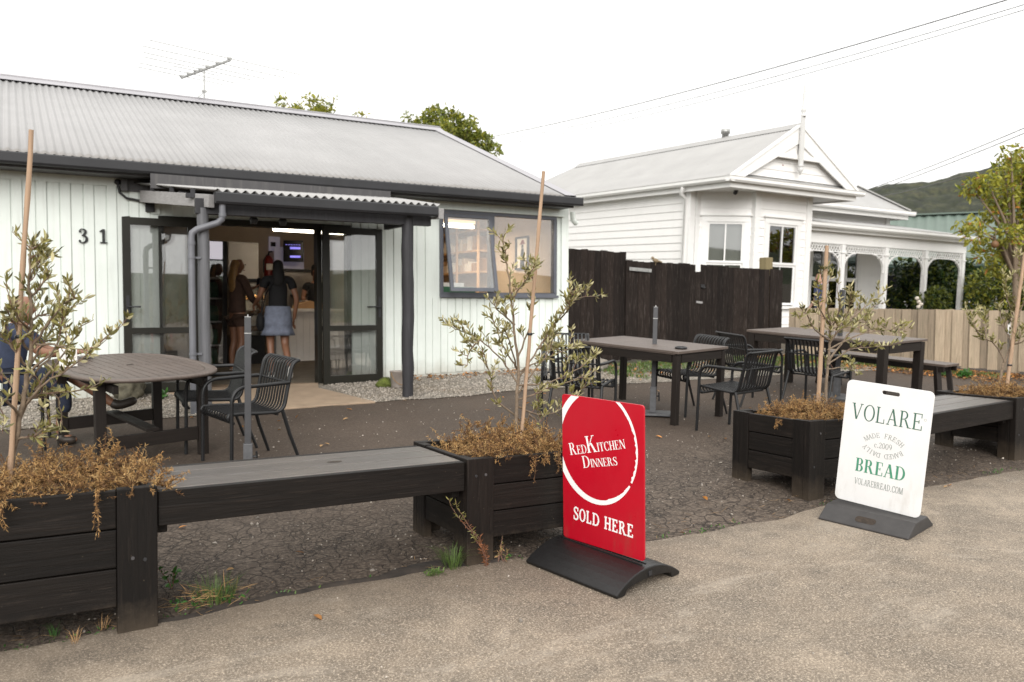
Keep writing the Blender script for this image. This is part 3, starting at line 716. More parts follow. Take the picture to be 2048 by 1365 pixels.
for z in (.4, .75, 1.1, 1.4): b.bb(-w+.055, w-.065, -.2, .235, z, z+.02)
b.build('shelf', M['fridge_white'], fr)
b = MB(); rr = random.Random(2)
for z in (.13, .42, .77, 1.12):
    for i in range(5): b.lathe([(.0, 0), (.032, .0), (.032, .15), (.012, .2), (.012, .23), (0, .23)], (-w+.11+i*(2*w-.2)/5, -.1, z+.003), 8)
b.build('bottle', M['greenbox'], fr)
x0, x1 = placeY(455, 14.2), placeY(518, 14.2); zt = atY(480, 484, 14.2).z
cu = I('upright_freezer', 'tall white upright freezer cabinet behind the blond customer', 'freezer', ((x0+x1)/2, 14.55, FZ)); w = (x1-x0)/2; H = zt-FZ
b = MB(); b.bb(-w, w, -.33, .33, .08, H); b.bb(-w+.03, w-.03, -.3, .3, 0, .079); b.build('body', M['fridge_white'], cu, .012)
b = MB(); b.bb(-w+.01, w-.01, -.36, -.331, .1, H-.02); b.build('door', M['fridge_white'], cu, .01)
b = MB(); b.tube([(w-.07, -.40, .95), (w-.07, -.40, 1.35)], .012, 8); b.build('handle', M['steel'], cu)
# display cabinet
x0, x1 = placeY(462, 13.1), placeY(531, 13.1); dc = I('display_cabinet', 'glass food display cabinet full of pastries between the two customers', 'cabinet', ((x0+x1)/2, 13.4, FZ)); w = (x1-x0)/2
MB().bb(-w, w, -.3, .3, 0, .55).build('base', M['fridge_black'], dc, .006); MB().bb(-w, w, -.3, .3, 1.36, 1.42).build('top', M['fridge_black'], dc, .006)
b = MB(); b.bb(-w, w, -.3, -.294, .551, 1.359); b.bb(-w, -w+.006, -.293, .3, .551, 1.359); b.bb(w-.006, w, -.293, .3, .551, 1.359); b.build('pane', M['pane'], dc)
b = MB()
for z in (.60, .84, 1.08): b.bb(-w+.01, w-.01, -.27, .28, z, z+.015)
b.build('shelf', M['counter'], dc)
b = MB()
for z in (.615, .855, 1.095):
    for i in range(7):
        for j in range(2): b.ell((-w+.07+i*(2*w-.14)/6, -.16+j*.2, z+.04), (.045, .06, .042), 10, 6)
b.build('pastry', M['pastry'], dc)
lw = bpy.data.lights.new('lamp', 'AREA'); lw.shape = 'RECTANGLE'; lw.size = 2*w-.06; lw.size_y = .05; lw.energy = 3.2; lw.color = (1, .8, .5)
lo = bpy.data.objects.new('lamp', lw); COL.objects.link(lo); lo.parent = dc; lo.location = (0, -.2, 1.352)
# counter
cp = atY(621, 741, 13.25); ctop = .97
ct = I('shop_counter', 'white panelled shop counter with the till behind the open right door', 'counter', (cp.x, 13.25, FZ))
b = MB(); b.bb(-.55, 2.0, 0, .6, 0, ctop-.05)
for i in range(10): b.bb(-.54+i*.105, -.445+i*.105, -.010, -.001, .06, ctop-.06)
b.build('front_panel', M['counter'], ct)
b = MB(); b.bb(-.58, 2.02, -.03, .64, ctop-.05, ctop); b.build('counter_top', M['counter'], ct, .004)
b = MB(); rr = random.Random(4)
mach = I('coffee_machine', 'big stainless coffee machine standing behind the black shirted customer', 'coffee machine', (placeY(598, 14.85), 14.85, FZ))
b = MB(); b.bb(-.36, .28, -.28, .28, 0, .86); b.build('stand', M['counter'], mach)
b = MB(); b.bb(-.34, .26, -.26, .26, .861, 1.62); b.build('body', M['steel'], mach, .03)
b = MB(); b.bb(-.36, .36, -.28, .28, 1.62, 1.66); b.build('cup_tray', M['fridge_black'], mach)
b = MB(); b.bb(.29, .36, -.28, -.2, 0, 1.619); b.build('side_post', M['counter'], mach)
for xx in (-.2, .02):
    b = MB(); b.tube([(xx, -.26, 1.2), (xx, -.36, 1.2)], .035, 10); b.tube([(xx, -.36, 1.19), (xx, -.5, 1.17)], .014, 8); b.build('group_head', M['fridge_black'], mach)
sc = I('menu_screen', 'dark wall screen with two glowing violet lines of text', 'screen', (placeY(585, 15.0), 15.0, atY(585, 503, 15.0).z), R(-22))
b = MB(); b.bb(-.16, .19, -.03, .03, -.19, .19); b.build('case', M['screen'], sc, .006)
MB().bb(-.04, .14, -.034, -.0305, .035, .075).build('lit_text', M['lit_screen'], sc); b = MB(); b.bb(-.04, .14, -.034, -.0305, -.115, -.08); b.build('lit_text', M['lit_screen'], sc); b = MB()
for i in range(6): b.bb(-.12+i*.045, -.09+i*.045, -.034, -.0305, .11, .118)
b.build('lit_text', M['lit_screen'], sc)
b = MB(); b.bb(-.02, .02, .031, .6, -.05, .05); b.build('bracket', M['screen'], sc)
sg = I('lit_notice', 'small pale lilac notice with dark square high on the shop back wall', 'notice', (placeY(549, 15.55), 15.55, atY(549, 488, 15.55).z))
b = MB(); b.bb(-.10, .10, 0, .03, -.13, .13); b.build('panel', M['lit_sign'], sg)
b = MB(); b.bb(-.07, .02, -.004, -.001, -.05, .03); b.build('dark_square', M['screen'], sg)
pb = I('price_board', 'wide lilac grey menu board under the dark violet screen', 'board', (placeY(562, 15.3), 15.3, atY(562, 512, 15.3).z))
b = MB(); b.bb(-.12, .42, 0, .03, -.26, .16); b.build('board', M['lit_sign'], pb)
fe = I('fire_extinguisher', 'red fire extinguisher hung on the wall corner behind the customers', 'extinguisher', (placeY(537, 15.12), 15.12, atY(537, 535, 15.12).z))
b = MB(); b.lathe([(0, -.27), (.075, -.26), (.08, -.2), (.08, .13), (.05, .19), (.025, .21), (0, .21)], (0, 0, 0), 14); b.build('cylinder', M['extred'], fe)
b = MB(); b.bb(-.06, .06, -.083, -.078, -.05, .06); b.build('sticker', M['paper'], fe)
b = MB(); b.tube([(0, 0, .21), (0, -.02, .27), (.06, -.03, .28)], .016, 8); b.tube([(-.02, 0, .22), (-.09, -.02, .12), (-.09, -.02, -.1)], .012, 8); b.build('hose', M['fridge_black'], fe)

# side room seen through the window: shelves, picture, crate
sh = I('storage_shelves', 'pale timber shelves with packets seen behind the tilted window sash', 'shelves', (7.0, 13.8, FZ))
b = MB()
for z in (1.62, 1.98, 2.34): b.bb(-.16, .17, -1.15, 1.25, z, z+.03)
b.build('shelf', M['timber'], sh)
b = MB()
for yy in (-1.15, -.35, .45, 1.23): b.bb(-.19, -.161, yy-.022, yy+.022, .02, 2.5)
b.build('upright', M['timber_z'], sh)
b = MB(); rr = random.Random(5)
for z in (1.65, 2.01):
    yy = -1.1
    while yy < 1.1:
        w_ = rr.uniform(.06, .14); h_ = rr.uniform(.10, .26)
        b.bb(-.12, .1, yy, yy+w_, z+.001, z+h_, rr.choice((0, 1, 2, 3))); yy += w_+rr.uniform(.01, .08)
b.build('packet', [M['card'], M['paper'], M['paper'], M['int_wall']], sh)
cr = I('plastic_crate', 'dark green plastic crate in the corner of the side window', 'crate', (5.52, 11.35, 1.45))
b = MB(); b.bb(-.3, .45, -.2, .2, 0, .02); b.bb(-.3, .45, -.2, -.18, .021, .34); b.bb(-.3, .45, .18, .2, .021, .34); b.bb(-.3, -.28, -.179, .179, .021, .34); b.bb(.43, .45, -.179, .179, .021, .34); b.build('tub', M['greenbox'], cr, .004)
b = MB(); b.bb(-.22, .3, -.12, .12, .03, .40); b.build('contents', M['paper'], cr)
bn = I('work_bench', 'white bench under the side window inside the cafe', 'bench', (6.0, 11.35, FZ))
b = MB(); b.bb(-.85, 1.05, -.3, .3, .94, .98); b.build('top', M['counter'], bn); b = MB(); b.bb(-.8, -.74, -.25, .25, 0, .939); b.bb(.94, 1.0, -.25, .25, 0, .939); b.build('leg', M['counter'], bn)
rb = I('red_packet', 'bright red packet at the left edge of the side window', 'packet', (5.36, 11.9, 1.45)); b = MB(); b.bb(-.09, .05, -.06, .06, 0, .42); b.build('pack', M['redbox'], rb, .01)
b = MB(); b.bb(-.09, .05, -.064, -.0605, .12, .2); b.build('label_band', M['paper'], rb)
stn = I('side_table', 'pale box standing behind the red packet inside the side window', 'table', (5.36, 11.9, FZ)); b = MB(); b.bb(-.14, .14, -.1, .1, .93, .975); b.build('top', M['timber'], stn); b = MB(); b.bb(-.12, .12, -.08, .08, 0, .929); b.build('base', M['counter'], stn)
pc = atX(1047, 507, 7.185)
pf = I('framed_picture', 'framed drawing of a figure in a hat on the wall behind the side window', 'picture', (7.17, pc.y, pc.z), R(-90))
b = MB(); w, h = .20, .27
for (a0, a1, c0, c1) in ((-w, w, h-.03, h), (-w, w, -h, -h+.03), (-w, -w+.03, -h+.03, h-.03), (w-.03, w, -h+.03, h-.03)): b.bb(a0, a1, -.03, .02, c0, c1)
b.build('frame', M['fridge_black'], pf)
b = MB(); b.bb(-w+.03, w-.03, -.005, .01, -h+.03, h-.03); b.build('mount', M['paper'], pf)
b = MB(); b.prism([(-.07, -.25), (.07, -.25), (.06, -.05), (.035, .08), (-.03, .08), (-.06, -.06)], 'y', .004, (0, -.0095, 0)); b.prism([(-.035, .085), (.03, .085), (.03, .14), (-.03, .14)], 'y', .004, (0, -.0095, 0)); b.build('drawn_dress', M['fridge_black'], pf)
b = MB(); b.prism([(-.09, .14), (.08, .15), (.05, .18), (.03, .215), (-.03, .21), (-.05, .17)], 'y', .004, (0, -.0095, 0)); b.build('drawn_hat', M['extred'], pf)
# ------------------------------------------------------------------ serif lettering, cap height 1
def glyph(ch, S=.15, H=.05, E=.07, T=.045):
    P = []
    def q(*p): P.append(list(p))
    def rc(x0, y0, x1, y1): q((x0, y0), (x1, y0), (x1, y1), (x0, y1))
    def arc(cx, cy, rx, ry, a0, a1, tv, th, n=22):
        for i in range(n):
            A, B = R(a0+(a1-a0)*i/n), R(a0+(a1-a0)*(i+1)/n)
            o = lambda a: (cx+rx*math.cos(a), cy+ry*math.sin(a)); k = lambda a: (cx+(rx-tv)*math.cos(a), cy+(ry-th)*math.sin(a))
            q(o(A), o(B), k(B), k(A))
    def st(x, y0=0., y1=1., s=None): rc(x, y0, x+(s or S), y1)
    def sf(x, y, s=None, e=None):
        s = s or S; e = E if e is None else e
        rc(x-e, 0 if y == 0 else 1-T, x+s+e, T if y == 0 else 1)
    def dg(x0, y0, x1, y1, w): q((x0, y0), (x0+w, y0), (x1+w, y1), (x1, y1))
    def stroke(pts, ws):
        n = len(pts)
        def off(i):
            a, b = pts[max(0, i-1)], pts[min(n-1, i+1)]; dx, dy = b[0]-a[0], b[1]-a[1]; L = math.hypot(dx, dy) or 1
            return -dy/L*ws[i]/2, dx/L*ws[i]/2
        for i in range(n-1):
            u, v = off(i), off(i+1); a, b = pts[i], pts[i+1]
            q((a[0]+u[0], a[1]+u[1]), (b[0]+v[0], b[1]+v[1]), (b[0]-v[0], b[1]-v[1]), (a[0]-u[0], a[1]-u[1]))
    def curve(ctrl, ws, n=26):      # Catmull-Rom through ctrl
        pts = []; wo_ = []; m = len(ctrl)
        for k in range(n+1):
            t = k/n*(m-1); i = min(int(t), m-2); f = t-i
            p = [ctrl[max(0, min(m-1, i+d))] for d in (-1, 0, 1, 2)]
            pt = tuple(.5*((2*p[1][c])+(-p[0][c]+p[2][c])*f+(2*p[0][c]-5*p[1][c]+4*p[2][c]-p[3][c])*f*f+(-p[0][c]+3*p[1][c]-3*p[2][c]+p[3][c])*f**3) for c in (0, 1))
            pts.append(pt); wo_.append(ws[i]*(1-f)+ws[i+1]*f)
        stroke(pts, wo_)
    x = E
    if ch == ' ': return .38, P
    if ch == '.': arc(.14, .08, .085, .085, 0, 360, .085, .085, 14); return .28, P
    if ch == 'I': st(x); sf(x, 0); sf(x, 1); w = S+2*E
    elif ch == 'L': st(x); sf(x, 1); rc(0, 0, .62, T); rc(.62-H, T, .62, .28); w = .66
    elif ch in 'EF':
        st(x); rc(0, 1-T, .62, 1); rc(.62-H, .74, .62, 1-T); rc(x+S, .5-T/2, .46, .5+T/2); rc(.46-H, .40, .46, .60)
        if ch == 'E': rc(0, 0, .66, T); rc(.66-H, T, .66, .27)
        else: sf(x, 0)
        w = .70
    elif ch == 'H':
        X2 = .56; st(x); sf(x, 0); sf(x, 1); st(X2); sf(X2, 0); sf(X2, 1); rc(x+S, .5-T/2, X2, .5+T/2); w = X2+S+E
    elif ch == 'D':
        st(x); rc(0, 0, x+S+.12, T); rc(0, 1-T, x+S+.12, 1); arc(x+S+.10, .5, .48, .5, -90, 90, S, T); w = x+S+.62
    elif ch in 'RBP':
        st(x); sf(x, 0) if ch != 'B' else rc(0, 0, x+S+.10, T); rc(0, 1-T, x+S+.10, 1)
        rc(x+S, .5-T/2, x+S+.10, .5+T/2); arc(x+S+.08, .75-.0, .30, .25+T/4, -90, 90, S*.95, T)
        if ch == 'B': arc(x+S+.08, .25+T/4, .34, .25+T/4, -90, 90, S, T); w = x+S+.46
        elif ch == 'R': dg(.60, .0, .34, .50, S*1.05); rc(.56, 0, .60+S+E+.05, T); w = .62+S+E
        else: w = x+S+.42
    elif ch == 'O': arc(.40, .5, .40, .52, 0, 360, S, T, 36); w = .80
    elif ch == 'C': arc(.40, .5, .40, .52, 40, 320, S, T, 30); rc(.66, .68, .66+H, 1.0); rc(.66, .0, .66+H*.8, .30); w = .76
    elif ch == 'S':
        curve([(.54, .80), (.46, .94), (.30, .98), (.13, .90), (.09, .75), (.18, .61), (.33, .51), (.49, .40), (.54, .24), (.46, .08), (.28, .02), (.13, .07), (.06, .22)],
              [H, H, H*1.2, S*.7, S*.95, S, S*1.05, S, S*.95, S*.7, H*1.2, H, H], 40)
        rc(.54-H/2, .70, .54+H/2, 1.); rc(.06-H/2, 0, .06+H/2, .31); w = .62
    elif ch == 'N':
        st(x, s=H*1.2); st(.68, s=H*1.2); dg(.68+H*.2-S*.55, 0, x-S*.15, 1, S*1.15); sf(x, 0, H*1.2); sf(.68, 1, H*1.2); rc(0, 1-T, x+.1, 1); w = .68+H*1.2+E
    elif ch == 'M':
        st(x, s=H*1.2); st(.78, s=S); dg(.44-S*.3, 0, x, 1, S); dg(.44, 0, .78, 1, H*1.2); sf(x, 0, H*1.2); sf(.78, 0); rc(0, 1-T, x+.1, 1); rc(.76, 1-T, .78+S+E, 1); w = .78+S+E
    elif ch == 'V':
        dg(.40-S*.5, 0, .07, 1, S*1.08); dg(.40-H*.3, 0, .69, 1, H*1.15); rc(0, 1-T, .07+S+E, 1); rc(.62, 1-T, .84, 1); w = .82
    elif ch == 'A':
        dg(.08, 0, .40-H*.4, 1, H*1.15); dg(.62, 0, .36-S*.2, 1, S*1.08); rc(.20, .32, .62, .32+T); rc(0, 0, .22, T); rc(.54, 0, .62+S+E+.02, T); w = .62+S+E
    elif ch == 'Y':
        dg(.36-S*.4, .42, .06, 1, S); dg(.40, .42, .64, 1, H*1.2); st(.34-S*.15, 0, .46); sf(.34-S*.15, 0); rc(0, 1-T, .06+S+E, 1); rc(.57, 1-T, .78, 1); w = .76
    elif ch == 'K':
        st(x); sf(x, 0); sf(x, 1); dg(x+S-.02, .40, .60, 1, H*1.3); dg(.60, 0, .32, .56, S*1.05); rc(.54, 1-T, .76, 1); rc(.54, 0, .62+S+E, T); w = .66+S*.6+E
    elif ch == 'T':
        st(.36-S/2); sf(.36-S/2, 0); rc(0, 1-T, .72, 1); rc(0, .72, H, 1-T); rc(.72-H, .72, .72, 1-T); w = .74
    elif ch == 'c': arc(.26, .31, .26, .33, 40, 320, S, T*1.2, 22); arc(.43, .48, .06, .06, 0, 360, .06, .06, 10); w = .52
    elif ch == '0': arc(.30, .5, .30, .52, 0, 360, S, T, 32); w = .62
    elif ch == '2':
        curve([(.08, .74), (.14, .92), (.29, .98), (.46, .90), (.50, .72), (.40, .50), (.22, .26), (.08, .05)], [S*.8, H, H, S*.8, S, S*.8, H, H], 30); rc(.06, 0, .54, T*1.7); rc(.54-H, T, .54, .22); w = .60
    elif ch == '9':
        arc(.29, .68, .27, .33, 0, 360, S*.9, T, 28); curve([(.52, .68), (.50, .42), (.40, .16), (.22, .02)], [S, S, S*.8, H], 14); w = .60
    elif ch == '3':
        curve([(.08, .80), (.14, .94), (.28, .985), (.44, .90), (.46, .74), (.36, .58), (.22, .53)], [H*2, H, H, S*.8, S, S*.7, H], 26)
        curve([(.22, .53), (.40, .50), (.53, .36), (.52, .18), (.40, .04), (.22, .01), (.06, .08)], [H, S*.7, S, S, S*.7, H, H*1.5], 26)
        arc(.10, .13, .08, .08, 0, 360, .08, .08, 12); arc(.12, .80, .075, .075, 0, 360, .075, .075, 12); w = .62
    elif ch == '1':
        st(.22); rc(.06, 0, .22+S+.16, T*1.2); q((.22, .84), (.22, .98), (.06, .86), (.05, .78)); w = .50
    else: w = .5
    return w, P

class Print:                                  # printed shapes on a face, in face coordinates (u right, v up)
    def __init__(s): s.p = []
    def text(s, txt, cx, cy, cap, sty, track=.06, rot=0., caps=None, sx=1.):
        gl = []; X = 0
        for i, ch in enumerate(txt):
            k = caps[i] if caps else 1.
            w, P = glyph(ch, **sty); gl.append((X, k, P)); X += (w+track)*k*sx
        X -= track; c, sn = math.cos(R(rot)), math.sin(R(rot))
        for x0, k, P in gl:
            for poly in P:
                s.p.append([(cx+c*((x0+a*k*sx-X/2)*cap)-sn*((b*k-.5)*cap), cy+sn*((x0+a*k*sx-X/2)*cap)+c*((b*k-.5)*cap)) for a, b in poly])
        return X*cap
    def ring_text(s, txt, cx, cy, rx, ry, a0, a1, cap, sty):
        n = len(txt)
        for i, ch in enumerate(txt):
            a = R(a0+(a1-a0)*i/(n-1)); w, P = glyph(ch, **sty); px, py = cx+rx*math.cos(a), cy+ry*math.sin(a)
            th = math.atan2(math.sin(a)/ry, math.cos(a)/rx)-math.pi/2; c, sn = math.cos(th), math.sin(th)
            for poly in P: s.p.append([(px+c*(u-w/2)*cap-sn*v*cap, py+sn*(u-w/2)*cap+c*v*cap) for u, v in poly])
    def build(s, name, mat, parent, y, step=4e-6):
        b = MB()
        for i, poly in enumerate(s.p):
            n = len(poly); b.add([(u, y-i*step, v) for u, v in poly], [tuple(range(n))])
        return b.build(name, mat, parent, recalc=False)

# house number 31 on the wall
for ch, xx, zz in (('3', .705, 2.27), ('1', .905, 2.275)):
    w, P = glyph(ch, .17, .05, .08, .06); b = MB(); cap = .158
    for i, poly in enumerate(P):
        b.prism([(xx+(u-w/2)*cap, zz+(v-.5)*cap) for u, v in poly], 'y', .012+i*2e-5, (0, WY-.034-i*2e-5, 0))
    CB(b, 'house_number', M['black'])

# ------------------------------------------------------------------ the two swinger signs
def rounded(w, h, r, n=7, x0=0., z0=0.):
    pts = []
    for cx, cz, a0 in ((w/2-r, h-r, 0), (-w/2+r, h-r, 90), (-w/2+r, r, 180), (w/2-r, r, 270)):
        for i in range(n+1): a = R(a0+90*i/n); pts.append((x0+cx+r*math.cos(a), z0+cz+r*math.sin(a)))
    return pts
def plate(name, outer, holes, th, mats, parent):
    bm = bmesh.new(); edges = []
    for loop in [outer]+holes:
        vs = [bm.verts.new((u, -th/2, v)) for u, v in loop]
        edges += [bm.edges.new((vs[i], vs[(i+1) % len(vs)])) for i in range(len(vs))]
    bmesh.ops.triangle_fill(bm, edges=edges, use_beauty=True, use_dissolve=False)
    r = bmesh.ops.extrude_face_region(bm, geom=bm.faces[:])
    bmesh.ops.translate(bm, verts=[g for g in r['geom'] if isinstance(g, bmesh.types.BMVert)], vec=(0, th, 0))
    bmesh.ops.recalc_face_normals(bm, faces=bm.faces[:])
    me = bpy.data.meshes.new(name); bm.to_mesh(me); bm.free(); me.materials.append(mats)
    o = bpy.data.objects.new(name, me); COL.objects.link(o); o.parent = parent
    bv = o.modifiers.new('bevel', 'BEVEL'); bv.width = .001; bv.segments = 1; bv.limit_method = 'ANGLE'; bv.angle_limit = R(50)
    return o
def sign_root(name, label, M3, origin, drop):
    m = Matrix(M3); xa = V(m.col[0]); n = V((-.0258, -.0571, 1)).normalized()
    e = thing(name, label, 'sign')
    o = V(origin); e.location = (o.x, o.y, gz(o.x, o.y)+.010)
    # base frame follows the sloping pavement under the board
    xb = (xa - n*xa.dot(n)).normalized(); yb = n.cross(xb).normalized()
    base = Matrix((xb, yb, n)).transposed()
    e.rotation_euler = base.to_euler()
    rel = base.inverted() @ m; relo = base.inverted() @ (o - V(e.location))
    return e, Matrix.Translation(relo) @ rel.to_4x4()
def clip(poly, x0, x1, y0, y1):
    for ax, lim, sg in ((0, x0, 1), (0, x1, -1), (1, y0, 1), (1, y1, -1)):
        out = []
        for i, p in enumerate(poly):
            q = poly[i-1]; a, c = (q[ax]-lim)*sg, (p[ax]-lim)*sg
            if (a < 0) != (c < 0): t = a/(a-c); out.append((q[0]+(p[0]-q[0])*t, q[1]+(p[1]-q[1])*t))
            if c >= 0: out.append(p)
        poly = out
    return poly
# red sign
MR = ((0.2093, 0.9764, -0.053), (-0.9776, 0.2076, -0.0359), (-0.024, 0.0593, 0.9979))
rs, bm4 = sign_root('pavement_sign', 'red pavement sign lettered in white on a curved black rubber base', MR, (2.735, 3.621, .166), 0)
W_, H_ = .576, .816
bd = plate('board', rounded(W_, H_, .018), [], .010, M['red'], rs); bd.matrix_basis = bm4
RK = dict(S=.155, H=.05, E=.075, T=.045)
pr = Print()
pr.text('REDKITCHEN', -.037, .560, .066, RK, .05, 14, caps=[1, .72, .72, 1.38, .72, .72, .72, .72, .72, .72], sx=.96)
pr.text('DINNERS', -.014, .479, .058, RK, .05, 13, caps=[1.12]+[.76]*6, sx=1.0)
pr.build('lettering', M['ink_white'], bd, -.0056); pr = Print()
pr.text('SOLD HERE', .005, .149, .071, dict(S=.185, H=.12, E=.07, T=.115), .10, -1.5, sx=.83)
pr.build('lettering', M['ink_white'], bd, -.0056); pr = Print()
for o_, i_ in (((-.043, .557), 0),):
    cx, cz = o_; rx, rz = .292, .320; n = 150; rr = random.Random(11)
    for i in range(n):
        a0, a1 = -30+356*i/n, -30+356*(i+1)/n
        def thick(a):
            a = (a+360) % 360; base = .017+.019*math.exp(-((a-225)/60)**2)+.019*math.exp(-((a-135)/45)**2)
            if a > 325 or a < 20: base = .012+.004*math.sin(a)
            if 290 < a < 325: base = .028-.0005*(a-290)
            return base
        def pt(a, k): return (cx+(rx-k)*math.cos(R(a)), cz+(rz-k)*math.sin(R(a)))
        j0, j1 = (rr.uniform(-.002, .002) if (a0 % 360) > 300 or a0 < 40 else 0), 0
        poly = [pt(a0, 0), pt(a1, 0), pt(a1, thick(a1)+j0), pt(a0, thick(a0)+j0)]
        poly = clip(poly, -W_/2+.002, W_/2-.002, .002, H_-.002)
        if len(poly) > 2: pr.p.append(poly)
pr.build('ring_emblem', M['ink_white'], bd, -.0056)
# curved rubber base: arched slab with a slot channel, feet and end hollow
def arch_base(prof_top, L, parent, mat, name='base'):
    b = MB(); n = len(prof_top); b.prism(prof_top, 'x', L, (-L/2, 0, 0)); return b.build(name, mat, parent, .006)
N_ = 14; Wd = .262; top = []
for i in range(N_+1): u = -1+2*i/N_; top.append((u*Wd, .018+.088*(1-abs(u)**2.1)))
und = [(Wd-.005, 0), (Wd-.07, 0), (Wd-.085, .028)]+[(.14-.28*i/6, .036+.012*(1-((i-3)/3)**2)) for i in range(7)]+[(-Wd+.085, .028), (-Wd+.07, 0), (-Wd+.005, 0)]
ba = arch_base(top+und, .65, rs, M['blackplastic']); ba.location = (bm4.translation.x, bm4.translation.y*.4, 0)
b = MB()
for s in (-1, 1): b.bb(-.285, .285, s*.016-.006, s*.016+.006, .085, .112)
o = b.build('slot_rail', M['blackplastic'], rs, .003); o.location = ba.location
b = MB(); b.tube([(.3255, 0, .072), (.329, 0, .072)], .018, 4); o = b.build('end_mark', M['charcoal'], rs); o.location = ba.location
# white sign
MWm = ((0.2513, 0.9674, 0.03), (-0.9643, 0.2529, -0.0785), (-0.0835, -0.0092, 0.9965))
wsn, bm4 = sign_root('pavement_sign', 'white bread sign with green lettering and handle slot on a grey base', MWm, (4.81, 3.446, .192), 0)
W_, H_ = .547, .804
slot = rounded(.112, .026, .0128, 5, .012, .740)
bd = plate('board', rounded(W_, H_, .035), [slot[::-1]], .011, M['signwhite'], wsn); bd.matrix_basis = bm4
p1 = Print(); p1.text('VOLARE', .0, .604, .105, dict(S=.115, H=.055, E=.075, T=.05), .10, 0, sx=.84)
p1.build('brand_lettering', M['ink_green'], bd, -.0061)
p2 = Print(); st2 = dict(S=.10, H=.06, E=.07, T=.055)
p2.ring_text('MADE FRESH', .003, .290, .170, .170, 127, 53, .031, st2); p2.build('small_lettering', M['ink_grey'], bd, -.0061); p2 = Print()
p2.ring_text('BAKED DAILY', .003, .528, .170, .170, -52, -128, .031, st2); p2.build('small_lettering', M['ink_grey'], bd, -.0061); p2 = Print()
p2.text('c.2009', .002, .409, .036, st2, .08, 0, sx=.85); p2.build('small_lettering', M['ink_grey'], bd, -.0061); p2 = Print()
p2.text('VOLAREBREAD.COM', .0, .147, .041, dict(S=.12, H=.07, E=.07, T=.06), .10, 0, sx=.60); p2.build('small_lettering', M['ink_grey'], bd, -.0061); p2 = Print()
for i in range(10):
    a, c = R(36*i), R(36*(i+1)); f = lambda t, r: (.238+r*math.cos(t), .622+r*math.sin(t)); p2.p.append([f(a, .008), f(c, .008), f(c, .0065), f(a, .0065)])
p2.build('trade_mark', M['ink_grey'], bd, -.0061)
p3 = Print(); p3.text('BREAD', .0, .256, .088, dict(S=.19, H=.06, E=.075, T=.05), .07, 0, sx=.83)
p3.build('bread_lettering', M['ink_mid'], bd, -.0061)
prof = [(-.215, 0), (-.215, .012), (-.10, .085), (.10, .085), (.215, .012), (.215, 0)]
o = arch_base(prof, .57, wsn, M['greyplastic']); o.location = (bm4.translation.x*.5, bm4.translation.y*.4, 0)
b = MB(); u = V((0, .115, .073)).normalized(); nn = V((0, -.073, .115)).normalized()
pts = rounded(.13, .05, .022, 5)
b.add([V((x, -.172, .0393))+u*(z-.012)+nn*.0015 for x, z in pts], [tuple(range(len(pts)))])
h2 = b.build('grip_slot', M['soil'], wsn, recalc=False); h2.location = o.location

# ------------------------------------------------------------------ planters and benches
def planter(name, label, x0, x1, y0, y1, zt, post=.165, boards=3, board_z0=.13):
    zb = [gz(x, y)+.0 for x in (x0, x1) for y in (y0, y1)]
    p = thing(name, label, 'planter', ((x0+x1)/2, (y0+y1)/2, min(zb)), 0, 'black timber planter boxes along the kerb')
    o = V(p.location); th = .045
    def Lc(mb): mb.v = [(v[0]-o.x, v[1]-o.y, v[2]-o.z) for v in mb.v]; return mb
    pw, pd = post, .055
    for ix, (xa, sx) in enumerate(((x0, 1), (x1, -1))):
        for iy, (ya, sy) in enumerate(((y0, 1), (y1, -1))):
            b = MB(); g = gz(xa, ya)-.01
            b.bb(xa, xa+sx*pw, ya, ya+sy*pd, g, zt)
            Lc(b).build('post', M['planter_z'], p, .004)
            b = MB(); b.bb(xa+sx*.002, xa+sx*.055, ya+sy*(pd+.001), ya+sy*(pd+.10), g, zt-.002)
            Lc(b).build('post', M['planter_z'], p, .004)
    zlo = max(zb)+board_z0-.05; hh = (zt-.004-zlo)/boards
    rr = random.Random(int(x0*100))
    for k in range(boards):
        z0, z1 = zlo+k*hh+.003, zlo+(k+1)*hh-.003
        for ya, s in ((y0, 1), (y1, -1)):
            b = MB(); d = .012+rr.uniform(-.003, .003); b.bb(x0+pw+.001, x1-pw-.001, ya+s*d, ya+s*(d+.04), z0, z1); Lc(b).build('board', M['planter_x'], p, .004)
        for xa, s in ((x0, 1), (x1, -1)):
            b = MB(); d = .010+rr.uniform(-.003, .003); b.bb(xa+s*d, xa+s*(d+.036), y0+.157, y1-.157, z0, z1); Lc(b).build('board', M['planter_y'], p, .004)
    b = MB(); n = 10; f = N2
    vs = [(x0+.06+(x1-x0-.12)*i/n, y0+.06+(y1-y0-.12)*j/n, zt-.075+.03*float(f(i*.7+x0, j*.7))) for i in range(n+1) for j in range(n+1)]
    b.add(vs, [(i*(n+1)+j, (i+1)*(n+1)+j, (i+1)*(n+1)+j+1, i*(n+1)+j+1) for i in range(n) for j in range(n)], 0, True)
    Lc(b).build('soil', M['soil'], p)
    for xa in (x0+pw*.5+.03, x0+pw*.5-.03, x1-pw*.5-.02, x1-pw*.5+.03):
        b = MB(); zz = zt-.09-rr.uniform(0, .03) if rr.random() < .5 else zt-.30-rr.uniform(0, .04)
        b.tube([(xa, y0-.0005, zz), (xa, y0-.003, zz)], [.0085, .007], 10); Lc(b).build('screw', M['charcoal_soft'] if rr.random() < .3 else M['charcoal'], p)
    return p
planter('planter_box', 'long black timber planter box at the left front corner', -.75, .545, 4.00, 4.70, .650)
planter('planter_box', 'black timber planter box behind the red pavement sign', 2.105, 2.93, 4.00, 4.72, .640)
planter('planter_box', 'black timber planter box behind the white bread sign', 4.83, 5.62, 4.00, 4.74, .688)
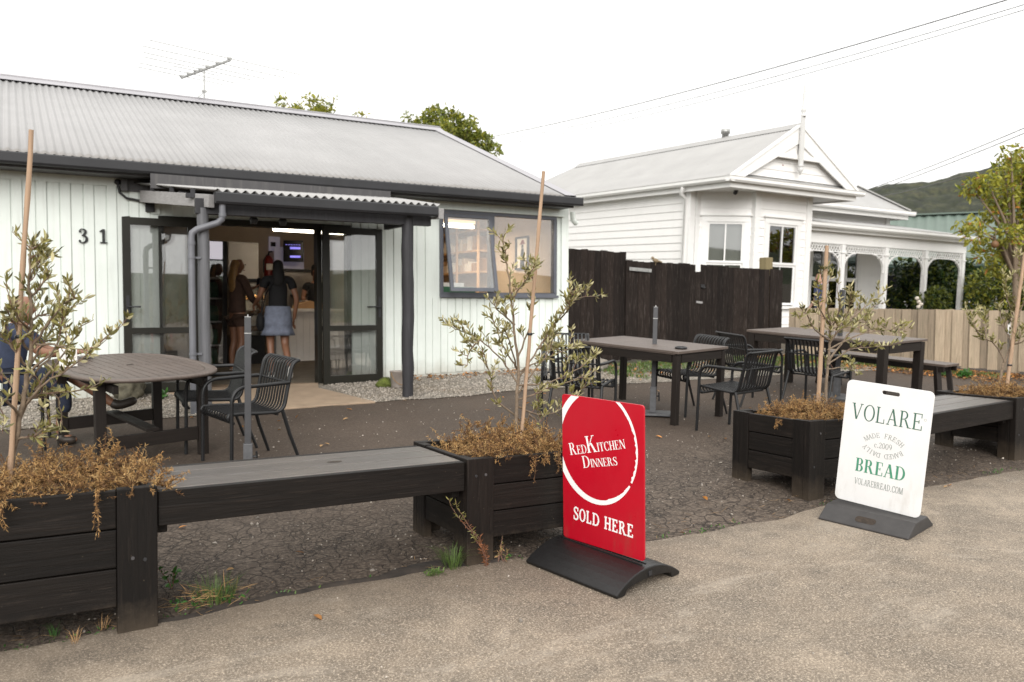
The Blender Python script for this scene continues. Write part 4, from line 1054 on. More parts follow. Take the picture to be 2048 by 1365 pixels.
planter('planter_box', 'black timber planter box at the right end of the row', 7.46, 8.25, 4.00, 4.74, .735)
def bench(name, label, x0, x1, y0, y1, z0, z1, th=.158, hole=True):
    e = thing(name, label, 'bench', ((x0+x1)/2, (y0+y1)/2, gz((x0+x1)/2, (y0+y1)/2)), 0, 'black plank benches between the planters')
    o = V(e.location); L = x1-x0
    ang = math.atan2(z1-z0, L)
    def Lc(mb):
        mb.v = [(v[0]-o.x, v[1]-o.y, v[2]-o.z+(v[0]-x0)*math.tan(ang)) for v in mb.v]; return mb
    ws = [.20, .19, (y1-y0)-.39-.092]; y = y0+.046
    for w in ws:
        b = MB(); b.bb(x0+.001, x1-.001, y+.0045, y+w-.0045, z0-.045, z0); Lc(b).build('seat_board', M['bench_top'], e, .005); y += w
    for ya in (y0+.001, y1-.046):
        b = MB(); b.bb(x0+.002, x1-.002, ya, ya+.045, z0-th, z0-.001); Lc(b).build('side_rail', M['planter_x'], e, .003)
    for xa in (x0+.003, x1-.048):
        b = MB(); b.bb(xa, xa+.045, y0+.06, y1-.06, z0-th-.045, z0-th-.001); Lc(b).build('bearer', M['planter_y'], e, .003)
    if hole:
        b = MB(); a = [(x0+.60*L+.042*math.cos(t), y0+.33+.024*math.sin(t)) for t in [2*math.pi*i/20 for i in range(20)]]
        b.add([(u, v, z0+.0012) for u, v in a], [tuple(range(20))]); Lc(b).build('knot_hole', M['soil'], e, recalc=False)
    return e
bench('plank_bench', 'black plank bench with a dark knot hole between the two nearest planters', .549, 2.100, 4.02, 4.66, .622, .625)
bench('plank_bench', 'black plank bench behind the white bread sign at the right', 5.625, 7.455, 4.02, 4.66, .622, .712, hole=False)
# ------------------------------------------------------------------ slatted armchairs
def bez(p0, p1, p2, n=6): return [tuple((1-t)**2*a+2*t*(1-t)*b_+t*t*c for a, b_, c in zip(p0, p1, p2)) for t in [i/n for i in range(n+1)]]
def make_chair():
    e = thing('slatted_armchair', '', 'chair'); r = .0145
    hw = .265
    def seatback(y):
        # centreline of one slat, from the front lip over the seat and up the back
        lip = bez((.205, y, .385), (.262, y, .415), (.235, y, .450), 4)
        seat = [(.12, y, .447), (0, y, .437), (-.12, y, .432)]
        bend = bez((-.15, y, .431), (-.215, y, .430), (-.232, y, .50), 4)
        back = [(-.252, y, .60), (-.275, y, .70)]
        curl = bez((-.29, y, .765), (-.305, y, .825), (-.355, y, .830), 5)
        return lip, seat, bend, back, curl
    b1, b2 = MB(), MB(); n = 11
    for i in range(n):
        y = -.222+.444*i/(n-1); l, s, bd, bk, cu = seatback(y)
        b1.strip(l+s+bd[:3], (0, 1, 0), .019, .009); b2.strip(bd[2:]+bk+cu, (0, 1, 0), .019, .009)
    for s in (-1, 1):
        l, st, bd, bk, cu = seatback(s*(hw-.018))
        b1.tube(l+st+bd[:2], .0135, 8); b2.tube(bd[1:]+bk+cu, .0135, 8)
    b1.tube([(.20, -.25, .382), (.20, .25, .382)], .011, 8); b1.tube([(-.16, -.25, .414), (-.16, .25, .414)], .011, 8)
    b2.tube(bez((-.350, -.247, .829), (-.362, -.247, .83), (-.362, -.22, .83), 3)+[(-.362, .22, .83)]+bez((-.362, .22, .83), (-.362, .247, .83), (-.350, .247, .829), 3), .012, 8)
    b2.tube([(-.268, -.235, .66), (-.268, .235, .66)], .009, 8)
    b1.build('seat', M['chair'], e); b2.build('backrest', M['chair'], e)
    for s in (-1, 1):
        y = s*(hw+.004)
        b = MB(); b.tube([(.232, y, 0), (.225, y, .30), (.222, y, .52)], r, 9); b.build('leg', M['chair'], e)
        b = MB(); b.tube(bez((.222, y, .521), (.222, y, .655), (.10, y, .658), 7)+[(-.10, y, .660), (-.245, y*.98, .662), (-.262, y*.94, .662)], [r]*8+[.0155, .0155, .013], 9); b.build('armrest', M['chair'], e)
        b = MB(); b.tube([(-.20, y*.97, .440), (-.255, y*1.0, .25), (-.345, y*1.03, 0)], [.0155, r, .0125], 9); b.build('leg', M['chair'], e)
    return e
def chair_at(x, y, deg, label, group, first=[None]):
    if first[0] is None: first[0] = make_chair(); c = first[0]
    else: c = copy_tree(first[0])
    # stand on the slope
    n = V((-.0258, -.0571, 1)).normalized(); xa = V((math.cos(R(deg)), math.sin(R(deg)), 0)); xa = (xa-n*xa.dot(n)).normalized(); ya = n.cross(xa)
    c.rotation_euler = Matrix((xa, ya, n)).transposed().to_euler(); c.location = (x, y, gz(x, y)+.004)
    return tag(c, label, 'chair', group)
CG = 'black slatted armchairs'
chair_at(1.59, 6.87, 192, 'slatted armchair beside the grey umbrella pole, nearest the front bench', CG)
chair_at(1.47, 7.64, 178, 'slatted armchair behind the other one at the oval table', CG)
chair_at(6.14, 6.03, 99, 'slatted armchair seen from behind at the near end of the square topped table', CG)
chair_at(6.46, 7.05, 177, 'slatted armchair on the right side of the table with the ashtray', CG)
chair_at(4.98, 6.96, 35, 'slatted armchair half hidden by the olive tree above the red sign', CG)
chair_at(5.22, 7.62, 238, 'farthest slatted armchair, set against the pale wall behind the olive tree', CG)
chair_at(7.62, 7.20, -10, 'slatted armchair at the long table, left of the other one there', CG)
chair_at(7.93, 6.48, 12, 'slatted armchair at the long table directly left of the wooden stake', CG)

# ------------------------------------------------------------------ tables
def slope_rot(deg):
    n = V((-.0258, -.0571, 1)).normalized(); xa = V((math.cos(R(deg)), math.sin(R(deg)), 0)); xa = (xa-n*xa.dot(n)).normalized()
    return Matrix((xa, n.cross(xa), n)).transposed().to_euler()
def rect_table(name, label, cx, cy, deg, W, L, H, leg, nb=8, hole=True, apron=.085):
    e = thing(name, label, 'table', (cx, cy, gz(cx, cy)+.004)); e.rotation_euler = slope_rot(deg)
    b = MB(); w = (W-.0)/nb
    for i in range(nb): b.bb(-W/2+i*w+.0025, -W/2+(i+1)*w-.0025, -L/2+.07, L/2-.07, H-.028, H)
    b.bb(-W/2+.01, W/2-.01, -L/2+.05, L/2-.05, H-.04, H-.0285)
    b.bb(-W/2, W/2, -L/2, -L/2+.067, H-.028, H-.0005); b.bb(-W/2, W/2, L/2-.067, L/2, H-.028, H-.0005)
    b.build('tabletop', M['table_top'], e, .003)
    i_ = .03
    for s in (-1, 1):
        b = MB(); b.bb(s*(W/2-i_)-.012, s*(W/2-i_)+.012, -L/2+i_+leg, L/2-i_-leg, H-.04-apron, H-.0405); b.build('apron', M['table_y'], e, .002)
        b = MB(); b.bb(-W/2+i_+leg, W/2-i_-leg, s*(L/2-i_)-.012, s*(L/2-i_)+.012, H-.04-apron, H-.0405); b.build('apron', M['table_x'], e, .002)
        for t in (-1, 1):
            b = MB(); x, y = s*(W/2-i_-leg/2+.012), t*(L/2-i_-leg/2+.012); b.bb(x-leg/2, x+leg/2, y-leg/2, y+leg/2, -.01, H-.041); b.build('leg', M['table_z'], e, .004)
    return e
T2 = rect_table('outdoor_table', 'dark timber table with a round black ashtray and umbrella pole through it', 6.07, 7.27, 12, .90, 1.46, .765, .065)
T3 = rect_table('outdoor_table', 'long dark table with thick legs in front of the grey paling fence', 9.08, 7.22, 7, .98, 1.95, .775, .095, apron=.10)
# oval table
def oval_table():
    H, W, L = .725, 1.14, 1.76
    e = thing('oval_table', 'oval slatted dark timber table with a white napkin box on it', 'table', (.86, 7.77, gz(.86, 7.77)+.004)); e.rotation_euler = slope_rot(12)
    def se(t, a, b_, n=2.9):
        c, s = math.cos(t), math.sin(t); return (a*math.copysign(abs(c)**(2/n), c), b_*math.copysign(abs(s)**(2/n), s))
    N = 96; out = [se(2*math.pi*i/N, W/2, L/2) for i in range(N)]; inn = [se(2*math.pi*i/N, W/2-.085, L/2-.085) for i in range(N)]
    b = MB(); vs = []
    prof = [(0, 0), (.012, .004), (.016, .016), (.012, .028), (0, .032)]
    for k in range(N):
        o_ = V((*out[k], 0)); i_ = V((*inn[k], 0)); d = (o_-i_).normalized()
        vs.append(tuple(i_+V((0, 0, H-.03)))); vs.append(tuple(o_-d*.014+V((0, 0, H-.034)))); vs.append(tuple(o_+V((0, 0, H-.026)))); vs.append(tuple(o_+d*.003+V((0, 0, H-.015)))); vs.append(tuple(o_+V((0, 0, H-.005)))); vs.append(tuple(o_-d*.012+V((0, 0, H)))); vs.append(tuple(i_+V((0, 0, H))))
    m = 7
    fs = [(k*m+j, ((k+1) % N)*m+j, ((k+1) % N)*m+(j+1) % m, k*m+(j+1) % m) for k in range(N) for j in range(m)]
    b.add(vs, fs, 0, True); b.build('rim', M['table_top'], e)
    b = MB(); ns = 13; hw = W/2-.09; w = 2*hw/ns
    def ymax(x):
        x = abs(x)/(W/2-.088); return (L/2-.088)*max(0, 1-min(1, x)**2.9)**(1/2.9)
    for i in range(ns):
        x0, x1 = -hw+i*w+.003, -hw+(i+1)*w-.003; y0, y1 = ymax(x0), ymax(x1)
        for s in (-1, 1):
            ga = .012
            poly = [(x0, s*.035), (x1, s*.035), (x1, s*max(.05, y1)), (x0, s*max(.05, y0))]
            b.add([(u, v, H-.001) for u, v in poly]+[(u, v, H-.022) for u, v in poly], [(0, 1, 2, 3), (7, 6, 5, 4), (0, 4, 5, 1), (1, 5, 6, 2), (2, 6, 7, 3), (3, 7, 4, 0)])
    b.bb(-hw, hw, -.032, .032, H-.022, H-.0005)
    b.build('slat', M['table_top'], e)
    b = MB(); a = [(.03*math.cos(t), .03*math.sin(t)) for t in [2*math.pi*i/18 for i in range(18)]]
    b.add([(u, v, H+.0012) for u, v in a], [tuple(range(18))]); b.build('umbrella_hole', M['soil'], e, recalc=False)
    b = MB()
    for y in (-.58, 0, .58): b.bb(-W/2+.12, W/2-.12, y-.03, y+.03, H-.062, H-.035)
    b.bb(-.36, -.32, -L/2+.16, L/2-.16, H-.125, H-.063); b.bb(.32, .36, -L/2+.16, L/2-.16, H-.125, H-.063)
    b.build('underframe', M['table_x'], e, .003)
    for sx in (-1, 1):
        for sy in (-1, 1):
            b = MB(); x, y = sx*.40, sy*.52; b.bb(x-.040, x+.040, y-.0275, y+.0275, -.01, H-.036); b.build('leg', M['table_z'], e, .004)
    for sy in (-1, 1):
        b = MB(); b.bb(-.359, .359, sy*.52-.018, sy*.52+.018, .13, .235); b.build('stretcher', M['table_x'], e, .003)
    b = MB(); b.bb(-.05, .05, -.501, .501, .236, .262); b.build('stretcher', M['table_y'], e, .003)
    return e
oval_table()
nb = thing('napkin_box', 'small white box standing on the oval table', 'box'); q = atG(137, 733, .735); nb.location = (q.x, q.y, q.z); nb.rotation_euler = slope_rot(20)
b = MB(); b.bb(-.052, .052, -.05, .05, 0, .145); b.build('box', M['paper'], nb, .004); b = MB(); b.bb(-.035, .035, -.03, .03, .1451, .147); b.build('lid_opening', M['card'], nb)
cs = thing('saucer', 'small white saucer behind the white box on the oval table', 'saucer'); q = atG(172, 716, .735); cs.location = q
b = MB(); b.lathe([(0, .004), (.03, .004), (.065, .018), (.068, .019), (.035, 0), (0, 0)], (0, 0, 0), 20); b.build('dish', M['paper'], cs)
ash = thing('ashtray', 'round black ashtray lying on the table near its right corner', 'ashtray'); q = atG(1362, 698, .772); ash.location = q; ash.rotation_euler = slope_rot(0)
b = MB(); b.lathe([(0, 0), (.062, 0), (.066, .018), (.058, .022), (.05, .008), (0, .008)], (0, 0, 0), 24); b.build('dish', M['fridge_black'], ash)
# low bench beyond the long table
lb = thing('outdoor_bench', 'low dark bench on the far side of the long table by the fence', 'bench', (9.98, 7.12, gz(9.98, 7.12)+.004)); lb.rotation_euler = slope_rot(5)
b = MB()
for i in range(3): b.bb(-.17+i*.115, -.06+i*.115, -.92, .92, .425, .455)
b.build('seat', M['table_top'], lb, .003)
for sy in (-1, 1):
    for sx in (-1, 1):
        b = MB(); b.beam((sx*.135, sy*.80, .42), (sx*.155, sy*.86, 0), .07, .06); b.build('leg', M['table_z'], lb, .003)
    b = MB(); b.bb(-.15, .15, sy*.80-.02, sy*.80+.02, .35, .424); b.build('rail', M['table_x'], lb)
for sx in (-1, 1):
    b = MB(); b.bb(sx*.15-.015, sx*.15+.015, -.9, .9, .36, .424); b.build('rail', M['table_y'], lb)

# ------------------------------------------------------------------ closed umbrella poles with bases
def pole(label, x, y, h, sleeve, base=True, r=.0245):
    e = thing('umbrella_pole', label, 'umbrella pole', (x, y, gz(x, y)+.004), 0, 'bare umbrella poles standing in bases'); 
    b = MB(); b.bb(-r, r, -r, r, .03, h); b.build('pole', M['pole'], e, .004)
    b = MB(); b.bb(-r-.0012, r+.0012, -r-.0012, r+.0012, h-.125, h-.119); b.build('joint_ring', M['galv'], e)
    b = MB(); b.bb(-r+.001, r-.001, -r+.001, r-.001, h+.0005, h+.004); b.bb(-.004, .004, -.004, .004, h+.0041, h+.02); b.build('top_cap', M['galv'], e)
    b = MB(); b.bb(-.034, .034, -.034, .034, .022, sleeve); b.build('sleeve', M['pole_sleeve'], e, .004)
    b = MB(); b.tube([(.034, -.01, sleeve-.10), (.062, -.015, sleeve-.10)], .008, 8); b.tube([(.062, -.015, sleeve-.06), (.066, -.015, sleeve-.155)], .008, 8); b.build('clamp_screw', M['fridge_black'], e)
    if base: b = MB(); b.bb(-.21, .21, -.21, .21, 0, .0215); b.build('base_plate', M['pole_sleeve'], e, .004)
    return e
q = atG(496, 951); p_ = pole('tall charcoal umbrella pole in front of the armchairs at the oval table', q.x, q.y, 1.20, .24); p_.rotation_euler = (0, 0, R(-14))
q = atG(1305, 829); p_ = pole('umbrella pole rising through the table with the ashtray', q.x, q.y, 1.17, .30); p_.rotation_euler = (R(-.6), R(.8), R(-40))
p_ = pole('umbrella pole behind the olive tree at the long table', 8.93, 7.0, 1.35, .30); p_.rotation_euler = slope_rot(7)
# ------------------------------------------------------------------ fences
def fence(name, label, p0, p1, ztop, mat, bw, drop, rails, seed, group=None, gap=.004, boardonboard=False, base_clear=.06, jag=.012, skip=()):
    p0, p1 = V((*p0, 0)), V((*p1, 0)); L = (p1-p0).length; d = (p1-p0).normalized(); n = V((d.y, -d.x, 0)); rr = random.Random(seed)
    e = thing(name, label, 'fence', (p0.x, p0.y, gz(p0.x, p0.y)), 0, group); o = V(e.location)
    x = 0; cnt = 0; k_ = .86 if boardonboard else 1.; nb_ = max(1, round(L/(bw*k_))); ws_ = [rr.uniform(.92, 1.05) for _ in range(nb_)]; f_ = L/(sum(ws_)*k_); ws_ = [w*f_ for w in ws_]
    zt = ztop if callable(ztop) else (lambda t: ztop)
    alln = MB()
    for w in ws_:
        c = p0+d*(x+w/2); off = (.030 if (boardonboard and cnt % 2) else 0)+rr.uniform(-.003, .003)
        z0 = gz(c.x, c.y)+base_clear*rr.uniform(.6, 1.2); z1 = zt(x+w/2)+rr.uniform(-jag, jag)
        sk = rr.uniform(-.004, .004)
        a = c-d*(w/2-gap/2)+n*off; e_ = c+d*(w/2-gap/2)+n*off; t_ = n*.018
        vs = [V((a.x, a.y, z0)), V((e_.x, e_.y, z0)), V((e_.x, e_.y, z1+sk)), V((a.x, a.y, z1-sk))]
        vs = vs+[v-t_ for v in vs]
        alln.add([v-o for v in vs], [(0, 1, 2, 3), (7, 6, 5, 4), (0, 4, 5, 1), (1, 5, 6, 2), (2, 6, 7, 3), (3, 7, 4, 0)])
        x += w*(1. if not boardonboard else .86); cnt += 1
    alln.build('palings', mat, e)
    for rz_ in rails:
        b = MB(); a = p0-n*.045; c = p1-n*.045; b.beam(V((a.x, a.y, gz(a.x, a.y)+rz_))-o, V((c.x, c.y, gz(c.x, c.y)+rz_))-o, .045, .09); b.build('rail', mat, e)
    return e, o, d, n
GY = 10.78
pA, pB, pC = (7.40, GY), (8.52, GY-.02), (11.70, GY-.12)
f1 = fence('paling_fence', 'black paling fence panel joining the mint cafe corner', pA, pB, lambda t: 2.42-.02*t, M['blackfence'], .125, 0, (.4, 1.5), 21)
def ztg(t): return 2.275-.012*t-(.12 if 1.52 < t < 1.58 else 0)
gt, go, gd, gn = fence('timber_gate', 'wide black paling double gate with worn metal strap hinges', (8.50, GY-.045), pC, ztg, M['blackfence'], .122, 0, (.35, 1.35), 22)
tag(gt, cat='gate')
def on_gate(px, py, out=.022):
    y0 = GY-.06; q = atY(px, py, y0); return V((q.x, q.y-out, q.z))-go
def strap(pxa, pya, pxb, pyb, h):
    a, c = on_gate(pxa, pya, .026), on_gate(pxb, pyb, .026); b = MB(); b.beam(a, c, .006, h, up=(0, 0, 1))
    for t in (.1, .35, .6, .85): q = a*(1-t)+c*t; b.lathe([(0, 0), (.011, 0), (.009, .006), (0, .008)], (0, 0, 0), 8); b.v[-32:] = [(v[0]+q.x, q.y-.004-v[2], q.z+v[1]) for v in b.v[-32:]]
    b.build('strap_hinge', M['galv'], gt)
strap(1257, 538, 1301, 542, .055); strap(1506, 555, 1545, 553, .050)
b = MB(); q = on_gate(1403, 572); b.box(q, (.09, .02, .045)); b.tube([q+V((-.04, -.01, -.02)), q+V((0, -.03, -.04)), q+V((.05, -.015, -.025))], .012, 8); b.build('bolt_latch', M['fridge_black'], gt)
b = MB(); q = on_gate(1397, 605); b.beam(q+V((-.07, 0, .005)), q+V((.07, 0, -.005)), .01, .035); b.build('bare_wood_patch', M['beam_grey'], gt)
f3 = fence('paling_fence', 'narrow black fence panel right of the double gate', (11.715, GY-.125), (12.02, GY-.14), 2.24, M['blackfence'], .14, 0, (.4, 1.4), 23)
gp_ = thing('fence_post', 'square mossy wooden post standing behind the black gate', 'post'); q = atY(1537, 530, GY+.02); gp_.location = (q.x, GY+.08, gz(q.x, GY))
b = MB(); zt = atY(1537, 516, GY+.08).z-gp_.location.z; b.bb(-.085, .085, -.085, .085, -.1, zt); b.build('post', wood('mossy_post', (.20, .16, .08), 'z', .35, .85, .5), gp_, .008)
fence('picket_fence', 'low weathered grey board fence in front of the white villa', (12.10, 10.55), (13.35, 7.35), lambda t: 1.545-.004*t, M['palings'], .150, 0, (.25, .8), 24, boardonboard=True, jag=.006)
fence('picket_fence', 'low weathered grey board fence behind the right end planter', (13.37, 7.30), (14.6, 3.6), lambda t: 1.53-.01*t, M['palings'], .150, 0, (.25, .8), 25, boardonboard=True, jag=.006)

# ------------------------------------------------------------------ white villa
HB = 12.40                                     # front of the bay
villa = thing('villa', 'white weatherboard villa with gabled bay window and fretwork verandah', 'house', (13.8, HB, .60)); villa.rotation_euler = (R(2.2), 0, 0)
VO = V(villa.location)
def VB(mb, name, mat, par=None, bev=0, **k):
    mb.v = [(v[0]-VO.x, v[1]-VO.y, v[2]-VO.z) for v in mb.v]; return mb.build(name, mat, par or villa, bev, **k)
bx0, bx1 = 13.06, 14.62; sx_ = 12.22; by = HB; sy_ = HB+.82
EZV = 4.08
def boards(mb, p0, p1, z0, z1, pitch=.165, th=.02):
    """lapped weatherboards between two plan points; outward normal to the right of p0->p1"""
    p0, p1 = V((*p0, 0)), V((*p1, 0)); d = (p1-p0).normalized(); n = V((d.y, -d.x, 0)); z = z0
    while z < z1-.002:
        ze = min(z+pitch, z1); a, c = p0, p1
        vs = [a+n*th+V((0, 0, z)), c+n*th+V((0, 0, z)), c+n*.004+V((0, 0, ze)), a+n*.004+V((0, 0, ze)), a+V((0, 0, z)), c+V((0, 0, z)), a-n*.05+V((0, 0, ze)), c-n*.05+V((0, 0, ze))]
        mb.add(vs, [(0, 1, 2, 3), (0, 4, 5, 1), (3, 2, 7, 6), (0, 3, 6, 4), (1, 5, 7, 2)]); z = ze
def sash_window(p0, p1, z0, z1, mullion=True, par=None, blind_or_sky_sheet=False):
    p0, p1 = V((*p0, 0)), V((*p1, 0)); d = (p1-p0).normalized(); n = V((d.y, -d.x, 0)); L = (p1-p0).length
    def B(mb, a, c, za, zb, o0, o1):
        vs = [p0+d*u+n*o+V((0, 0, z)) for u in (a, c) for o in (o0, o1) for z in (za, zb)]
        mb.add(vs, [(0, 1, 3, 2), (4, 6, 7, 5), (0, 4, 5, 1), (2, 3, 7, 6), (0, 2, 6, 4), (1, 5, 7, 3)])
    b = MB(); t = .11
    B(b, -t, L+t, z1, z1+.12, -.02, .05); B(b, -t-.04, L+t+.04, z1+.121, z1+.15, -.02, .085); B(b, -t, 0, z0-.02, z1, -.02, .045); B(b, L, L+t, z0-.02, z1, -.02, .045); B(b, -t-.03, L+t+.03, z0-.08, z0-.021, -.02, .09)
    w = VB(b, 'window', M['trimwhite'], par)
    b = MB(); zm = (z0+z1)/2; s = .045
    for (za, zb, o) in ((zm, z1, .012), (z0, zm, -.012)):
        B(b, 0, s, za, zb, o-.015, o+.015); B(b, L-s, L, za, zb, o-.015, o+.015); B(b, s, L-s, za, za+s, o-.015, o+.015); B(b, s, L-s, zb-s, zb, o-.015, o+.015)
        if mullion: B(b, L/2-.014, L/2+.014, za+s, zb-s, o-.012, o+.012)
    VB(b, 'sash', M['trimwhite'], w)
    b = MB(); B(b, s, L-s, z0+s, z1-s, -.004, 0); VB(b, 'pane', M['pane_house'], w)
    b = MB(); B(b, -.05, L+.05, z0-.05, z1+.05, *((-.09, -.08) if blind_or_sky_sheet else (-.60, -.58))); VB(b, 'dark_room' if not blind_or_sky_sheet else 'blind_or_sky_sheet', M['screen'] if not blind_or_sky_sheet else M['paper'], w)
zf, zt_ = .55, EZV-.14
# walls
b = MB()
def facet(p0, p1, wz0, wz1, win):
    P0, P1 = V((*p0, 0)), V((*p1, 0)); d = (P1-P0).normalized(); L = (P1-P0).length; c = L/2
    a0, a1 = c-win/2-.11, c+win/2+.11; q0, q1 = P0+d*a0, P0+d*a1
    boards(b, p0, p1, wz1+.12, zt_); boards(b, p0, p1, zf, wz0-.08); boards(b, p0, (q0.x, q0.y), wz0-.08, wz1+.12); boards(b, (q1.x, q1.y), p1, wz0-.08, wz1+.12)
    u, v = P0+d*(c-win/2), P0+d*(c+win/2); return (u.x, u.y), (v.x, v.y)
WZ0_, WZ1_ = 1.62, 3.30
w1 = facet((sx_, sy_), (bx0, by), WZ0_, WZ1_, .74); w2 = facet((bx0, by), (bx1, by), WZ0_, WZ1_, .86)
sww = [(12.06, 18.9), (12.06, 17.2)]
boards(b, (12.06, 21.5), (12.06, sy_+.08), zf, zt_)
boards(b, (bx1, by), (bx1, 14.4), zf, zt_)
boards(b, (12.07, sy_+.10), (sx_, sy_), zf, zt_)
boards(b, (bx1, 14.40), (20.05, 14.40), zf, zt_)
boards(b, (20.05, 14.40), (20.05, 21.5), zf, zt_)
b.bb(12.2, 20.0, 21.45, 21.55, zf, zt_)
VB(b, 'wall', M['white'])
b = MB(); b.bb(12.3, 19.9, 14.9, 21.3, zf, zf+.02); b.bb(12.3, 19.9, 14.9, 21.3, zt_-.02, zt_); VB(b, 'floor', M['int_floor'])
sash_window(*w1, WZ0_, WZ1_, blind_or_sky_sheet=True); sash_window(*w2, WZ0_, WZ1_, blind_or_sky_sheet=True)  # left one is a blind; front pale sheet added for mirrored white sky
sash_window((12.05, 19.9), (12.05, 18.15), WZ0_+.3, 2.62)
b = MB()
for (x, y) in ((12.06, sy_+.02), (sx_, sy_), (bx0, by), (bx1-.01, by), (20.05, 14.40)):
    VB(MB().bb(x-.075, x+.075, y-.055, y+.075, zf, zt_), 'corner_board', M['trimwhite'], bev=.004)
b = MB(); b.bb(11.98, 12.05, 13.34, 13.40, zf, zt_)
b.tube([(11.78, 13.2, EZV-.12), (11.78, 13.25, EZV-.24), (11.97, 13.3, EZV-.34), (11.97, 13.3, zf)], .04, 8)
VB(b, 'downpipe', M['trimwhite'])
# gable roof over the bay wing; ridge runs back
gx0, gx1, gc, gy, gz0, gzr = 11.86, 15.58, 13.72, 11.95, EZV, 5.27
b = MB(); yb_ = 21.6
vs, fs = corrugated((gx0-.02, yb_-1.9, gz0), (gx0-.02, gy, gz0), (gc, yb_-1.9, gzr), (gc, gy, gzr), .0762, .009, 6, 1); b.add(vs, fs, 0, True)
vs, fs = corrugated((gx1+.02, gy, gz0), (gx1+.02, yb_-1.9, gz0), (gc, gy, gzr), (gc, yb_-1.9, gzr), .0762, .009, 4, 1); b.add(vs, fs, 0, True)
b.add([(gx0-.02, yb_-1.9, gz0), (gc, yb_-1.9, gzr), (gx0-.02, yb_, gz0)], [(0, 1, 2)]); b.add([(gx1+.02, yb_-1.9, gz0), (gc, yb_-1.9, gzr), (gx1+.02, yb_, gz0)], [(0, 1, 2)]); b.add([(gx0, yb_, gz0), (gc, yb_-1.9, gzr), (gx1, yb_, gz0)], [(0, 1, 2)])
rv = VB(b, 'roof', M['roof_house'], recalc=False)
b = MB()
for s in (-1, 1):
    b.add([(gc, gy-.02, gzr+.045), (gc, yb_-1.9, gzr+.045), (gc+s*.17, yb_-1.9, gzr-.088), (gc+s*.17, gy-.02, gzr-.088)], [(0, 1, 2, 3)])
VB(b, 'ridge_cap', M['roof_house'], rv)
b = MB(); b.lathe([(0, 0), (.075, 0), (.075, .14), (.10, .14), (.10, .24), (0, .25)], (gc+.05, 14.1, gzr-.02), 14); VB(b, 'roof_vent', M['galv'], rv)
# second hip roof over the verandah rooms
b = MB(); e0, e1, ey0 = 14.3, 20.42, 13.98; rz2 = 4.76; rg = .95
vs, fs = corrugated((e0, ey0, gz0+.02), (e1, ey0, gz0+.02), (e0, ey0+rg, rz2), (e1-rg, ey0+rg, rz2), .0762, .009, 4, 1)
b.add([(e0, ey0, gz0+.02), (e1, ey0, gz0+.02), (e1-rg, ey0+rg, rz2), (e0, ey0+rg, rz2)], [(0, 1, 2, 3)]); b.add([(e1, ey0, gz0+.02), (e1, 21.5, gz0+.02), (e1-rg, 20.5, rz2), (e1-rg, ey0+rg, rz2)], [(0, 1, 2, 3)]); b.add([(e0, ey0+rg, rz2), (e1-rg, ey0+rg, rz2), (e1-rg, 20.5, rz2), (e0, 20.5, rz2)], [(0, 1, 2, 3)])
r2 = VB(b, 'roof', M['roof_house'], recalc=False)
b = MB(); b.beam((e1+.01, ey0-.01, gz0+.05), (e1-rg, ey0+rg, rz2+.03), .16, .03); VB(b, 'hip_cap', M['roof_house'], r2)
# gutters, fascia, soffit of the bay wing and rooms
def gutter(mb, p0, p1, z, h=.105, out=.12, cap=True):
    p0, p1 = V((*p0, z)), V((*p1, z)); d = (p1-p0).normalized(); n = V((d.y, -d.x, 0)); pf = [(0, 0), (out*.75, 0), (out, h*.35), (out, h*.85), (out+.012, h), (out-.012, h), (out-.02, h*.4), (0, h*.3)]
    vs = [p0+n*u+V((0, 0, v)) for u, v in pf]+[p1+n*u+V((0, 0, v)) for u, v in pf]; k = len(pf)
    mb.add(vs, [(i, (i+1) % k, k+(i+1) % k, k+i) for i in range(k)]+[tuple(range(k-1, -1, -1)), tuple(range(k, 2*k))])
b = MB(); gutter(b, (gx0, 21.5), (gx0, gy-.113), gz0-.10); gutter(b, (gx0-.135, gy), (gx1+.12, gy), gz0-.101)
gutter(b, (15.2, ey0+.0), (e1+.1, ey0+.0), gz0-.09)
VB(b, 'gutter', M['trimwhite'])
b = MB(); b.bb(gx0+.002, gx0+.03, gy+.031, 21.5, gz0-.20, gz0-.102); b.bb(gx0+.002, gx1-.05, gy+.002, gy+.03, gz0-.20, gz0-.102); b.bb(gx1-.05, gx1-.02, gy+.002, 13.95, gz0-.20, gz0-.09)
b.bb(gx0+.031, 12.2, gy+.031, 21.4, gz0-.165, gz0-.15); b.bb(12.201, gx1-.051, gy+.031, 13.3, gz0-.165, gz0-.15)
b.bb(15.5, e1-.03, ey0+.02, ey0+.05, gz0-.19, gz0-.09); b.bb(15.5, e1-.03, ey0+.051, 14.38, gz0-.16, gz0-.145); b.bb(e1-.06, e1-.03, ey0+.051, 21.4, gz0-.19, gz0-.02)
VB(b, 'eaves', M['trimwhite'])
# pediment roof skirt, gable wall, barge boards, collar panel, finial
b = MB(); b.add([(gx0+.05, gy+.01, gz0+.01), (gx1-.05, gy+.01, gz0+.01), (gx1-.05, gy+.14, gz0+.09), (gx0+.05, gy+.14, gz0+.09)], [(0, 1, 2, 3)]); VB(b, 'gable_skirt', M['roof_house'], rv)
b = MB(); z = gz0+.10
while z < gzr-.1:
    hx = (gzr-.05-z)/(gzr-gz0)*(gc-gx0); ze = z+.16; hx2 = max(.02, (gzr-.05-ze)/(gzr-gz0)*(gc-gx0))
    b.add([(gc-hx, gy+.12, z), (gc+hx, gy+.12, z), (gc+hx2, gy+.136, ze), (gc-hx2, gy+.136, ze), (gc-hx, gy+.14, z), (gc+hx, gy+.14, z)], [(0, 1, 2, 3), (0, 4, 5, 1)]); z = ze
VB(b, 'gable_wall', M['white'])
b = MB(); sl = (gzr-gz0)/(gc-gx0)
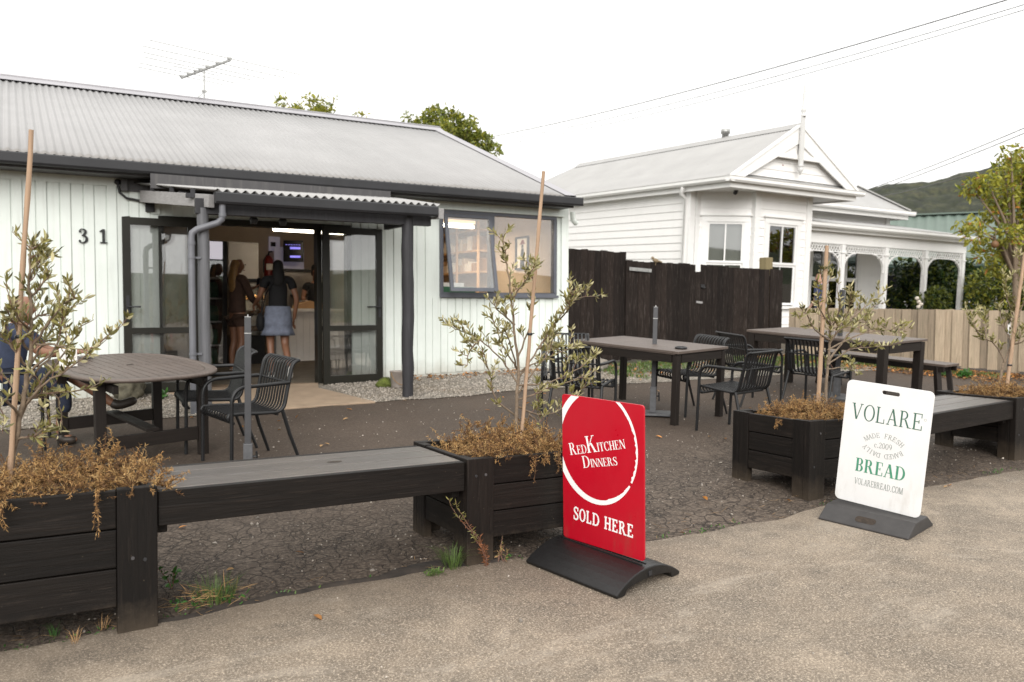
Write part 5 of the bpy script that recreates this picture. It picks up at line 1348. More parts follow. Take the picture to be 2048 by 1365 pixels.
for s in (-1, 1):
    X = lambda t: gc+s*(gc-gx0)*t
    poly = [(X(0), gzr-.02), (X(.97), gz0+.03), (X(.97)-s*.30, gz0+.02), (X(0), gzr-.36)]
    b.prism(poly, 'y', .035, (0, gy-.01, 0))
    b.prism([(X(0), gzr+.035), (X(1.), gz0+.045), (X(1.), gz0-.01), (X(0), gzr-.022)], 'y', .06, (0, gy-.035, 0))
barge = VB(b, 'barge_board', M['trimwhite'])
b = MB(); hw = .60; zc = gzr-.60
b.prism([(gc-hw*.92, zc), (gc-.02, zc-.0), (gc-.02, gzr-.34), (gc-.08, gzr-.34)], 'y', .02, (0, gy+.026, 0)); b.prism([(gc+.02, zc), (gc+hw*.92, zc), (gc+.08, gzr-.34), (gc+.02, gzr-.34)], 'y', .02, (0, gy+.026, 0))
b.bb(gc-hw, gc+hw, gy-.012, gy+.05, zc-.09, zc-.001)
VB(b, 'collar_panel', M['trimwhite'])
b = MB(); b.bb(gc-.055, gc+.055, gy-.075, gy-.036, gzr-.82, gzr+.16); b.lathe([(0, .0), (.012, .0), (.018, .03), (.03, .05), (.055, .09), (.055, .12), (.03, .15), (.06, .17), (.06, .19), (0, .19)], (gc, gy-.055, gzr-1.0), 12)
b.lathe([(.055, 0), (.06, .03), (.03, .06), (.05, .10), (.05, .15), (.038, .18), (.030, .40), (.014, .85), (0, .90)], (gc, gy-.055, gzr+.161), 12)
VB(b, 'finial', M['greyedwhite'])
ab = thing('alarm_box', 'small white alarm box with red lamp on the villa gable', 'alarm'); q = atY(1557, 337, gy+.06); ab.location = q
b = MB(); b.bb(-.09, .09, -.05, .05, -.12, .12); b.build('box', M['trimwhite'], ab, .01); b = MB(); b.ell((.04, -.055, .05), (.04, .025, .045), 10, 8); b.build('red_lamp', M['extred'], ab)
for i, (px, py, yy, lab) in enumerate(((1471, 381, 12.44, 'small dark floodlight under the eave left of the villa bay'), (1617, 397, 13.0, 'twin floodlight on the right side of the villa bay'))):
    fl = thing('floodlight', lab, 'light'); fl.location = atY(px, py, yy); b = MB(); b.tube([(0, 0, .10), (0, 0, .03)], .02, 8); b.build('bracket', M['galv'], fl)
    b = MB(); b.tube([(.05, 0, .05), (-.06, -.05, -.07)], .042, 10); b.build('lamp_head', M['fridge_black'] if i == 0 else M['galv'], fl)
    if i: b = MB(); b.tube([(-.02, 0, .02), (-.12, -.05, -.06)], .042, 10); b.tube([(.06, 0, .02), (.12, -.05, -.03)], .036, 10); b.build('lamp_head', M['galv'], fl)
# verandah
vy, vx0, vx1 = 12.62, 14.66, 20.72; vz = 3.42; vfl = .95
b = MB(); vs, fs = corrugated((vx0-.02, vy-.16, vz), (21.25, vy-.16, vz), (vx0-.02, 14.38, vz+.33), (20.2, 14.38, vz+.33), .0762, .010, 6, 1); b.add(vs, fs, 0, True)
b.add([(21.25, vy-.16, vz), (21.25, 18, vz), (20.2, 18, vz+.33), (20.2, 14.38, vz+.33)], [(0, 1, 2, 3)])
rv3 = VB(b, 'verandah_roof', M['roof_house'], recalc=False)
b = MB(); gutter(b, (vx0, vy-.17), (21.27, vy-.17), vz-.10); gutter(b, (21.27, vy-.17), (21.27, 18), vz-.10); b.bb(vx0, 21.2, vy-.15, vy-.12, vz-.17, vz-.012); VB(b, 'verandah_gutter', M['trimwhite'])
b = MB(); b.bb(vx0, 21.2, vy-.119, 14.36, vz-.13, vz-.11); VB(b, 'verandah_ceiling', M['trimwhite'])
b = MB(); b.bb(vx0-.0, vx1+.05, vy-.03, vy+.03, vz-.42, vz-.131); VB(b, 'verandah_beam', M['trimwhite'])
vp = [16.06, 17.60, 19.13, vx1-.05]
for i, x in enumerate(vp): b = MB(); b.bb(x-.055, x+.055, vy-.055, vy+.055, vfl, vz-.431); b.bb(x-.075, x+.075, vy-.075, vy+.075, vz-.62, vz-.59); VB(b, 'verandah_post', M['trimwhite'], bev=.006)
b = MB(); x = vp[3]; b.bb(x-.055, x+.055, 14.9, 15.01, vfl, vz-.43); VB(b, 'verandah_post', M['trimwhite'])
def fret(x0, x1, y):
    """arched fretwork: a pierced frieze of small loops above quarter-round brackets"""
    b = MB(); zb, zt2 = vz-.60, vz-.422; th = .012
    b.bb(x0, x1, y-th, y+th, zt2-.015, zt2); b.bb(x0, x1, y-th, y+th, zb, zb+.022)
    n = int((x1-x0)/.085); w = (x1-x0)/n
    for i in range(n):
        c = x0+(i+.5)*w
        b.beam((c-w/2, y, zb+.022), (c+w/2, y, zt2-.015), .016, .014, up=(0, 1, 0)); b.beam((c+w/2, y+.002, zb+.022), (c-w/2, y+.002, zt2-.015), .016, .014, up=(0, 1, 0))
    for s, xe in ((1, x0), (-1, x1)):
        rr_ = .40; N = 9; pts = [(xe+s*rr_*(1-math.cos(R(90*k/N))), zb-rr_*1.0+rr_*math.sin(R(90*k/N))) for k in range(N+1)]
        for k in range(N):
            (u0, v0), (u1, v1) = pts[k], pts[k+1]; b.beam((u0, y, v0), (u1, y, v1), .022, .05, up=(0, 1, 0))
        for k in (2, 4, 6):
            u, v = pts[k]; b.beam((u, y+.001, v), (xe+s*.02, y+.001, zb-.01), .016, .025, up=(0, 1, 0))
        b.bb(xe, xe+s*.03, y-th, y+th, zb-.42, zb-.001); b.ell((xe+s*.10, y, zb-.12), (.035, .012, .035), 8, 6); b.ell((xe+s*.20, y, zb-.07), (.03, .012, .03), 8, 6)
    return VB(b, 'fretwork', M['trimwhite'])
for a, c in zip([vx0]+[x+.056 for x in vp[:-1]], [x-.056 for x in vp]): fret(a, c, vy)
b = MB(); b.bb(vx0, vx1+.12, vy-.10, 14.38, vfl-.09, vfl-.001); b.bb(vx0, vx1+.1, vy-.06, vy-.02, .5, vfl-.091); VB(b, 'verandah_floor', M['white'])
b = MB(); b.bb(vp[1]+.06, vp[3]-.06, vy-.03, vy+.03, vfl+.10, vfl+.15)
for i in range(22): b.bb(vp[1]+.13+i*.14, vp[1]+.16+i*.14, vy-.012, vy+.012, vfl+.0, vfl+.099)
VB(b, 'verandah_rail', M['trimwhite'])
for a, c in ((17.15, 17.60), (17.80, 18.22), (18.47, 18.93)): sash_window((a, 14.375), (c, 14.375), 1.45, 3.05, mullion=False)
# villa front door mat of dark boards is hidden by the fence

# ------------------------------------------------------------------ green-roofed house, farther off
q = atD(2020, 425, 28)
gh = thing('neighbour_house', 'house with long faded green metal roof beyond the verandah', 'house', (q.x, q.y, .75), R(122)); rzg, ezg = q.z-.75, 2.2
b = MB(); b.bb(-9, 21, -3.8, 3.8, 0, 2.15); b.build('wall', M['white'], gh)
b = MB(); vs, fs = corrugated((22, 4.4, ezg), (-10, 4.4, ezg), (22, 0, rzg), (-10, 0, rzg), .30, .022, 6, 1); b.add(vs, fs, 0, False)
b.add([(22, -4.4, ezg), (-10, -4.4, ezg), (-10, 0, rzg), (22, 0, rzg)], [(0, 1, 2, 3)]); rg_ = b.build('roof', M['roof_green'], gh, recalc=False)
b = MB(); b.beam((22, 0, rzg+.03), (-10, 0, rzg+.03), .35, .05); b.build('ridge_cap', M['roof_green'], rg_)
b = MB(); gutter(b, (-10, 4.42), (22, 4.42), ezg-.10); b.v = [(v[0], 8.84-v[1], v[2]) for v in b.v]; b.bb(-9.9, 21.9, 4.36, 4.40, ezg-.22, ezg-.03); b.build('gutter', plain('dark_green_gutter', (.04, .07, .055), .5), gh)
for xx in (-4, 3, 9):
    b = MB(); b.bb(xx, xx+1.4, 3.801, 3.83, .7, 1.9); b.build('window', M['screen'], gh)

# ------------------------------------------------------------------ bush-covered hill
def hill(name, px0, px1, prof, dist, depth, seed, ndome):
    rs = np.random.RandomState(seed); nu, nv = 300, 110
    rays = [ray(px0+(px1-px0)*i/(nu-1), 600) for i in range(nu)]; L = dist*(px1-px0)/F_PX
    U, Vv = np.meshgrid(np.linspace(0, L, nu), np.linspace(0, 1, nv), indexing='ij')
    xs = [p[0] for p in prof]; hs = [(atD(p[0], p[1]+24, dist+depth).z) for p in prof]
    top = np.interp(U/L*(px1-px0)+px0, xs, hs)
    base = top*np.sin(np.clip(Vv, 0, 1)*math.pi/2)**1.1
    base += (N1(U*.05, Vv*4+3)-.5)*5*Vv*(1-Vv)*2
    D = Vv*depth; Z = np.zeros_like(base); cu = rs.rand(ndome)*L; cv = rs.rand(ndome)*depth; r = rs.uniform(1.6, 5.2, ndome)
    for i in range(ndome):
        m = (np.abs(U-cu[i]) < r[i]) & (np.abs(D-cv[i]) < r[i]*1.3)
        if not m.any(): continue
        q = 1-((U[m]-cu[i])/r[i])**2-((D[m]-cv[i])/(r[i]*1.3))**2
        Z[m] = np.maximum(Z[m], np.sqrt(np.clip(q, 0, None))*r[i]*.95)
    H = base+Z
    vs = [(rays[i].x*(dist+float(D[i, j])), rays[i].y*(dist+float(D[i, j])), float(H[i, j])) for i in range(nu) for j in range(nv)]
    fs = [(i*nv+j, (i+1)*nv+j, (i+1)*nv+j+1, i*nv+j+1) for i in range(nu-1) for j in range(nv-1)]
    t = NT(name+'_bush'); t.set(Roughness=.95)
    c_ = t.ramp(t.noise(.16, detail=9, rough=.78), [(.30, (.010, .013, .008)), (.50, (.030, .036, .015)), (.68, (.095, .088, .038))])
    c_ = t.mix(t.ramp(t.noise(.5, detail=7, rough=.75), [(.38, .85), (.58, 0.)]), c_, (.012, .014, .010)); t.set(Base_Color=c_)
    t.bump(t.noise(1.6, detail=6), .8, .8)
    b = MB(); b.add(vs, fs, 0, True); return tag(b.build(name, t.mat, recalc=False), kind='structure')
hill('hill', 1640, 2300, [(1640, 470), (1700, 400), (1724, 386), (1770, 374), (1850, 370), (1880, 366), (1910, 355), (1960, 345), (2000, 338), (2100, 320), (2300, 330)], 230, 120, 5, 2600)
b = MB()                                       # wooded rise on the far side of the road, only mirrored in panes
for i in range(60):
    a = -120+i*4; b.add([(a, -60, -1), (a+4, -60, -1), (a+4, -75, 4.2+3*float(N2(i*.3+.3, .5))), (a, -75, 4.2+3*float(N2(i*.3, .5)))], [(0, 1, 2, 3)])
tag(b.build('hill', plain('far_wooded_slope', (.05, .06, .03), .95, .4, .2), recalc=False), kind='structure')

# ------------------------------------------------------------------ wires and aerial
def wire(pa, da, pb, db, r, sag, label):
    A, B_ = atD(*pa, da), atD(*pb, db); pts = []
    for i in range(25): t = i/24; p = A*(1-t)+B_*t; p.z -= sag*4*t*(1-t); pts.append(p)
    b = MB(); b.tube(pts, r, 6, smooth=True); o = b.build('power_line', M['charcoal'] if r > .01 else M['pole_sleeve'])
    me = o.data; c = A; me.transform(Matrix.Translation(-c)); o.location = c
    tag(o, label, 'cable', 'overhead cables')
wire((880, 292), 62, (2120, -32), 26, .022, .5, 'dark overhead cable running from the cafe roof to the top right corner')
wire((880, 300), 62, (2120, -12), 26, .015, .6, 'middle thin overhead cable above the white villa')
wire((880, 306), 62, (2120, -2), 26, .014, .7, 'lowest thin overhead cable above the white villa')
wire((1560, 430), 70, (2120, 226), 30, .020, .4, 'upper of the two close overhead cables right of the villa gable')
wire((1560, 436), 70, (2120, 237), 30, .020, .4, 'lower of the two close overhead cables right of the villa gable')
wire((1700, 400), 70, (2120, 288), 30, .021, .4, 'single overhead cable passing in front of the wooded hill')
an = thing('tv_aerial', 'old television aerial with long thin rods above the roof ridge', 'aerial', (2.80, RY, RZ+.04)); an.rotation_euler = (0, 0, 0)
b = MB(); b.tube([(0, 0, -.05), (0, 0, .52)], .014, 8); b.tube([(0, 0, .13), (-.12, -.1, .0)], .008, 6); b.box((0, 0, .14), (.08, .05, .03)); b.build('mast', M['galv'], an)
bd_ = V((-.30, .95, 0)).normalized(); el = V((.97, .24, 0)); zb = .50
b = MB(); b.beam(bd_*-.85+V((0, 0, zb)), bd_*.80+V((0, 0, zb)), .03, .03); b.build('boom', M['galv'], an)
for i, (t, hl) in enumerate(((-.82, 1.28), (-.45, 1.22), (-.12, 1.05), (.12, .95), (.28, .40), (.52, .85), (.78, .75))):
    b = MB(); c = bd_*t+V((0, 0, zb+.03)); b.tube([c-el*hl, c+el*hl], .0062, 6); b.box(c, (.07, .04, .03)); b.build('rod', M['galv'], an)
# ------------------------------------------------------------------ plants
def leaf_quads(mb, p, d, L, w, nrm, mi, fold=.25):
    """one lance-shaped leaf, folded along its midrib"""
    d = d.normalized(); s = d.cross(nrm)
    if s.length < 1e-4: s = d.orthogonal()
    s.normalize(); n = s.cross(d); a, m1, m2, t = p, p+d*L*.35, p+d*L*.70+n*L*.03, p+d*L
    up1, up2 = n*w*fold, n*w*fold*.8
    mb.add([a, m1+s*w*.5+up1, m2+s*w*.42+up2, t, m2-s*w*.42+up2, m1-s*w*.5+up1, m1, m2], [(0, 1, 6), (1, 2, 7, 6), (2, 3, 7), (7, 3, 4), (6, 7, 4, 5), (0, 6, 5)], mi)
def rv(rr): 
    while True:
        v = V((rr.uniform(-1, 1), rr.uniform(-1, 1), rr.uniform(-1, 1)))
        if .05 < v.length < 1: return v.normalized()
def olive(name, label, trunk, branches, Y, seed, dens=1., sc=1., tr=.013, leafL=.047):
    """trunk and branches are photo pixel polylines, laid out in depth round the plane y=Y"""
    rr = random.Random(seed); base = atY(*trunk[0], Y)
    e = thing(name, label, 'tree', tuple(base), 0, 'young olive trees in the planters'); o = V(base)
    bw, lf = MB(), MB()
    def path(px, y0, y1):
        k = len(px); pts = []
        for i, p in enumerate(px):
            t = i/max(1, k-1); pts.append(atY(*p, y0+(y1-y0)*t))
        # resample smooth
        out = []
        for i in range(k-1):
            for j in range(5):
                f = j/5; P = [pts[max(0, min(k-1, i+q))] for q in (-1, 0, 1, 2)]
                out.append(.5*((2*P[1])+(P[2]-P[0])*f+(2*P[0]-5*P[1]+4*P[2]-P[3])*f*f+(3*P[1]-P[0]-3*P[2]+P[3])*f**3))
        out.append(pts[-1]); return [p+rv(rr)*.004 for p in out]
    def leaves_along(pts, t0, n, spread=.9):
        for i in range(n):
            t = t0+(1-t0)*(rr.random()**.75); q = t*(len(pts)-1); k = min(int(q), len(pts)-2); p = pts[k].lerp(pts[k+1], q-k)
            d = (pts[k+1]-pts[k]).normalized(); dirv = (d*.65+rv(rr)*spread+V((0, 0, .45))).normalized()
            mi = rr.choices((0, 1, 2), (.48, .32, .20))[0]
            leaf_quads(lf, p-o, dirv, leafL*rr.uniform(.6, 1.2)*sc, leafL*.25*rr.uniform(.8, 1.3)*sc, rv(rr), mi)
    def twig(p, d, L, r):
        pts = [p]; dd = d.normalized()
        for i in range(5): dd = (dd+rv(rr)*.28+V((0, 0, .05))).normalized(); pts.append(pts[-1]+dd*L/5)
        bw.tube([q-o for q in pts], [r*(1-.7*i/5) for i in range(6)], 5, cap=False, mi=1); leaves_along(pts, .15, int((7+L*62)*dens)); return pts
    tp = path(trunk, Y, Y+rr.uniform(-.05, .05)); n = len(tp); bw.tube([p-o for p in tp], [tr*(1-.78*i/(n-1)) for i in range(n)], 8)
    for k in range(n-1):
        if k/n > .45:
            for q in range(2):
                d = rv(rr); d.z = abs(d.z)+.4
                if rr.random() < .6*dens: twig(tp[k], d, rr.uniform(.05, .14)*sc, .0028)
    leaves_along(tp, .55, int(26*dens))
    for br in branches:
        bp = path(br, Y+rr.uniform(-.03, .03), Y+rr.uniform(-.32, .32)*sc); m = len(bp)
        bw.tube([p-o for p in bp], [tr*.5*(1-.72*i/(m-1)) for i in range(m)], 6, mi=0)
        leaves_along(bp, .35, int(16*dens*m/10))
        for k in range(int(m*.22), m):
            if rr.random() < .62*dens:
                d = (bp[min(k+1, m-1)]-bp[max(0, k-1)]).normalized()+rv(rr)*.9+V((0, 0, .6)); twig(bp[k], d, rr.uniform(.05, .15)*sc, .0024)
    bw.build('branches', [M['bark'], M['twig']], e); lf.build('leaves', [M['olive_a'], M['olive_b'], M['olive_c']], e, recalc=False)
    return e
olive('olive_tree', 'leafy young olive tree in the left front planter', [(16, 975), (32, 880), (48, 790), (62, 690), (60, 600), (58, 545), (64, 492)],
      [[(42, 830), (80, 775), (150, 730), (225, 665)], [(50, 770), (95, 720), (140, 670), (185, 640)], [(60, 700), (95, 650), (130, 605), (150, 598)], [(62, 640), (90, 628), (142, 622)],
       [(48, 800), (90, 790), (165, 780), (215, 760)], [(35, 860), (60, 800), (110, 790), (125, 850)], [(55, 700), (30, 650), (8, 615)], [(50, 730), (20, 690), (-10, 660)], [(60, 660), (40, 640), (22, 610)],
       [(60, 600), (75, 580), (102, 545)], [(60, 560), (72, 530), (88, 520)], [(45, 800), (15, 760), (-15, 720)], [(30, 880), (70, 870), (100, 850)], [(55, 745), (110, 700), (125, 640)], [(40, 830), (10, 800), (-5, 830)], [(70, 780), (120, 720), (160, 660)], [(55, 740), (85, 690), (110, 650)], [(62, 690), (105, 690), (170, 700)]],
      4.36, 31, .70, 1.0, .014, .048)
olive('olive_tree', 'sparse spreading olive tree in the planter behind the red sign', [(1034, 905), (1032, 820), (1037, 750), (1030, 670), (1022, 590), (1014, 530), (1004, 468)],
      [[(1036, 770), (1005, 722), (960, 680), (915, 660), (896, 650)], [(1034, 835), (990, 795), (980, 750), (965, 700)], [(1036, 800), (1090, 780), (1145, 760), (1195, 740)], [(1036, 760), (1075, 700), (1115, 640), (1150, 600), (1195, 592)],
       [(1034, 720), (1060, 650), (1068, 590), (1060, 530)], [(1028, 650), (1000, 625), (975, 595)], [(1032, 735), (1005, 690), (985, 640)], [(1036, 815), (1085, 830), (1125, 815), (1170, 770)], [(1036, 745), (1085, 720), (1130, 700), (1160, 690)],
       [(1022, 600), (1045, 570), (1062, 545)], [(960, 680), (940, 700), (935, 730)], [(1120, 640), (1135, 620), (1145, 585)], [(1034, 790), (1070, 740), (1100, 700), (1108, 650)], [(1034, 740), (1020, 690), (1010, 660)], [(1060, 830), (1080, 845), (1075, 800)], [(1036, 770), (1100, 765), (1170, 730), (1185, 715)], [(1075, 700), (1100, 690), (1140, 720)]],
      4.36, 32, .92, .95, .0125, .048)
olive('olive_tree', 'bushy olive tree in the planter behind the white bread sign', [(1653, 850), (1652, 780), (1657, 715), (1660, 650), (1652, 600), (1640, 540)],
      [[(1655, 730), (1700, 700), (1745, 695), (1795, 690)], [(1656, 725), (1700, 665), (1730, 630), (1755, 600)], [(1658, 690), (1690, 640), (1700, 600), (1705, 585)], [(1658, 680), (1630, 660), (1610, 625), (1600, 640)], [(1660, 650), (1640, 620), (1635, 590)], [(1654, 740), (1690, 735), (1720, 750)],
       [(1656, 700), (1720, 670), (1770, 660), (1790, 665)], [(1658, 665), (1680, 620), (1675, 590)], [(1700, 640), (1730, 615), (1745, 600)], [(1656, 720), (1690, 680), (1720, 640), (1740, 650)], [(1660, 660), (1700, 640), (1725, 600)], [(1658, 690), (1680, 660), (1715, 655)]],
      4.38, 33, .82, 1.05, .014, .052)
olive('olive_tree', 'thin olive tree in the planter at the right edge', [(1995, 810), (2004, 740), (2022, 690), (2034, 630), (2040, 560), (2044, 510)],
      [[(2010, 725), (1990, 690), (1960, 670), (1940, 640)], [(2022, 690), (2005, 640), (1998, 610)], [(2030, 640), (2012, 590), (2008, 560)], [(2034, 640), (2050, 600), (2060, 570)], [(1975, 680), (1965, 640), (1970, 620)], [(2020, 690), (2050, 680), (2080, 640)]],
      4.40, 34, .95, 1.1, .015, .054)
def stake(label, pxa, pxb, Y, r, ties):
    a, b_ = atY(*pxa, Y), atY(*pxb, Y); e = thing('garden_stake', label, 'stake', tuple(a), 0, 'stakes tied to the olive trees'); rr = random.Random(int(pxa[0])); n = 16
    b = MB(); b.tube([(b_-a)*(i/n)+rv(rr)*.0015 for i in range(n+1)], [r*rr.uniform(.94, 1.05)*(1-.12*i/n)*(1.12 if i in (5, 10, 13) else 1) for i in range(n+1)], 9); b.build('stake', M['bamboo'], e)
    for t in ties:
        p = (b_-a)*t; b = MB(); b.lathe([(r+.002, -.008), (r+.006, 0), (r+.002, .008)], tuple(p), 12); b.tube([p+V((r, 0, 0)), p+V((r+.03, .02, .004))], .004, 6); b.build('tie', M['fridge_black'], e)
stake('long wooden stake rising above the cafe gutter at the far left', (18, 985), (63, 260), 4.33, .0118, (.43,))
stake('long wooden stake of the olive tree behind the red sign', (1040, 905), (1087, 343), 4.34, .0118, (.42,))
stake('greenish wooden stake beside the olive tree behind the white sign', (1634, 845), (1654, 492), 4.34, .0165, ())
stake('wooden stake leaning at the right edge of the photo', (2008, 815), (2050, 505), 4.36, .0165, (.27,))

def dead_shrub(label, x0, x1, y0, y1, z, h, n, seed, trail=(), spikes=(), cols=(0, 1, 2)):
    rr = random.Random(seed); c = V(((x0+x1)/2, (y0+y1)/2, z)); e = thing('dead_shrub', label, 'shrub', tuple(c), 0, 'dried brown ground cover in the planters')
    b = MB(); st = MB()
    def sprig(p, d, L, nl, droop=0.):
        pts = [p]; dd = d.normalized(); col = rr.choices((0, 1, 2), (.45, .30, .25))[0]
        for i in range(5): dd = (dd+rv(rr)*.28+V((0, 0, -droop))).normalized(); pts.append(pts[-1]+dd*L/5)
        st.tube(pts, [.0022, .002, .0018, .0015, .001, .0006], 3, cap=False)
        for i in range(nl):
            q = (i+.5)/nl*4.9; k = int(q); pp = pts[k].lerp(pts[k+1], q-k); t = (pts[k+1]-pts[k]).normalized()
            s = (t*.55+rv(rr)*.9).normalized(); w = V((rr.uniform(-1, 1), rr.uniform(-1, 1), rr.uniform(-1, 1))).cross(s)
            if w.length < .05: continue
            w = w.normalized()*.0017; Ln = rr.uniform(.010, .022)
            b.add([pp-w, pp+w, pp+s*Ln*.6+w*.8, pp+s*Ln, pp+s*Ln*.6-w*.8], [(0, 1, 2, 3, 4)], col if rr.random() < .8 else rr.randrange(3))
    for i in range(n):
        u, v = rr.random(), rr.random(); x, y = x0+(x1-x0)*u-c.x, y0+(y1-y0)*v-c.y
        m = h*(.45+.9*float(N1(u*5+seed, v*4+seed)))*(1-.55*abs(2*u-1)**3)
        zz = rr.uniform(0, 1)**.8*m; d = V((rr.uniform(-1, 1), rr.uniform(-1, 1), rr.uniform(-.1, .75)))
        sprig(V((x, y, zz*.8)), d, rr.uniform(.05, .13), 30)
    for (x, y, dx, dy, L) in trail: sprig(V((x, y, z+.02))-c, V((dx, dy, .15)), L*.35, 22); 
    for (x, y, dx, dy, L) in trail:
        for k in range(3):
            pts = V((x+rr.uniform(-.01, .01), y+rr.uniform(-.006, .006), z+.05))-c
            q = pts+V((dx*.05, dy*.05, .01)); sprig(pts, V((dx, dy, .1)), .06, 16); sprig(q, V((dx*.15, dy*.15, -1)), L*rr.uniform(.6, 1.), 34, .05)
    for (x, y, dx, dy, L) in spikes:
        for k in range(9): sprig(V((x+dx*L*k/9+rr.uniform(-.02, .02), y+rr.uniform(-.02, .02), z+.05+L*.85*k/9))-c, V((dx+rr.uniform(-.3, .3), rr.uniform(-.3, .3), 1)), .07, 26)
    st.build('stems', M['dead_b'], e, recalc=False); b.build('foliage', [M['dead_a'], M['dead_b'], M['dead_c']], e, recalc=False)
    return e
dead_shrub('wide brown dried shrub filling the left front planter', -.65, .62, 4.01, 4.60, .590, .155, 1100, 41, trail=((.30, 4.00, -.0, -1, .20), (.545, 4.10, 1, -.2, .17), (-.05, 4.0, 0, -1, .14)), spikes=((.35, 4.50, .25, 0, .20), (.13, 4.55, -.12, 0, .20), (.22, 4.5, .0, 0, .1), (.42, 4.5, .1, 0, .12), (.2, 4.3, .1, 0, .1)))
dead_shrub('brown dried shrub spilling from the planter behind the red sign', 2.20, 2.88, 4.02, 4.62, .575, .17, 700, 42, trail=((2.50, 4.0, 0, -1, .16), (2.66, 4.0, 0, -1, .12), (2.58, 4.0, 0, -1, .06)), spikes=((2.36, 4.45, -.15, 0, .15), (2.47, 4.5, .2, 0, .15), (2.78, 4.5, 0, 0, .14)))
dead_shrub('straw brown shrub in the planter behind the white sign', 4.92, 5.56, 4.04, 4.62, .615, .165, 560, 43, trail=((5.18, 4.0, 0, -1, .14), (4.83, 4.25, -1, 0, .08)), spikes=((5.15, 4.4, .2, 0, .1),))
dead_shrub('greyish brown dead shrub in the planter at the right edge', 7.56, 8.2, 4.08, 4.64, .68, .16, 420, 44)

def blades(mb, c, n, r, h, rr, mi=0, lean=.6, w=.004):
    for i in range(n):
        a = rr.uniform(0, 6.283); q = rr.random()**.6*r; p = V((c[0]+q*math.cos(a), c[1]+q*math.sin(a), c[2])); out = V((math.cos(a+rr.uniform(-.6, .6)), math.sin(a+rr.uniform(-.6, .6)), 0)); L = h*rr.uniform(.5, 1.1); l = lean*rr.uniform(.2, 1.2)
        s = V((-out.y, out.x, 0))*w*rr.uniform(.6, 1.2); m = p+V((0, 0, L*.6))+out*L*l*.35; t = p+V((0, 0, L*(1-.35*l)))+out*L*l
        mb.add([p-s, p+s, m+s*.8, t, m-s*.8], [(0, 1, 2, 4), (4, 2, 3)], mi)
def tuft(name, label, cat, px, n, r, h, seed, mats, lean=.6, ww=.004, extra=None, k=1):
    q = atG(*px); rr = random.Random(seed); e = thing(name, label, cat, (q.x, q.y, gz(q.x, q.y)+.006)); b = MB()
    blades(b, (0, 0, 0), n, r, h, rr, 0, lean, ww)
    if extra: extra(b, rr)
    b.build('blades', mats, e, recalc=False); return e
def mixed(b, rr):
    for i in range(90):
        p = V((rr.uniform(-.16, .12), rr.uniform(-.10, .10), rr.uniform(.0, .05))); d = V((rr.uniform(-1, 1), rr.uniform(-1, 1), rr.uniform(-.1, .3))); leaf_quads(b, p, d, rr.uniform(.05, .14), .004, rv(rr), 1)
    for i in range(60):
        p = V((rr.uniform(-.20, .14), rr.uniform(-.12, .08), rr.uniform(.0, .03))); leaf_quads(b, p, rv(rr)+V((0, 0, .6)), rr.uniform(.02, .04), .012, rv(rr), 2)
tuft('grass_tuft', 'green grass tuft with dry straw on the kerb right of the left planter', 'grass', (430, 1205), 150, .09, .15, 51, [M['grass'], M['straw'], M['weed']], .8, .0013, mixed)
tuft('grass_tuft', 'bright green grass tuft at the foot of the planter behind the red sign', 'grass', (905, 1138), 150, .05, .15, 52, [M['grass'], M['straw'], M['weed']], 1., .0012)
tuft('grass_tuft', 'small green weed patch on the kerb left of the red sign planter', 'grass', (870, 1152), 24, .03, .05, 53, [M['grass'], M['straw'], M['weed']], 1.2, .0013, lambda b, rr: [leaf_quads(b, V((rr.uniform(-.07, .05), rr.uniform(-.03, .02), .01)), rv(rr)+V((0, 0, .5)), .03, .009, rv(rr), 0) for i in range(40)])
def weed_plant(label, px, h, seed, n=4, leaves=9, lsz=.05, mats=None, name='weed', dry=False):
    q = atG(*px); rr = random.Random(seed); e = thing(name, label, 'weed', (q.x, q.y, gz(q.x, q.y)+.004)); st, lf = MB(), MB()
    for k in range(n):
        d = V((rr.uniform(-.5, .5), rr.uniform(-.5, .5), 1)); pts = [V((rr.uniform(-.02, .02), rr.uniform(-.02, .02), 0))]; L = h*rr.uniform(.6, 1.05)
        for i in range(6): d = (d+rv(rr)*.2).normalized(); pts.append(pts[-1]+d*L/6)
        st.tube(pts, [.0035*(1-.1*i) for i in range(7)], 5, cap=False)
        for i in range(leaves):
            t = .25+.75*i/leaves; j = min(int(t*6), 5); p = pts[j].lerp(pts[j+1], t*6-j); leaf_quads(lf, p, rv(rr)+V((0, 0, .35)), lsz*rr.uniform(.6, 1.2), lsz*(.5 if not dry else .2)*rr.uniform(.7, 1.1), rv(rr), rr.randrange(2))
    st.build('stems', M['twig'], e); lf.build('leaves', mats or [M['weed'], M['weed']], e, recalc=False); return e
weed_plant('dark leafed weed beside the right foot of the left planter', (338, 1178), .13, 61, 3, 6, .045)
e = thing('dry_weed', 'tall dried weed stalk leaning on the planter behind the red sign', 'weed'); q = atG(968, 1132); e.location = (q.x, q.y-.03, gz(q.x, q.y)); st, lf = MB(), MB(); rr = random.Random(62)
for k in range(3):
    tgt = [(905, 995), (920, 1000), (948, 1060)][k]; a = V(e.location); b_ = atY(*tgt, q.y-.05-.02*k); pts = [(b_-a)*(i/9)+V((.03*math.sin(i*.6), 0, 0))*(1 if k < 2 else .5)+rv(rr)*.006 for i in range(10)]
    st.tube(pts, [.004*(1-.08*i) for i in range(10)], 5, cap=False)
    for i in range(70):
        t = rr.random()*8.9; j = int(t); p = pts[j].lerp(pts[j+1], t-j); leaf_quads(lf, p, rv(rr)+V((0, 0, .5)), rr.uniform(.015, .04), .005, rv(rr), 0 if t < 6 else 1)
st.build('stems', M['twig'], e); lf.build('leaves', [leafmat('rusty_dry_leaf', (.17, .065, .025), .5, .8, .1), M['olive_a']], e, recalc=False)
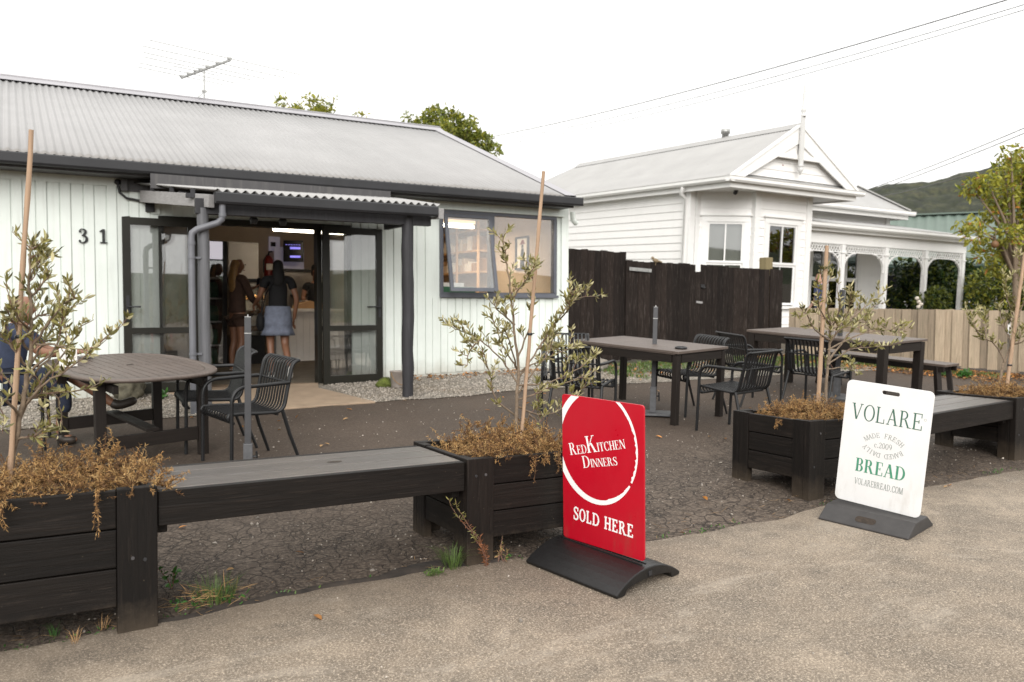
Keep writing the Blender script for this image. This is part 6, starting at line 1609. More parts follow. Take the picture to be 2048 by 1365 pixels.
weed_plant('grey green wiry weed right of the post of the red sign planter', (1002, 1128), .16, 63, 4, 12, .025, [M['olive_a'], M['straw']], dry=True)
weed_plant('green weeds growing through the gravel behind the oval table', (322, 800), .12, 64, 6, 7, .08)
weed_plant('broad leafed green weed at the foot of the grey board fence', (1882, 752), .20, 65, 8, 9, .09)
weed_plant('flat green weed on the leaf litter by the grey board fence', (1930, 757), .10, 66, 9, 8, .09)
for px, lab, s in (((150, 1290), 'little dry grass tuft on the kerb under the left planter edge', 71), ((205, 1262), 'little straw coloured tuft at the foot of the left planter post', 72), ((110, 1275), 'little green weed under the left planter', 73)):
    tuft('grass_tuft', lab, 'grass', px, 22, .025, .07, s, [M['straw'] if s != 73 else M['weed'], M['straw'], M['weed']], 1.1, .0012)

# soil, grass strip, gravel stones, leaf litter: uncountable stuff
def scatter_mesh(name, mat, pts, fn, mats=None):
    b = MB(); [fn(b, p) for p in pts]; return tag(b.build(name, mats or mat, recalc=False), kind='stuff')
rr = random.Random(81)
def stone(b, p, s=None):
    s = s or rr.uniform(.008, .017); d = rv(rr); rot = Matrix.Rotation(rr.uniform(0, 6.28), 3, d)
    vs = [rot @ V(v)*s*rr.uniform(.8, 1.2) for v in ((1, .2, 0), (-1, -.1, .1), (.1, .8, 0), (0, -.85, .1), (0, .1, .6), (.1, 0, -.6))]
    b.add([V(p)+v for v in vs], [(0, 2, 4), (2, 1, 4), (1, 3, 4), (3, 0, 4), (2, 0, 5), (1, 2, 5), (3, 1, 5), (0, 3, 5)])
P = []
while len(P) < 9000:
    x = rr.uniform(-1.5, 7.6); y = rr.uniform(grav_lo(x)-.02, 10.68)
    if 1.7 < x < 3.45 and y > 9.0: continue
    P.append((x, y, gz(x, y)+.014))
scatter_mesh('gravel', M['stone'], P, stone)
P = []
while len(P) < 950:
    x = rr.uniform(.2, 8.6); y = rr.gauss(4.6, .75)
    if kerb(x)-.2 < y < 8.5: P.append((x, y, gz(x, y)+.006))
for i in range(130): x = rr.uniform(-1, 7); y = rr.uniform(1.2, 3.8); P.append((x, y, gz(x, y)+.013))
for i in range(700): x = rr.uniform(.5, 9.5); y = rr.uniform(5, 9.0); P.append((x, y, gz(x, y)+.006))
scatter_mesh('loose_stones', M['stone'], P, lambda b, p: stone(b, p, rr.uniform(.003, .0085) if rr.random() < .93 else rr.uniform(.010, .018)))
P = []
for i in range(2600):
    t = rr.random(); x = 12.1+1.4*t-rr.random()**1.6*1.3; y = 10.5-3.6*t+rr.uniform(-.3, .2)
    if gz(x, y): P.append((x, y, gz(x, y)+.012))
for i in range(900): x = rr.uniform(7.4, 12); y = 10.7-rr.random()**1.5*1.4; P.append((x, y, gz(x, y)+.012))
for i in range(80): x = rr.uniform(.5, 10); y = rr.uniform(3.7, 9.5); P.append((x, y, gz(x, y)+.012))
for i in range(260): x = rr.uniform(4.3, 7.2); y = 10.68-rr.random()**2*.4; P.append((x, y, gz(x, y)+.02))
scatter_mesh('leaf_litter', M['leaf_litter'], P, lambda b, p: leaf_quads(b, V(p), V((rr.uniform(-1, 1), rr.uniform(-1, 1), rr.uniform(0, .25))), rr.uniform(.03, .075), rr.uniform(.015, .035), V((rr.uniform(-.4, .4), rr.uniform(-.4, .4), 1)), rr.choices((0, 1, 2), (.5, .25, .25))[0]), [M['leaf_litter'], M['straw'], M['dead_b']])
b = MB()
for i in range(560):
    x = 7.5+rr.random()*4.8; y = 10.6-(rr.random()**1.5)*1.5-(.4 if x > 11 else 0)
    if float(N1(x*1.6, y*1.6)) < .36: continue
    blades(b, (x, y, gz(x, y)+.005), 9, .10, .085, rr, 0, .9, .006)
for i in range(160):
    t = rr.random(); x = 11.9+1.3*t-rr.random()*.5; y = 10.3-3.2*t; blades(b, (x, y, gz(x, y)+.005), 7, .09, .07, rr, 0, .9, .006)
tag(b.build('grass', M['grass'], recalc=False), kind='stuff')
P = []
for i in range(420):
    x = rr.uniform(-.6, 7.4)
    if float(N1(x*2.2, 9.1)) < .45: continue
    P.append((x, kerb(x)+rr.uniform(-.02, .05), gz(x, 4)+.012))
scatter_mesh('ground_cover', M['weed'], P, lambda b, p: leaf_quads(b, V(p), rv(rr)+V((0, 0, .4)), rr.uniform(.012, .03), rr.uniform(.006, .011), rv(rr)+V((0, 0, .5)), rr.choice((0, 0, 1))), [M['weed'], M['grass']])
P = [(rr.uniform(-.5, 7.5), 0, 0) for i in range(150)]; P = [(x, kerb(x)+rr.uniform(-.03, .30), gz(x, 4.1)+.010) for x, _, _ in P]
scatter_mesh('dry_straw', M['straw'], P, lambda b, p: leaf_quads(b, V(p), V((rr.uniform(-1, 1), rr.uniform(-.5, .5), rr.uniform(0, .12))), rr.uniform(.03, .10), .003, V((0, 0, 1)), 0), [M['straw']])
# damp soil along the kerb
b = MB(); n = 60; vs = []; K = 6
for i in range(n+1):
    x = .45+1.85*i/n; w = .01+.09*max(0, float(N1(x*3.1, 7.7))-.2)+(.15 if 1.6 < x < 2.25 else 0)*math.sin((x-1.6)/.65*math.pi if 1.6 < x < 2.25 else 0)
    for j in range(K+1): y = kerb(x)-.03+w*j/K; h = .018*math.sin(math.pi*min(1, j/K*1.02))*(.4+float(N2(x*14, j*1.7))); vs.append((x, y, gz(x, y)+.004+h*(1 if 0 < j < K else 0)))
b.add(vs, [(i*(K+1)+j, (i+1)*(K+1)+j, (i+1)*(K+1)+j+1, i*(K+1)+j+1) for i in range(n) for j in range(K)], 0, True); tag(b.build('soil', M['soil_strip']), kind='structure')

# ------------------------------------------------------------------ rocks, bucket, bird
def rock(label, c, r, seed, mat):
    e = thing('rock', label, 'rock', c); bm = bmesh.new(); bmesh.ops.create_icosphere(bm, subdivisions=4, radius=1); f = vn(seed)
    for v in bm.verts:
        p = v.co; k = 1+.55*(float(f(p.x*1.7+3, p.y*1.7+p.z*1.3+3))-.5)+.25*(float(f(p.x*4+9, p.z*4+p.y*3+9))-.5); v.co = V((p.x*r[0]*k, p.y*r[1]*k, p.z*r[2]*k+r[2]*.6))
    me = bpy.data.meshes.new('stone'); bm.to_mesh(me); bm.free(); me.materials.append(mat)
    for p in me.polygons: p.use_smooth = True
    o = bpy.data.objects.new('stone', me); COL.objects.link(o); o.parent = e; return e
q = atG(256, 800); rock('big dark rough rock against the wall behind the oval table', (q.x, q.y, gz(q.x, q.y)), (.17, .15, .15), 5, M['rock'])
q = atG(768, 776); rock('small mossy rock wedged between glass door and metal bucket', (q.x, q.y, gz(q.x, q.y)), (.10, .09, .085), 6, M['moss'])
q = atG(1445, 738); rock('brown rock lying at the foot of the black gate', (q.x, q.y, gz(q.x, q.y)), (.22, .15, .16), 8, M['rock'])
q = atG(1195, 742); rock('pale block lying at the foot of the black fence', (q.x, q.y, gz(q.x, q.y)), (.16, .13, .12), 9, M['stone'])
q = atG(797, 777); e = thing('metal_bucket', 'dull metal bucket with wire handle behind the dark awning post', 'bucket', (q.x, q.y, gz(q.x, q.y)+.01))
b = MB(); b.lathe([(0, .004), (.088, .004), (.092, 0), (.094, .012), (.112, .20), (.117, .205), (.117, .212), (.108, .210), (.090, .014), (0, .012)], (0, 0, 0), 24); b.build('pail', plain('dull_tin', (.33, .29, .26), .55, .2, 8, .4), e)
b = MB(); b.tube([(-.115*math.cos(R(a)), -.03-.09*math.sin(R(a)), .195-.15*math.sin(R(a))) for a in range(0, 181, 12)], .004, 6); b.build('wire_handle', M['straw'], e)
b = MB(); b.lathe([(0, .17), (.1, .175)], (0, 0, 0), 20); b.build('contents', M['soil'], e)
q = atY(1311, 527, GY-.07); e = thing('bird', 'small brown bird perched on the black gate', 'bird', (q.x, q.y, q.z)); e.rotation_euler = (0, 0, R(160))
b = MB(); b.ell((0, 0, .045), (.055, .034, .036), 12, 8, rot=Matrix.Rotation(R(-18), 3, 'Y')); b.ell((.05, 0, .085), (.026, .023, .024), 10, 8); b.tube([(.07, 0, .085), (.092, 0, .08)], [.008, .001], 6); b.tube([(-.04, 0, .04), (-.115, 0, .02)], [.018, .010], 6); b.tube([(.0, .012, .02), (.0, .012, -.03)], .003, 5); b.tube([(.0, -.012, .02), (.0, -.012, -.03)], .003, 5); b.build('body', plain('brown_feathers', (.20, .15, .09), .8, .3, 40), e)

# ------------------------------------------------------------------ background trees and bushes
def crown(mb, c, r, n, rr, mats, L=.10, w=.05, hollow=.45, flat=1.):
    nm = len(mats)
    for i in range(n):
        d = rv(rr); q = (hollow+(1-hollow)*rr.random()**.6); p = V((c[0]+d.x*r[0]*q, c[1]+d.y*r[1]*q, c[2]+d.z*r[2]*q))
        leaf_quads(mb, p, (d*.5+rv(rr)+V((0, 0, -.2))), L*rr.uniform(.6, 1.3), w*rr.uniform(.7, 1.2), rv(rr)+V((0, 0, .6)), rr.choice(mats))
def tree(name, label, base, trunk_h, blobs, n, seed, mats, L=.10, w=.05, cat='tree', group='trees and bushes round the houses', tr=.09, choice=(0, 0, 1)):
    rr = random.Random(seed); base = V(base); e = thing(name, label, cat, tuple(base), 0, group)
    if trunk_h > 0:
        b = MB(); tp = V((rr.uniform(-.1, .1), 0, trunk_h)); b.tube([V((0, 0, 0)), tp*.5+V((.05, 0, 0)), tp], [tr, tr*.75, tr*.55], 8)
        for c, r in blobs:
            q = V(c)-base; b.tube([tp*.7, tp*.6+q*.4, q], [tr*.45, tr*.3, tr*.1], 6, cap=False)
        b.build('trunk', M['bark'], e)
    f = MB(); tot = sum(r[0]*r[1]*r[2] for c, r in blobs)**1.
    for c, r in blobs: crown(f, tuple(V(c)-base), r, int(n*(r[0]*r[1]*r[2])/tot), rr, choice, L, w)
    f.build('crown', mats, e, recalc=False); return e
def blobs_px(lst, d):
    out = []
    for px, py, rp, dd in lst: c = atD(px, py, d+dd); r = rp*d/F_PX; out.append((c, (r, r, r*.85)))
    return out
TM = [M['tree_a'], M['tree_b'], M['tree_d'], M['tree_c']]
B = blobs_px([(2022, 305, 20, 0), (2008, 340, 26, .2), (2045, 335, 34, .5), (1975, 365, 24, -.2), (1945, 378, 24, 0), (2000, 390, 34, .3), (1990, 430, 22, .2), (2040, 420, 44, .4), (1925, 452, 18, 0), (1950, 470, 24, -.3), (1960, 440, 18, .2), (1975, 505, 26, .1), (2005, 530, 30, .4), (2045, 505, 40, .6), (2020, 470, 26, -.4), (2090, 380, 60, .5), (2090, 500, 60, .3)], 17)
q = atD(2030, 640, 17.2); tree('garden_tree', 'yellow green tree overhanging from the right edge of the photo', (q.x, q.y, gz(q.x, q.y)), 2.2, B, 7600, 91, TM, .125, .052, tr=.09, choice=(0, 0, 0, 0, 0, 0, 0, 0, 0, 0, 0, 0, 1, 1, 1, 1, 2))
q = atD(1990, 489, 16.6); e = thing('round_fruit', 'round brown fruit hanging in the yellow green tree', 'fruit', tuple(q)); b = MB(); b.ell((0, 0, 0), (.075, .075, .075), 14, 10); b.build('fruit', plain('brown_fruit', (.17, .085, .035), .6), e); b = MB(); b.tube([(0, 0, .07), (.01, 0, .25)], .008, 6); b.build('stalk', M['bark'], e)
B = blobs_px([(1850, 560, 45, 0), (1900, 540, 42, 0), (1880, 590, 50, -.4), (1930, 570, 45, .3), (1830, 600, 40, .2), (1810, 540, 26, .8), (1795, 590, 30, .8), (1940, 610, 40, 0)], 23)
q = atD(1880, 640, 23); tree('camellia_bush', 'dense dark green bush behind the verandah posts', (q.x, q.y, .7), .8, B, 6500, 92, [M['tree_c'], M['tree_b']], .15, .08, 'bush', choice=(0, 0, 0, 1))
B = blobs_px([(1858, 603, 28, 0), (1880, 595, 22, .1), (1868, 620, 26, 0)], 20.6)
q = atD(1865, 640, 20.6); bush2 = tree('camellia_bush', 'small mid green bush with pale flowers in front of the verandah', (q.x, q.y, .7), .4, B, 1800, 93, [M['tree_b'], M['tree_c']], .11, .06, 'bush', choice=(0, 0, 1))
for i, (px, py) in enumerate(((1834, 597), (1838, 604), (1842, 609), (1837, 614))):
    q = atD(px, py, 20.1); b = MB(); b.ell(tuple(q-V(bush2.location)), (.05, .05, .045), 8, 6); b.build('flower', M['flower'], bush2)
B = blobs_px([(1975, 570, 40, 0), (2000, 600, 45, 0), (2035, 570, 50, 0), (2060, 610, 50, 0), (1955, 600, 26, 0)], 21)
q = atD(2005, 640, 21); tree('garden_bush', 'olive green bush filling the gap behind the fence at the right', (q.x, q.y, .7), .6, B, 4200, 94, [M['tree_a'], M['tree_b'], M['tree_c']], .12, .05, 'bush', choice=(0, 1, 1, 2))
B = blobs_px([(868, 232, 24, 0), (905, 245, 26, 0), (890, 262, 22, -.6), (935, 262, 24, 0), (960, 285, 26, 0), (985, 300, 18, 0), (870, 262, 13, -1.6), (925, 290, 30, .5), (815, 236, 11, 0), (845, 250, 20, 0), (945, 240, 10, .3), (900, 215, 8, 0)], 19.5)
q = atD(920, 600, 20); tree('back_yard_tree', 'straggly green tree reaching over the right end of the cafe ridge', (q.x, q.y, .7), 4.3, B, 3300, 95, [M['tree_a'], M['tree_b'], M['tree_c']], .11, .05, tr=.08, choice=(0, 1, 1))
B = blobs_px([(562, 205, 13, 0), (565, 190, 6, 0), (618, 195, 12, 0), (633, 208, 16, 0), (655, 215, 14, 0), (668, 198, 7, 0), (600, 212, 10, 0), (715, 226, 8, 0), (640, 240, 30, 0), (730, 228, 7, 0), (590, 235, 25, 0)], 21)
q = atD(640, 600, 21); tree('back_yard_tree', 'few olive green sprigs showing above the middle of the cafe ridge', (q.x, q.y, .7), 4.6, B, 1500, 96, [M['tree_a'], M['tree_b'], M['tree_d']], .11, .045, tr=.07, choice=(0, 0, 1))
# ------------------------------------------------------------------ people
def skin(name, nodes, edges, mat, parent, sub=2, smooth=True):
    """continuous surface grown round a joint skeleton: nodes {key: (x,y,z,rx,ry)}; the first node is the root"""
    keys = list(nodes); me = bpy.data.meshes.new(name); me.from_pydata([nodes[k][:3] for k in keys], [(keys.index(a), keys.index(b_)) for a, b_ in edges], [])
    me.materials.append(mat); o = bpy.data.objects.new(name, me); COL.objects.link(o); o.parent = parent
    o.modifiers.new('skin', 'SKIN'); o.modifiers['skin'].use_smooth_shade = True; o.modifiers['skin'].branch_smoothing = .6
    sv = me.skin_vertices[0].data if len(me.skin_vertices) else None
    for i, k in enumerate(keys):
        n = nodes[k]; sv[i].radius = (n[3], n[4] if len(n) > 4 else n[3]); sv[i].use_root = (i == 0); sv[i].use_loose = False
    s = o.modifiers.new('sub', 'SUBSURF'); s.levels = sub; s.render_levels = sub
    return o
def hand(N, Ed, wrist, d, side, key, curl=.25, s=1.):
    """palm, four unequal bent fingers and a thumb from the side of the palm"""
    w = V(N[wrist][:3]); d = V(d).normalized(); sd_ = V(side); sd_ = (sd_-d*sd_.dot(d)).normalized(); nn = d.cross(sd_)
    pm = w+d*.05*s; N[key+'p'] = (*pm, .028*s, .016*s); Ed.append((wrist, key+'p'))
    for i, L in enumerate((.072, .080, .074, .058)):
        b0 = w+d*.085*s+sd_*((i-1.5)*.019*s); b1 = b0+(d*(1-curl)+nn*curl).normalized()*L*.5*s; b2 = b1+(d*(1-2*curl)+nn*2*curl).normalized()*L*.5*s
        for q, (p, r) in enumerate(((b0, .0095), (b1, .0085), (b2, .007))): N[f'{key}{i}{q}'] = (*p, r*s, r*s)
        Ed += [(key+'p', f'{key}{i}0'), (f'{key}{i}0', f'{key}{i}1'), (f'{key}{i}1', f'{key}{i}2')]
    t0 = w+d*.035*s-sd_*.030*s; t1 = t0+(d*.7-sd_*.6).normalized()*.035*s; t2 = t1+(d*.9-sd_*.1).normalized()*.028*s
    for q, (p, r) in enumerate(((t0, .012), (t1, .0105), (t2, .008))): N[f'{key}t{q}'] = (*p, r*s, r*s)
    Ed += [(key+'p', f'{key}t0'), (f'{key}t0', f'{key}t1'), (f'{key}t1', f'{key}t2')]
def standing(label, loc_, rz, H, skinm, arms, legs=None, head_tilt=0., lean=0., group=None):
    """faces local -y; arms {'l': (elbow, wrist), 'r': ...}; legs likewise {'l': (knee, ankle, toe)}"""
    e = thing('person', label, 'person', loc_, rz, group); k = H/1.66
    N = {'pelvis': (0, 0, .93, .145, .105)}; Ed = []
    def add(n, p, r, prev, r2=None): N[n] = (*p, r, r2 or r); Ed.append((prev, n))
    add('waist', (0, -.01-lean*.3, 1.08), .118, 'pelvis', .088); add('chest', (0, -.01-lean, 1.27), .140, 'waist', .098); add('collar', (0, .0-lean, 1.385), .085, 'chest', .065)
    add('neck', (0, -.015-lean, 1.45), .047, 'collar'); add('jaw', (0, -.045-lean-head_tilt*.5, 1.505), .056, 'neck', .062); add('skull', (0, -.030-lean-head_tilt*.3, 1.585), .074, 'jaw', .088); add('crown', (0, -.01-lean-head_tilt*.2, 1.640), .052, 'skull', .06)
    add('nose', (0, -.118-lean-head_tilt*.6, 1.545), .013, 'jaw')
    for s, sg in (('l', 1), ('r', -1)):
        add(s+'sh', (sg*.165, -lean, 1.365), .054, 'collar'); el, wr = arms[s]; add(s+'el', el, .040, s+'sh'); add(s+'wr', wr, .026, s+'el')
        d = V(wr)-V(el); hand(N, Ed, s+'wr', d, (sg*.3, -1, .2), s+'h')
        kn, an, to = (legs or {}).get(s, ((sg*.095, -.02, .50), (sg*.095, .02, .085), (sg*.105, -.15, .03)))
        add(s+'hip', (sg*.088, 0, .86), .092, 'pelvis'); add(s+'kn', kn, .056, s+'hip'); mid = (V(kn)*.62+V(an)*.38)+V((0, .025, 0)); add(s+'cf', tuple(mid), .050, s+'kn'); add(s+'an', an, .034, s+'cf'); add(s+'to', to, .030, s+'an')
    if k != 1: e.scale = (k, k, k)
    skin('body', N, Ed, skinm, e); e['_'] = 1; del e['_']
    return e, N
def top(e, N, mat, sleeve=.5, long=.0, name='shirt', r=1.16, hem=.90):
    K = {'waist': N['waist'], 'chest': N['chest'], 'collar': (N['collar'][0], N['collar'][1], N['collar'][2]-.01, .088, .07), 'hem': (0, 0, hem, .150, .112)}
    C = {k: (v[0], v[1], v[2], v[3]*r, v[4]*r) for k, v in K.items()}; Ed = [('waist', 'chest'), ('chest', 'collar'), ('waist', 'hem')]
    for s in 'lr':
        sh, el, wr = V(N[s+'sh'][:3]), V(N[s+'el'][:3]), V(N[s+'wr'][:3]); C[s+'sh'] = (*sh, .066, .066); Ed.append(('collar', s+'sh'))
        if sleeve <= 1: q = sh.lerp(el, sleeve); C[s+'q'] = (*q, .060, .060); Ed.append((s+'sh', s+'q'))
        else: q = el.lerp(wr, sleeve-1); C[s+'el'] = (*el, .055, .055); C[s+'q'] = (*q, .042, .042); Ed += [(s+'sh', s+'el'), (s+'el', s+'q')]
    return skin(name, C, Ed, mat, e)
def hair_long(e, N, mat, L=.34, bun=False):
    c = V(N['skull'][:3])+V((0, .022, .012)); b = {'a': (c.x, c.y+.0, c.z+.028, .080, .090), 'b': (c.x, c.y+.050, c.z-.06, .074, .055)}; Ed = [('a', 'b')]
    if bun: b['c'] = (c.x, c.y+.05, c.z+.11, .042, .04); Ed.append(('a', 'c'))
    else: b['c'] = (c.x, c.y+.075, c.z-.20, .098, .048); b['d'] = (c.x, c.y+.080, c.z-.20-L*.6, .088, .036); b['e'] = (c.x, c.y+.075, c.z-.22-L, .05, .02); Ed += [('b', 'c'), ('c', 'd'), ('d', 'e')]
    return skin('hair', b, Ed, mat, e)
def eyes(e, N):
    j = V(N['skull'][:3]); b = MB()
    for s in (-1, 1): b.ell((s*.030, j.y-.082, j.z-.020), (.013, .008, .008), 8, 6)
    b.build('eyes', M['hair_black'], e); b = MB(); b.ell((0, j.y-.080, j.z-.098), (.022, .010, .006), 8, 6); b.build('mouth', M['extred'], e)
def skirt(e, mat, top_z, bot_z, r0, r1, folds=9):
    b = MB(); n = 40; rows = [(top_z, r0, 0), (top_z-.10, r0*1.10, .2), ((top_z+bot_z)/2-.02, r0*1.16, .4), (bot_z+.13, r0*1.17, .5), (bot_z+.125, r0*1.13, .5), (bot_z+.06, r0*1.25, 1.6), (bot_z, r1, 2.2), (bot_z+.004, r1-.012, 2.2), (bot_z+.12, r0*1.05, .5)]
    vs = [(r*(1+.018*w*math.sin(folds*2*math.pi*j/n))*math.cos(2*math.pi*j/n), r*.78*(1+.018*w*math.sin(folds*2*math.pi*j/n))*math.sin(2*math.pi*j/n), z) for z, r, w in rows for j in range(n)]
    b.add(vs, [(i*n+j, i*n+(j+1) % n, (i+1)*n+(j+1) % n, (i+1)*n+j) for i in range(len(rows)-1) for j in range(n)], 0, True); return b.build('skirt', mat, e)
def shoes(e, N, mat, h=.075):
    for s in 'lr':
        a, t = V(N[s+'an'][:3]), V(N[s+'to'][:3]); d = (t-a); C = {'h': (*(a+V((0, .015, -.045))), .046, .046), 'm': (*(a+d*.6+V((0, 0, -.008))), .046, .038), 't': (*(t+d*.12), .040, .032), 'u': (*(a+V((0, 0, .01))), .044, .044)}
        skin('shoe', C, [('h', 'm'), ('m', 't'), ('h', 'u')], mat, e)
def floorpt(px, d): p = atD(px, 650, d); return (p.x, p.y, FZ+.002)
G_ = 'customers and staff inside the cafe'
# woman seen from behind at the counter
look = math.degrees(math.atan2(1, .28))
e, N = standing('person in a black tee and pale denim skirt seen from behind in the doorway', floorpt(556, 11.55), R(168), 1.66, M['skin_tan'],
    {'l': ((.24, -.03, 1.13), (.30, -.24, 1.02)), 'r': ((-.25, .02, 1.10), (-.22, -.06, .84))}, {'l': ((.10, -.04, .50), (.08, .02, .085), (.09, -.15, .03)), 'r': ((-.09, .02, .48), (-.14, .24, .17), (-.15, .20, .03))})
top(e, N, M['blackcloth'], .55, hem=.93); skirt(e, M['denim'], 1.00, .60, .165, .225); hair_long(e, N, M['hair_black'], .12); shoes(e, N, M['shoe_white'])
b = MB(); b.ell((.235, .03, .78), (.055, .11, .13), 12, 9); b.tube([(.22, .05, .88), (.17, .10, 1.15), (.05, .10, 1.38)], .008, 6); b.tube([(.22, -.02, .88), (.20, -.10, 1.15), (.06, -.09, 1.40)], .008, 6); b.build('shoulder_bag', M['blackcloth'], e)
# blond woman in profile, holding up a dark phone
e, N = standing('blond person in a brown jacket looking at a phone inside the doorway', floorpt(474, 11.9), R(108), 1.68, M['skin_tan'],
    {'l': ((.22, -.10, 1.14), (.10, -.30, 1.24)), 'r': ((-.20, -.10, 1.10), (-.06, -.30, 1.00))})
top(e, N, M['browncloth'], 1.7, name='jacket', r=1.22, hem=.86); hair_long(e, N, M['hair_blond'], .22); eyes(e, N); shoes(e, N, M['shoe_white'])
C = {'p': (0, .0, .90, .155, .118)}; Ed = []
for s, sg in (('l', 1), ('r', -1)): C[s] = (sg*.09, 0, .80, .105, .105); C[s+'e'] = (sg*.10, -.01, .66, .090, .090); Ed += [('p', s), (s, s+'e')]
skin('shorts', C, Ed, M['browncloth'], e)
ph = thing('phone', 'dark phone held up by the blond person', 'phone'); mw = Matrix.Translation(V(e.location)) @ Matrix.Rotation(R(108), 4, 'Z') @ Matrix.Scale(1.68/1.66, 4); q = mw @ V((.08, -.385, 1.32)); ph.location = q; ph.rotation_euler = (R(10), 0, R(108))
b = MB(); b.bb(-.036, .036, -.005, .005, -.075, .075); b.build('case', M['fridge_black'], ph, .004); b = MB(); b.bb(-.031, .031, .0051, .0062, -.068, .068); b.build('display', M['screen'], ph)
# server behind the counter
q = atD(630, 650, 14.45)
e, N = standing('dark haired server with a bun looking down behind the counter', (q.x, q.y, FZ+.002), R(-12), 1.66, M['skin_tan'],
    {'l': ((.21, -.08, 1.12), (.10, -.27, 1.03)), 'r': ((-.21, -.08, 1.12), (-.10, -.27, 1.03))}, head_tilt=.05, lean=.06)
top(e, N, M['blackcloth'], .5, hem=.93); hair_long(e, N, M['hair_black'], .2, bun=True); eyes(e, N); shoes(e, N, M['blackcloth'])
C = {'p': (0, .0, .92, .155, .118)}; Ed = []
for s, sg in (('l', 1), ('r', -1)): C[s] = (sg*.09, 0, .80, .105, .105); C[s+'e'] = (sg*.095, -.01, .14, .065, .065); Ed += [('p', s), (s, s+'e')]
skin('trousers', C, Ed, M['blackcloth'], e)
q = atY(612, 607, 13.35); bx = thing('paper_parcel', 'crumpled brown paper parcel on the shop counter', 'parcel', (q.x, 13.42, FZ+ctop+.001), R(20)); b = MB(); b.prism([(-.2, 0), (.2, 0), (.24, .09), (.05, .13), (-.16, .08)], 'y', .16, (0, -.08, 0)); b.build('wrapping', M['card'], bx, .012); b = MB(); b.bb(-.10, .05, -.05, .05, .122, .128); b.build('receipt', M['paper'], bx)
# person at the oval table, on a chair, mostly behind the left olive tree
pc_ = atG(28, 905); cx, cy = pc_.x+.02, pc_.y+.25
CHR = chair_at(cx, cy, -6, 'slatted armchair with a seated person at the left edge behind the olive tree', CG)
gs = gz(cx, cy)+.004
e = thing('person', 'seated person in navy with crossed legs and brown boots at the oval table', 'person', (cx, cy, gs), R(-6))   # faces local +x
N = {'pelvis': (-.10, 0, .53, .115, .15)}; Ed = []
def add(n, p, r, prev, r2=None): N[n] = (*p, r, r2 or r); Ed.append((prev, n))
add('waist', (-.08, 0, .70, ), .10, 'pelvis', .135); add('chest', (-.02, 0, .90), .105, 'waist', .15); add('collar', (.03, 0, 1.02), .07, 'chest', .09); add('neck', (.05, 0, 1.09), .05, 'collar'); add('jaw', (.09, 0, 1.14), .06, 'neck'); add('skull', (.075, 0, 1.225), .085, 'jaw', .075); add('crown', (.05, 0, 1.28), .06, 'skull'); add('nose', (.17, 0, 1.185), .013, 'jaw')
for s, sg in (('l', 1), ('r', -1)):
    add(s+'sh', (.02, sg*.19, .995), .056, 'collar'); add(s+'el', (.22, sg*.25, .80), .043, s+'sh'); add(s+'wr', (.44, sg*.12, .80), .028, s+'el'); hand(N, Ed, s+'wr', (1, -sg*.25, .03), (0, sg, 0), s+'h', .22)
    add(s+'hip', (-.04, sg*.09, .51), .09, 'pelvis')
add('rkn', (.36, -.10, .52), .060, 'rhip'); add('rcf', (.36, -.10, .34), .052, 'rkn'); add('ran', (.33, -.10, .09), .036, 'rcf'); add('rto', (.47, -.11, .03), .032, 'ran')
add('lkn', (.37, .05, .62), .062, 'lhip'); add('lcf', (.55, -.02, .50), .055, 'lkn'); add('lan', (.76, -.05, .33), .038, 'lcf'); add('lto', (.93, -.04, .35), .032, 'lan')
skin('body', N, Ed, M['skin_tan'], e)
C = {'waist': (-.08, 0, .70, .115, .15), 'hem': (-.10, 0, .54, .125, .155), 'chest': (-.02, 0, .90, .12, .165), 'collar': (.025, 0, 1.01, .08, .10)}; Ed2 = [('waist', 'hem'), ('waist', 'chest'), ('chest', 'collar')]
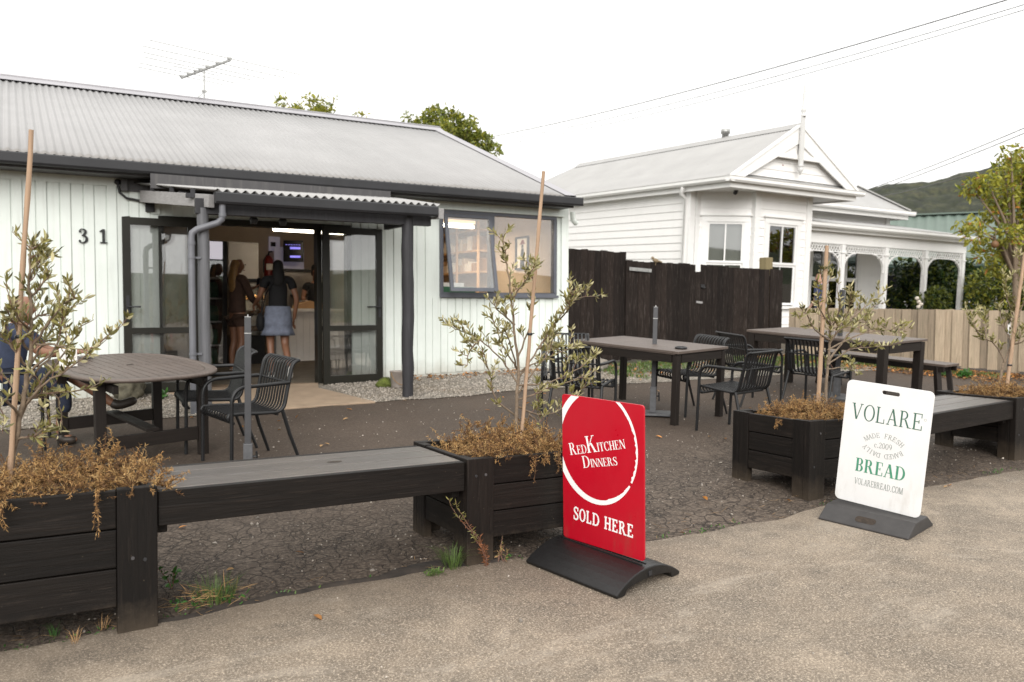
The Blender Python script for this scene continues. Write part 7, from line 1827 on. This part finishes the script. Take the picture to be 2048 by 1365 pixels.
for s, sg in (('l', 1), ('r', -1)): C[s+'sh'] = (.02, sg*.19, .995, .068, .068); C[s+'el'] = (.19, sg*.245, .83, .060, .060); Ed2 += [('collar', s+'sh'), (s+'sh', s+'el')]
skin('shirt', C, Ed2, M['navy'], e)
C = {'p': (-.09, 0, .52, .125, .16), 'rh': (.0, -.09, .52, .10, .10), 'rk': (.37, -.10, .525, .075, .075), 'rc': (.365, -.10, .26, .068, .068), 'lh': (.0, .09, .54, .10, .10), 'lk': (.38, .05, .625, .076, .076), 'lc': (.47, .01, .57, .070, .070)}
skin('jeans', C, [('p', 'rh'), ('rh', 'rk'), ('rk', 'rc'), ('p', 'lh'), ('lh', 'lk'), ('lk', 'lc')], M['jeans'], e)
for a, m, t in (((.33, -.10, .12), (.34, -.10, .045), (.47, -.11, .04)), ((.72, -.045, .36), (.79, -.05, .315), (.95, -.04, .37))):
    skin('boot', {'a': (*a, .050, .050), 'm': (*m, .054, .050), 't': (*t, .044, .040)}, [('a', 'm'), ('m', 't')], M['boot'], e)
skin('hair', {'a': (.055, 0, 1.265, .09, .082), 'b': (.0, 0, 1.19, .07, .075)}, [('a', 'b')], M['hair_brown'], e)
# man at the villa verandah, seen over the fence
q = atD(1640, 590, 18.6); zf_ = atD(1640, 546, 18.6).z
e, N = standing('person in a blue shirt standing at the verandah behind the grey fence', (q.x, q.y, zf_-1.70), R(-120), 1.70, M['skin_light'], {'l': ((.24, .0, 1.10), (.22, -.12, .90)), 'r': ((-.24, 0, 1.10), (-.20, -.14, .92))})
top(e, N, M['blueshirt'], .7, hem=.88); skin('hair', {'a': (0, .0, 1.615, .080, .088), 'b': (0, .04, 1.55, .066, .05)}, [('a', 'b')], M['hair_brown'], e); eyes(e, N); shoes(e, N, M['boot'])
C = {'p': (0, .0, .92, .155, .118)}; Ed = []
for s, sg in (('l', 1), ('r', -1)): C[s] = (sg*.09, 0, .80, .105, .105); C[s+'e'] = (sg*.095, -.01, .14, .065, .065); Ed += [('p', s), (s, s+'e')]
skin('trousers', C, Ed, M['jeans'], e)
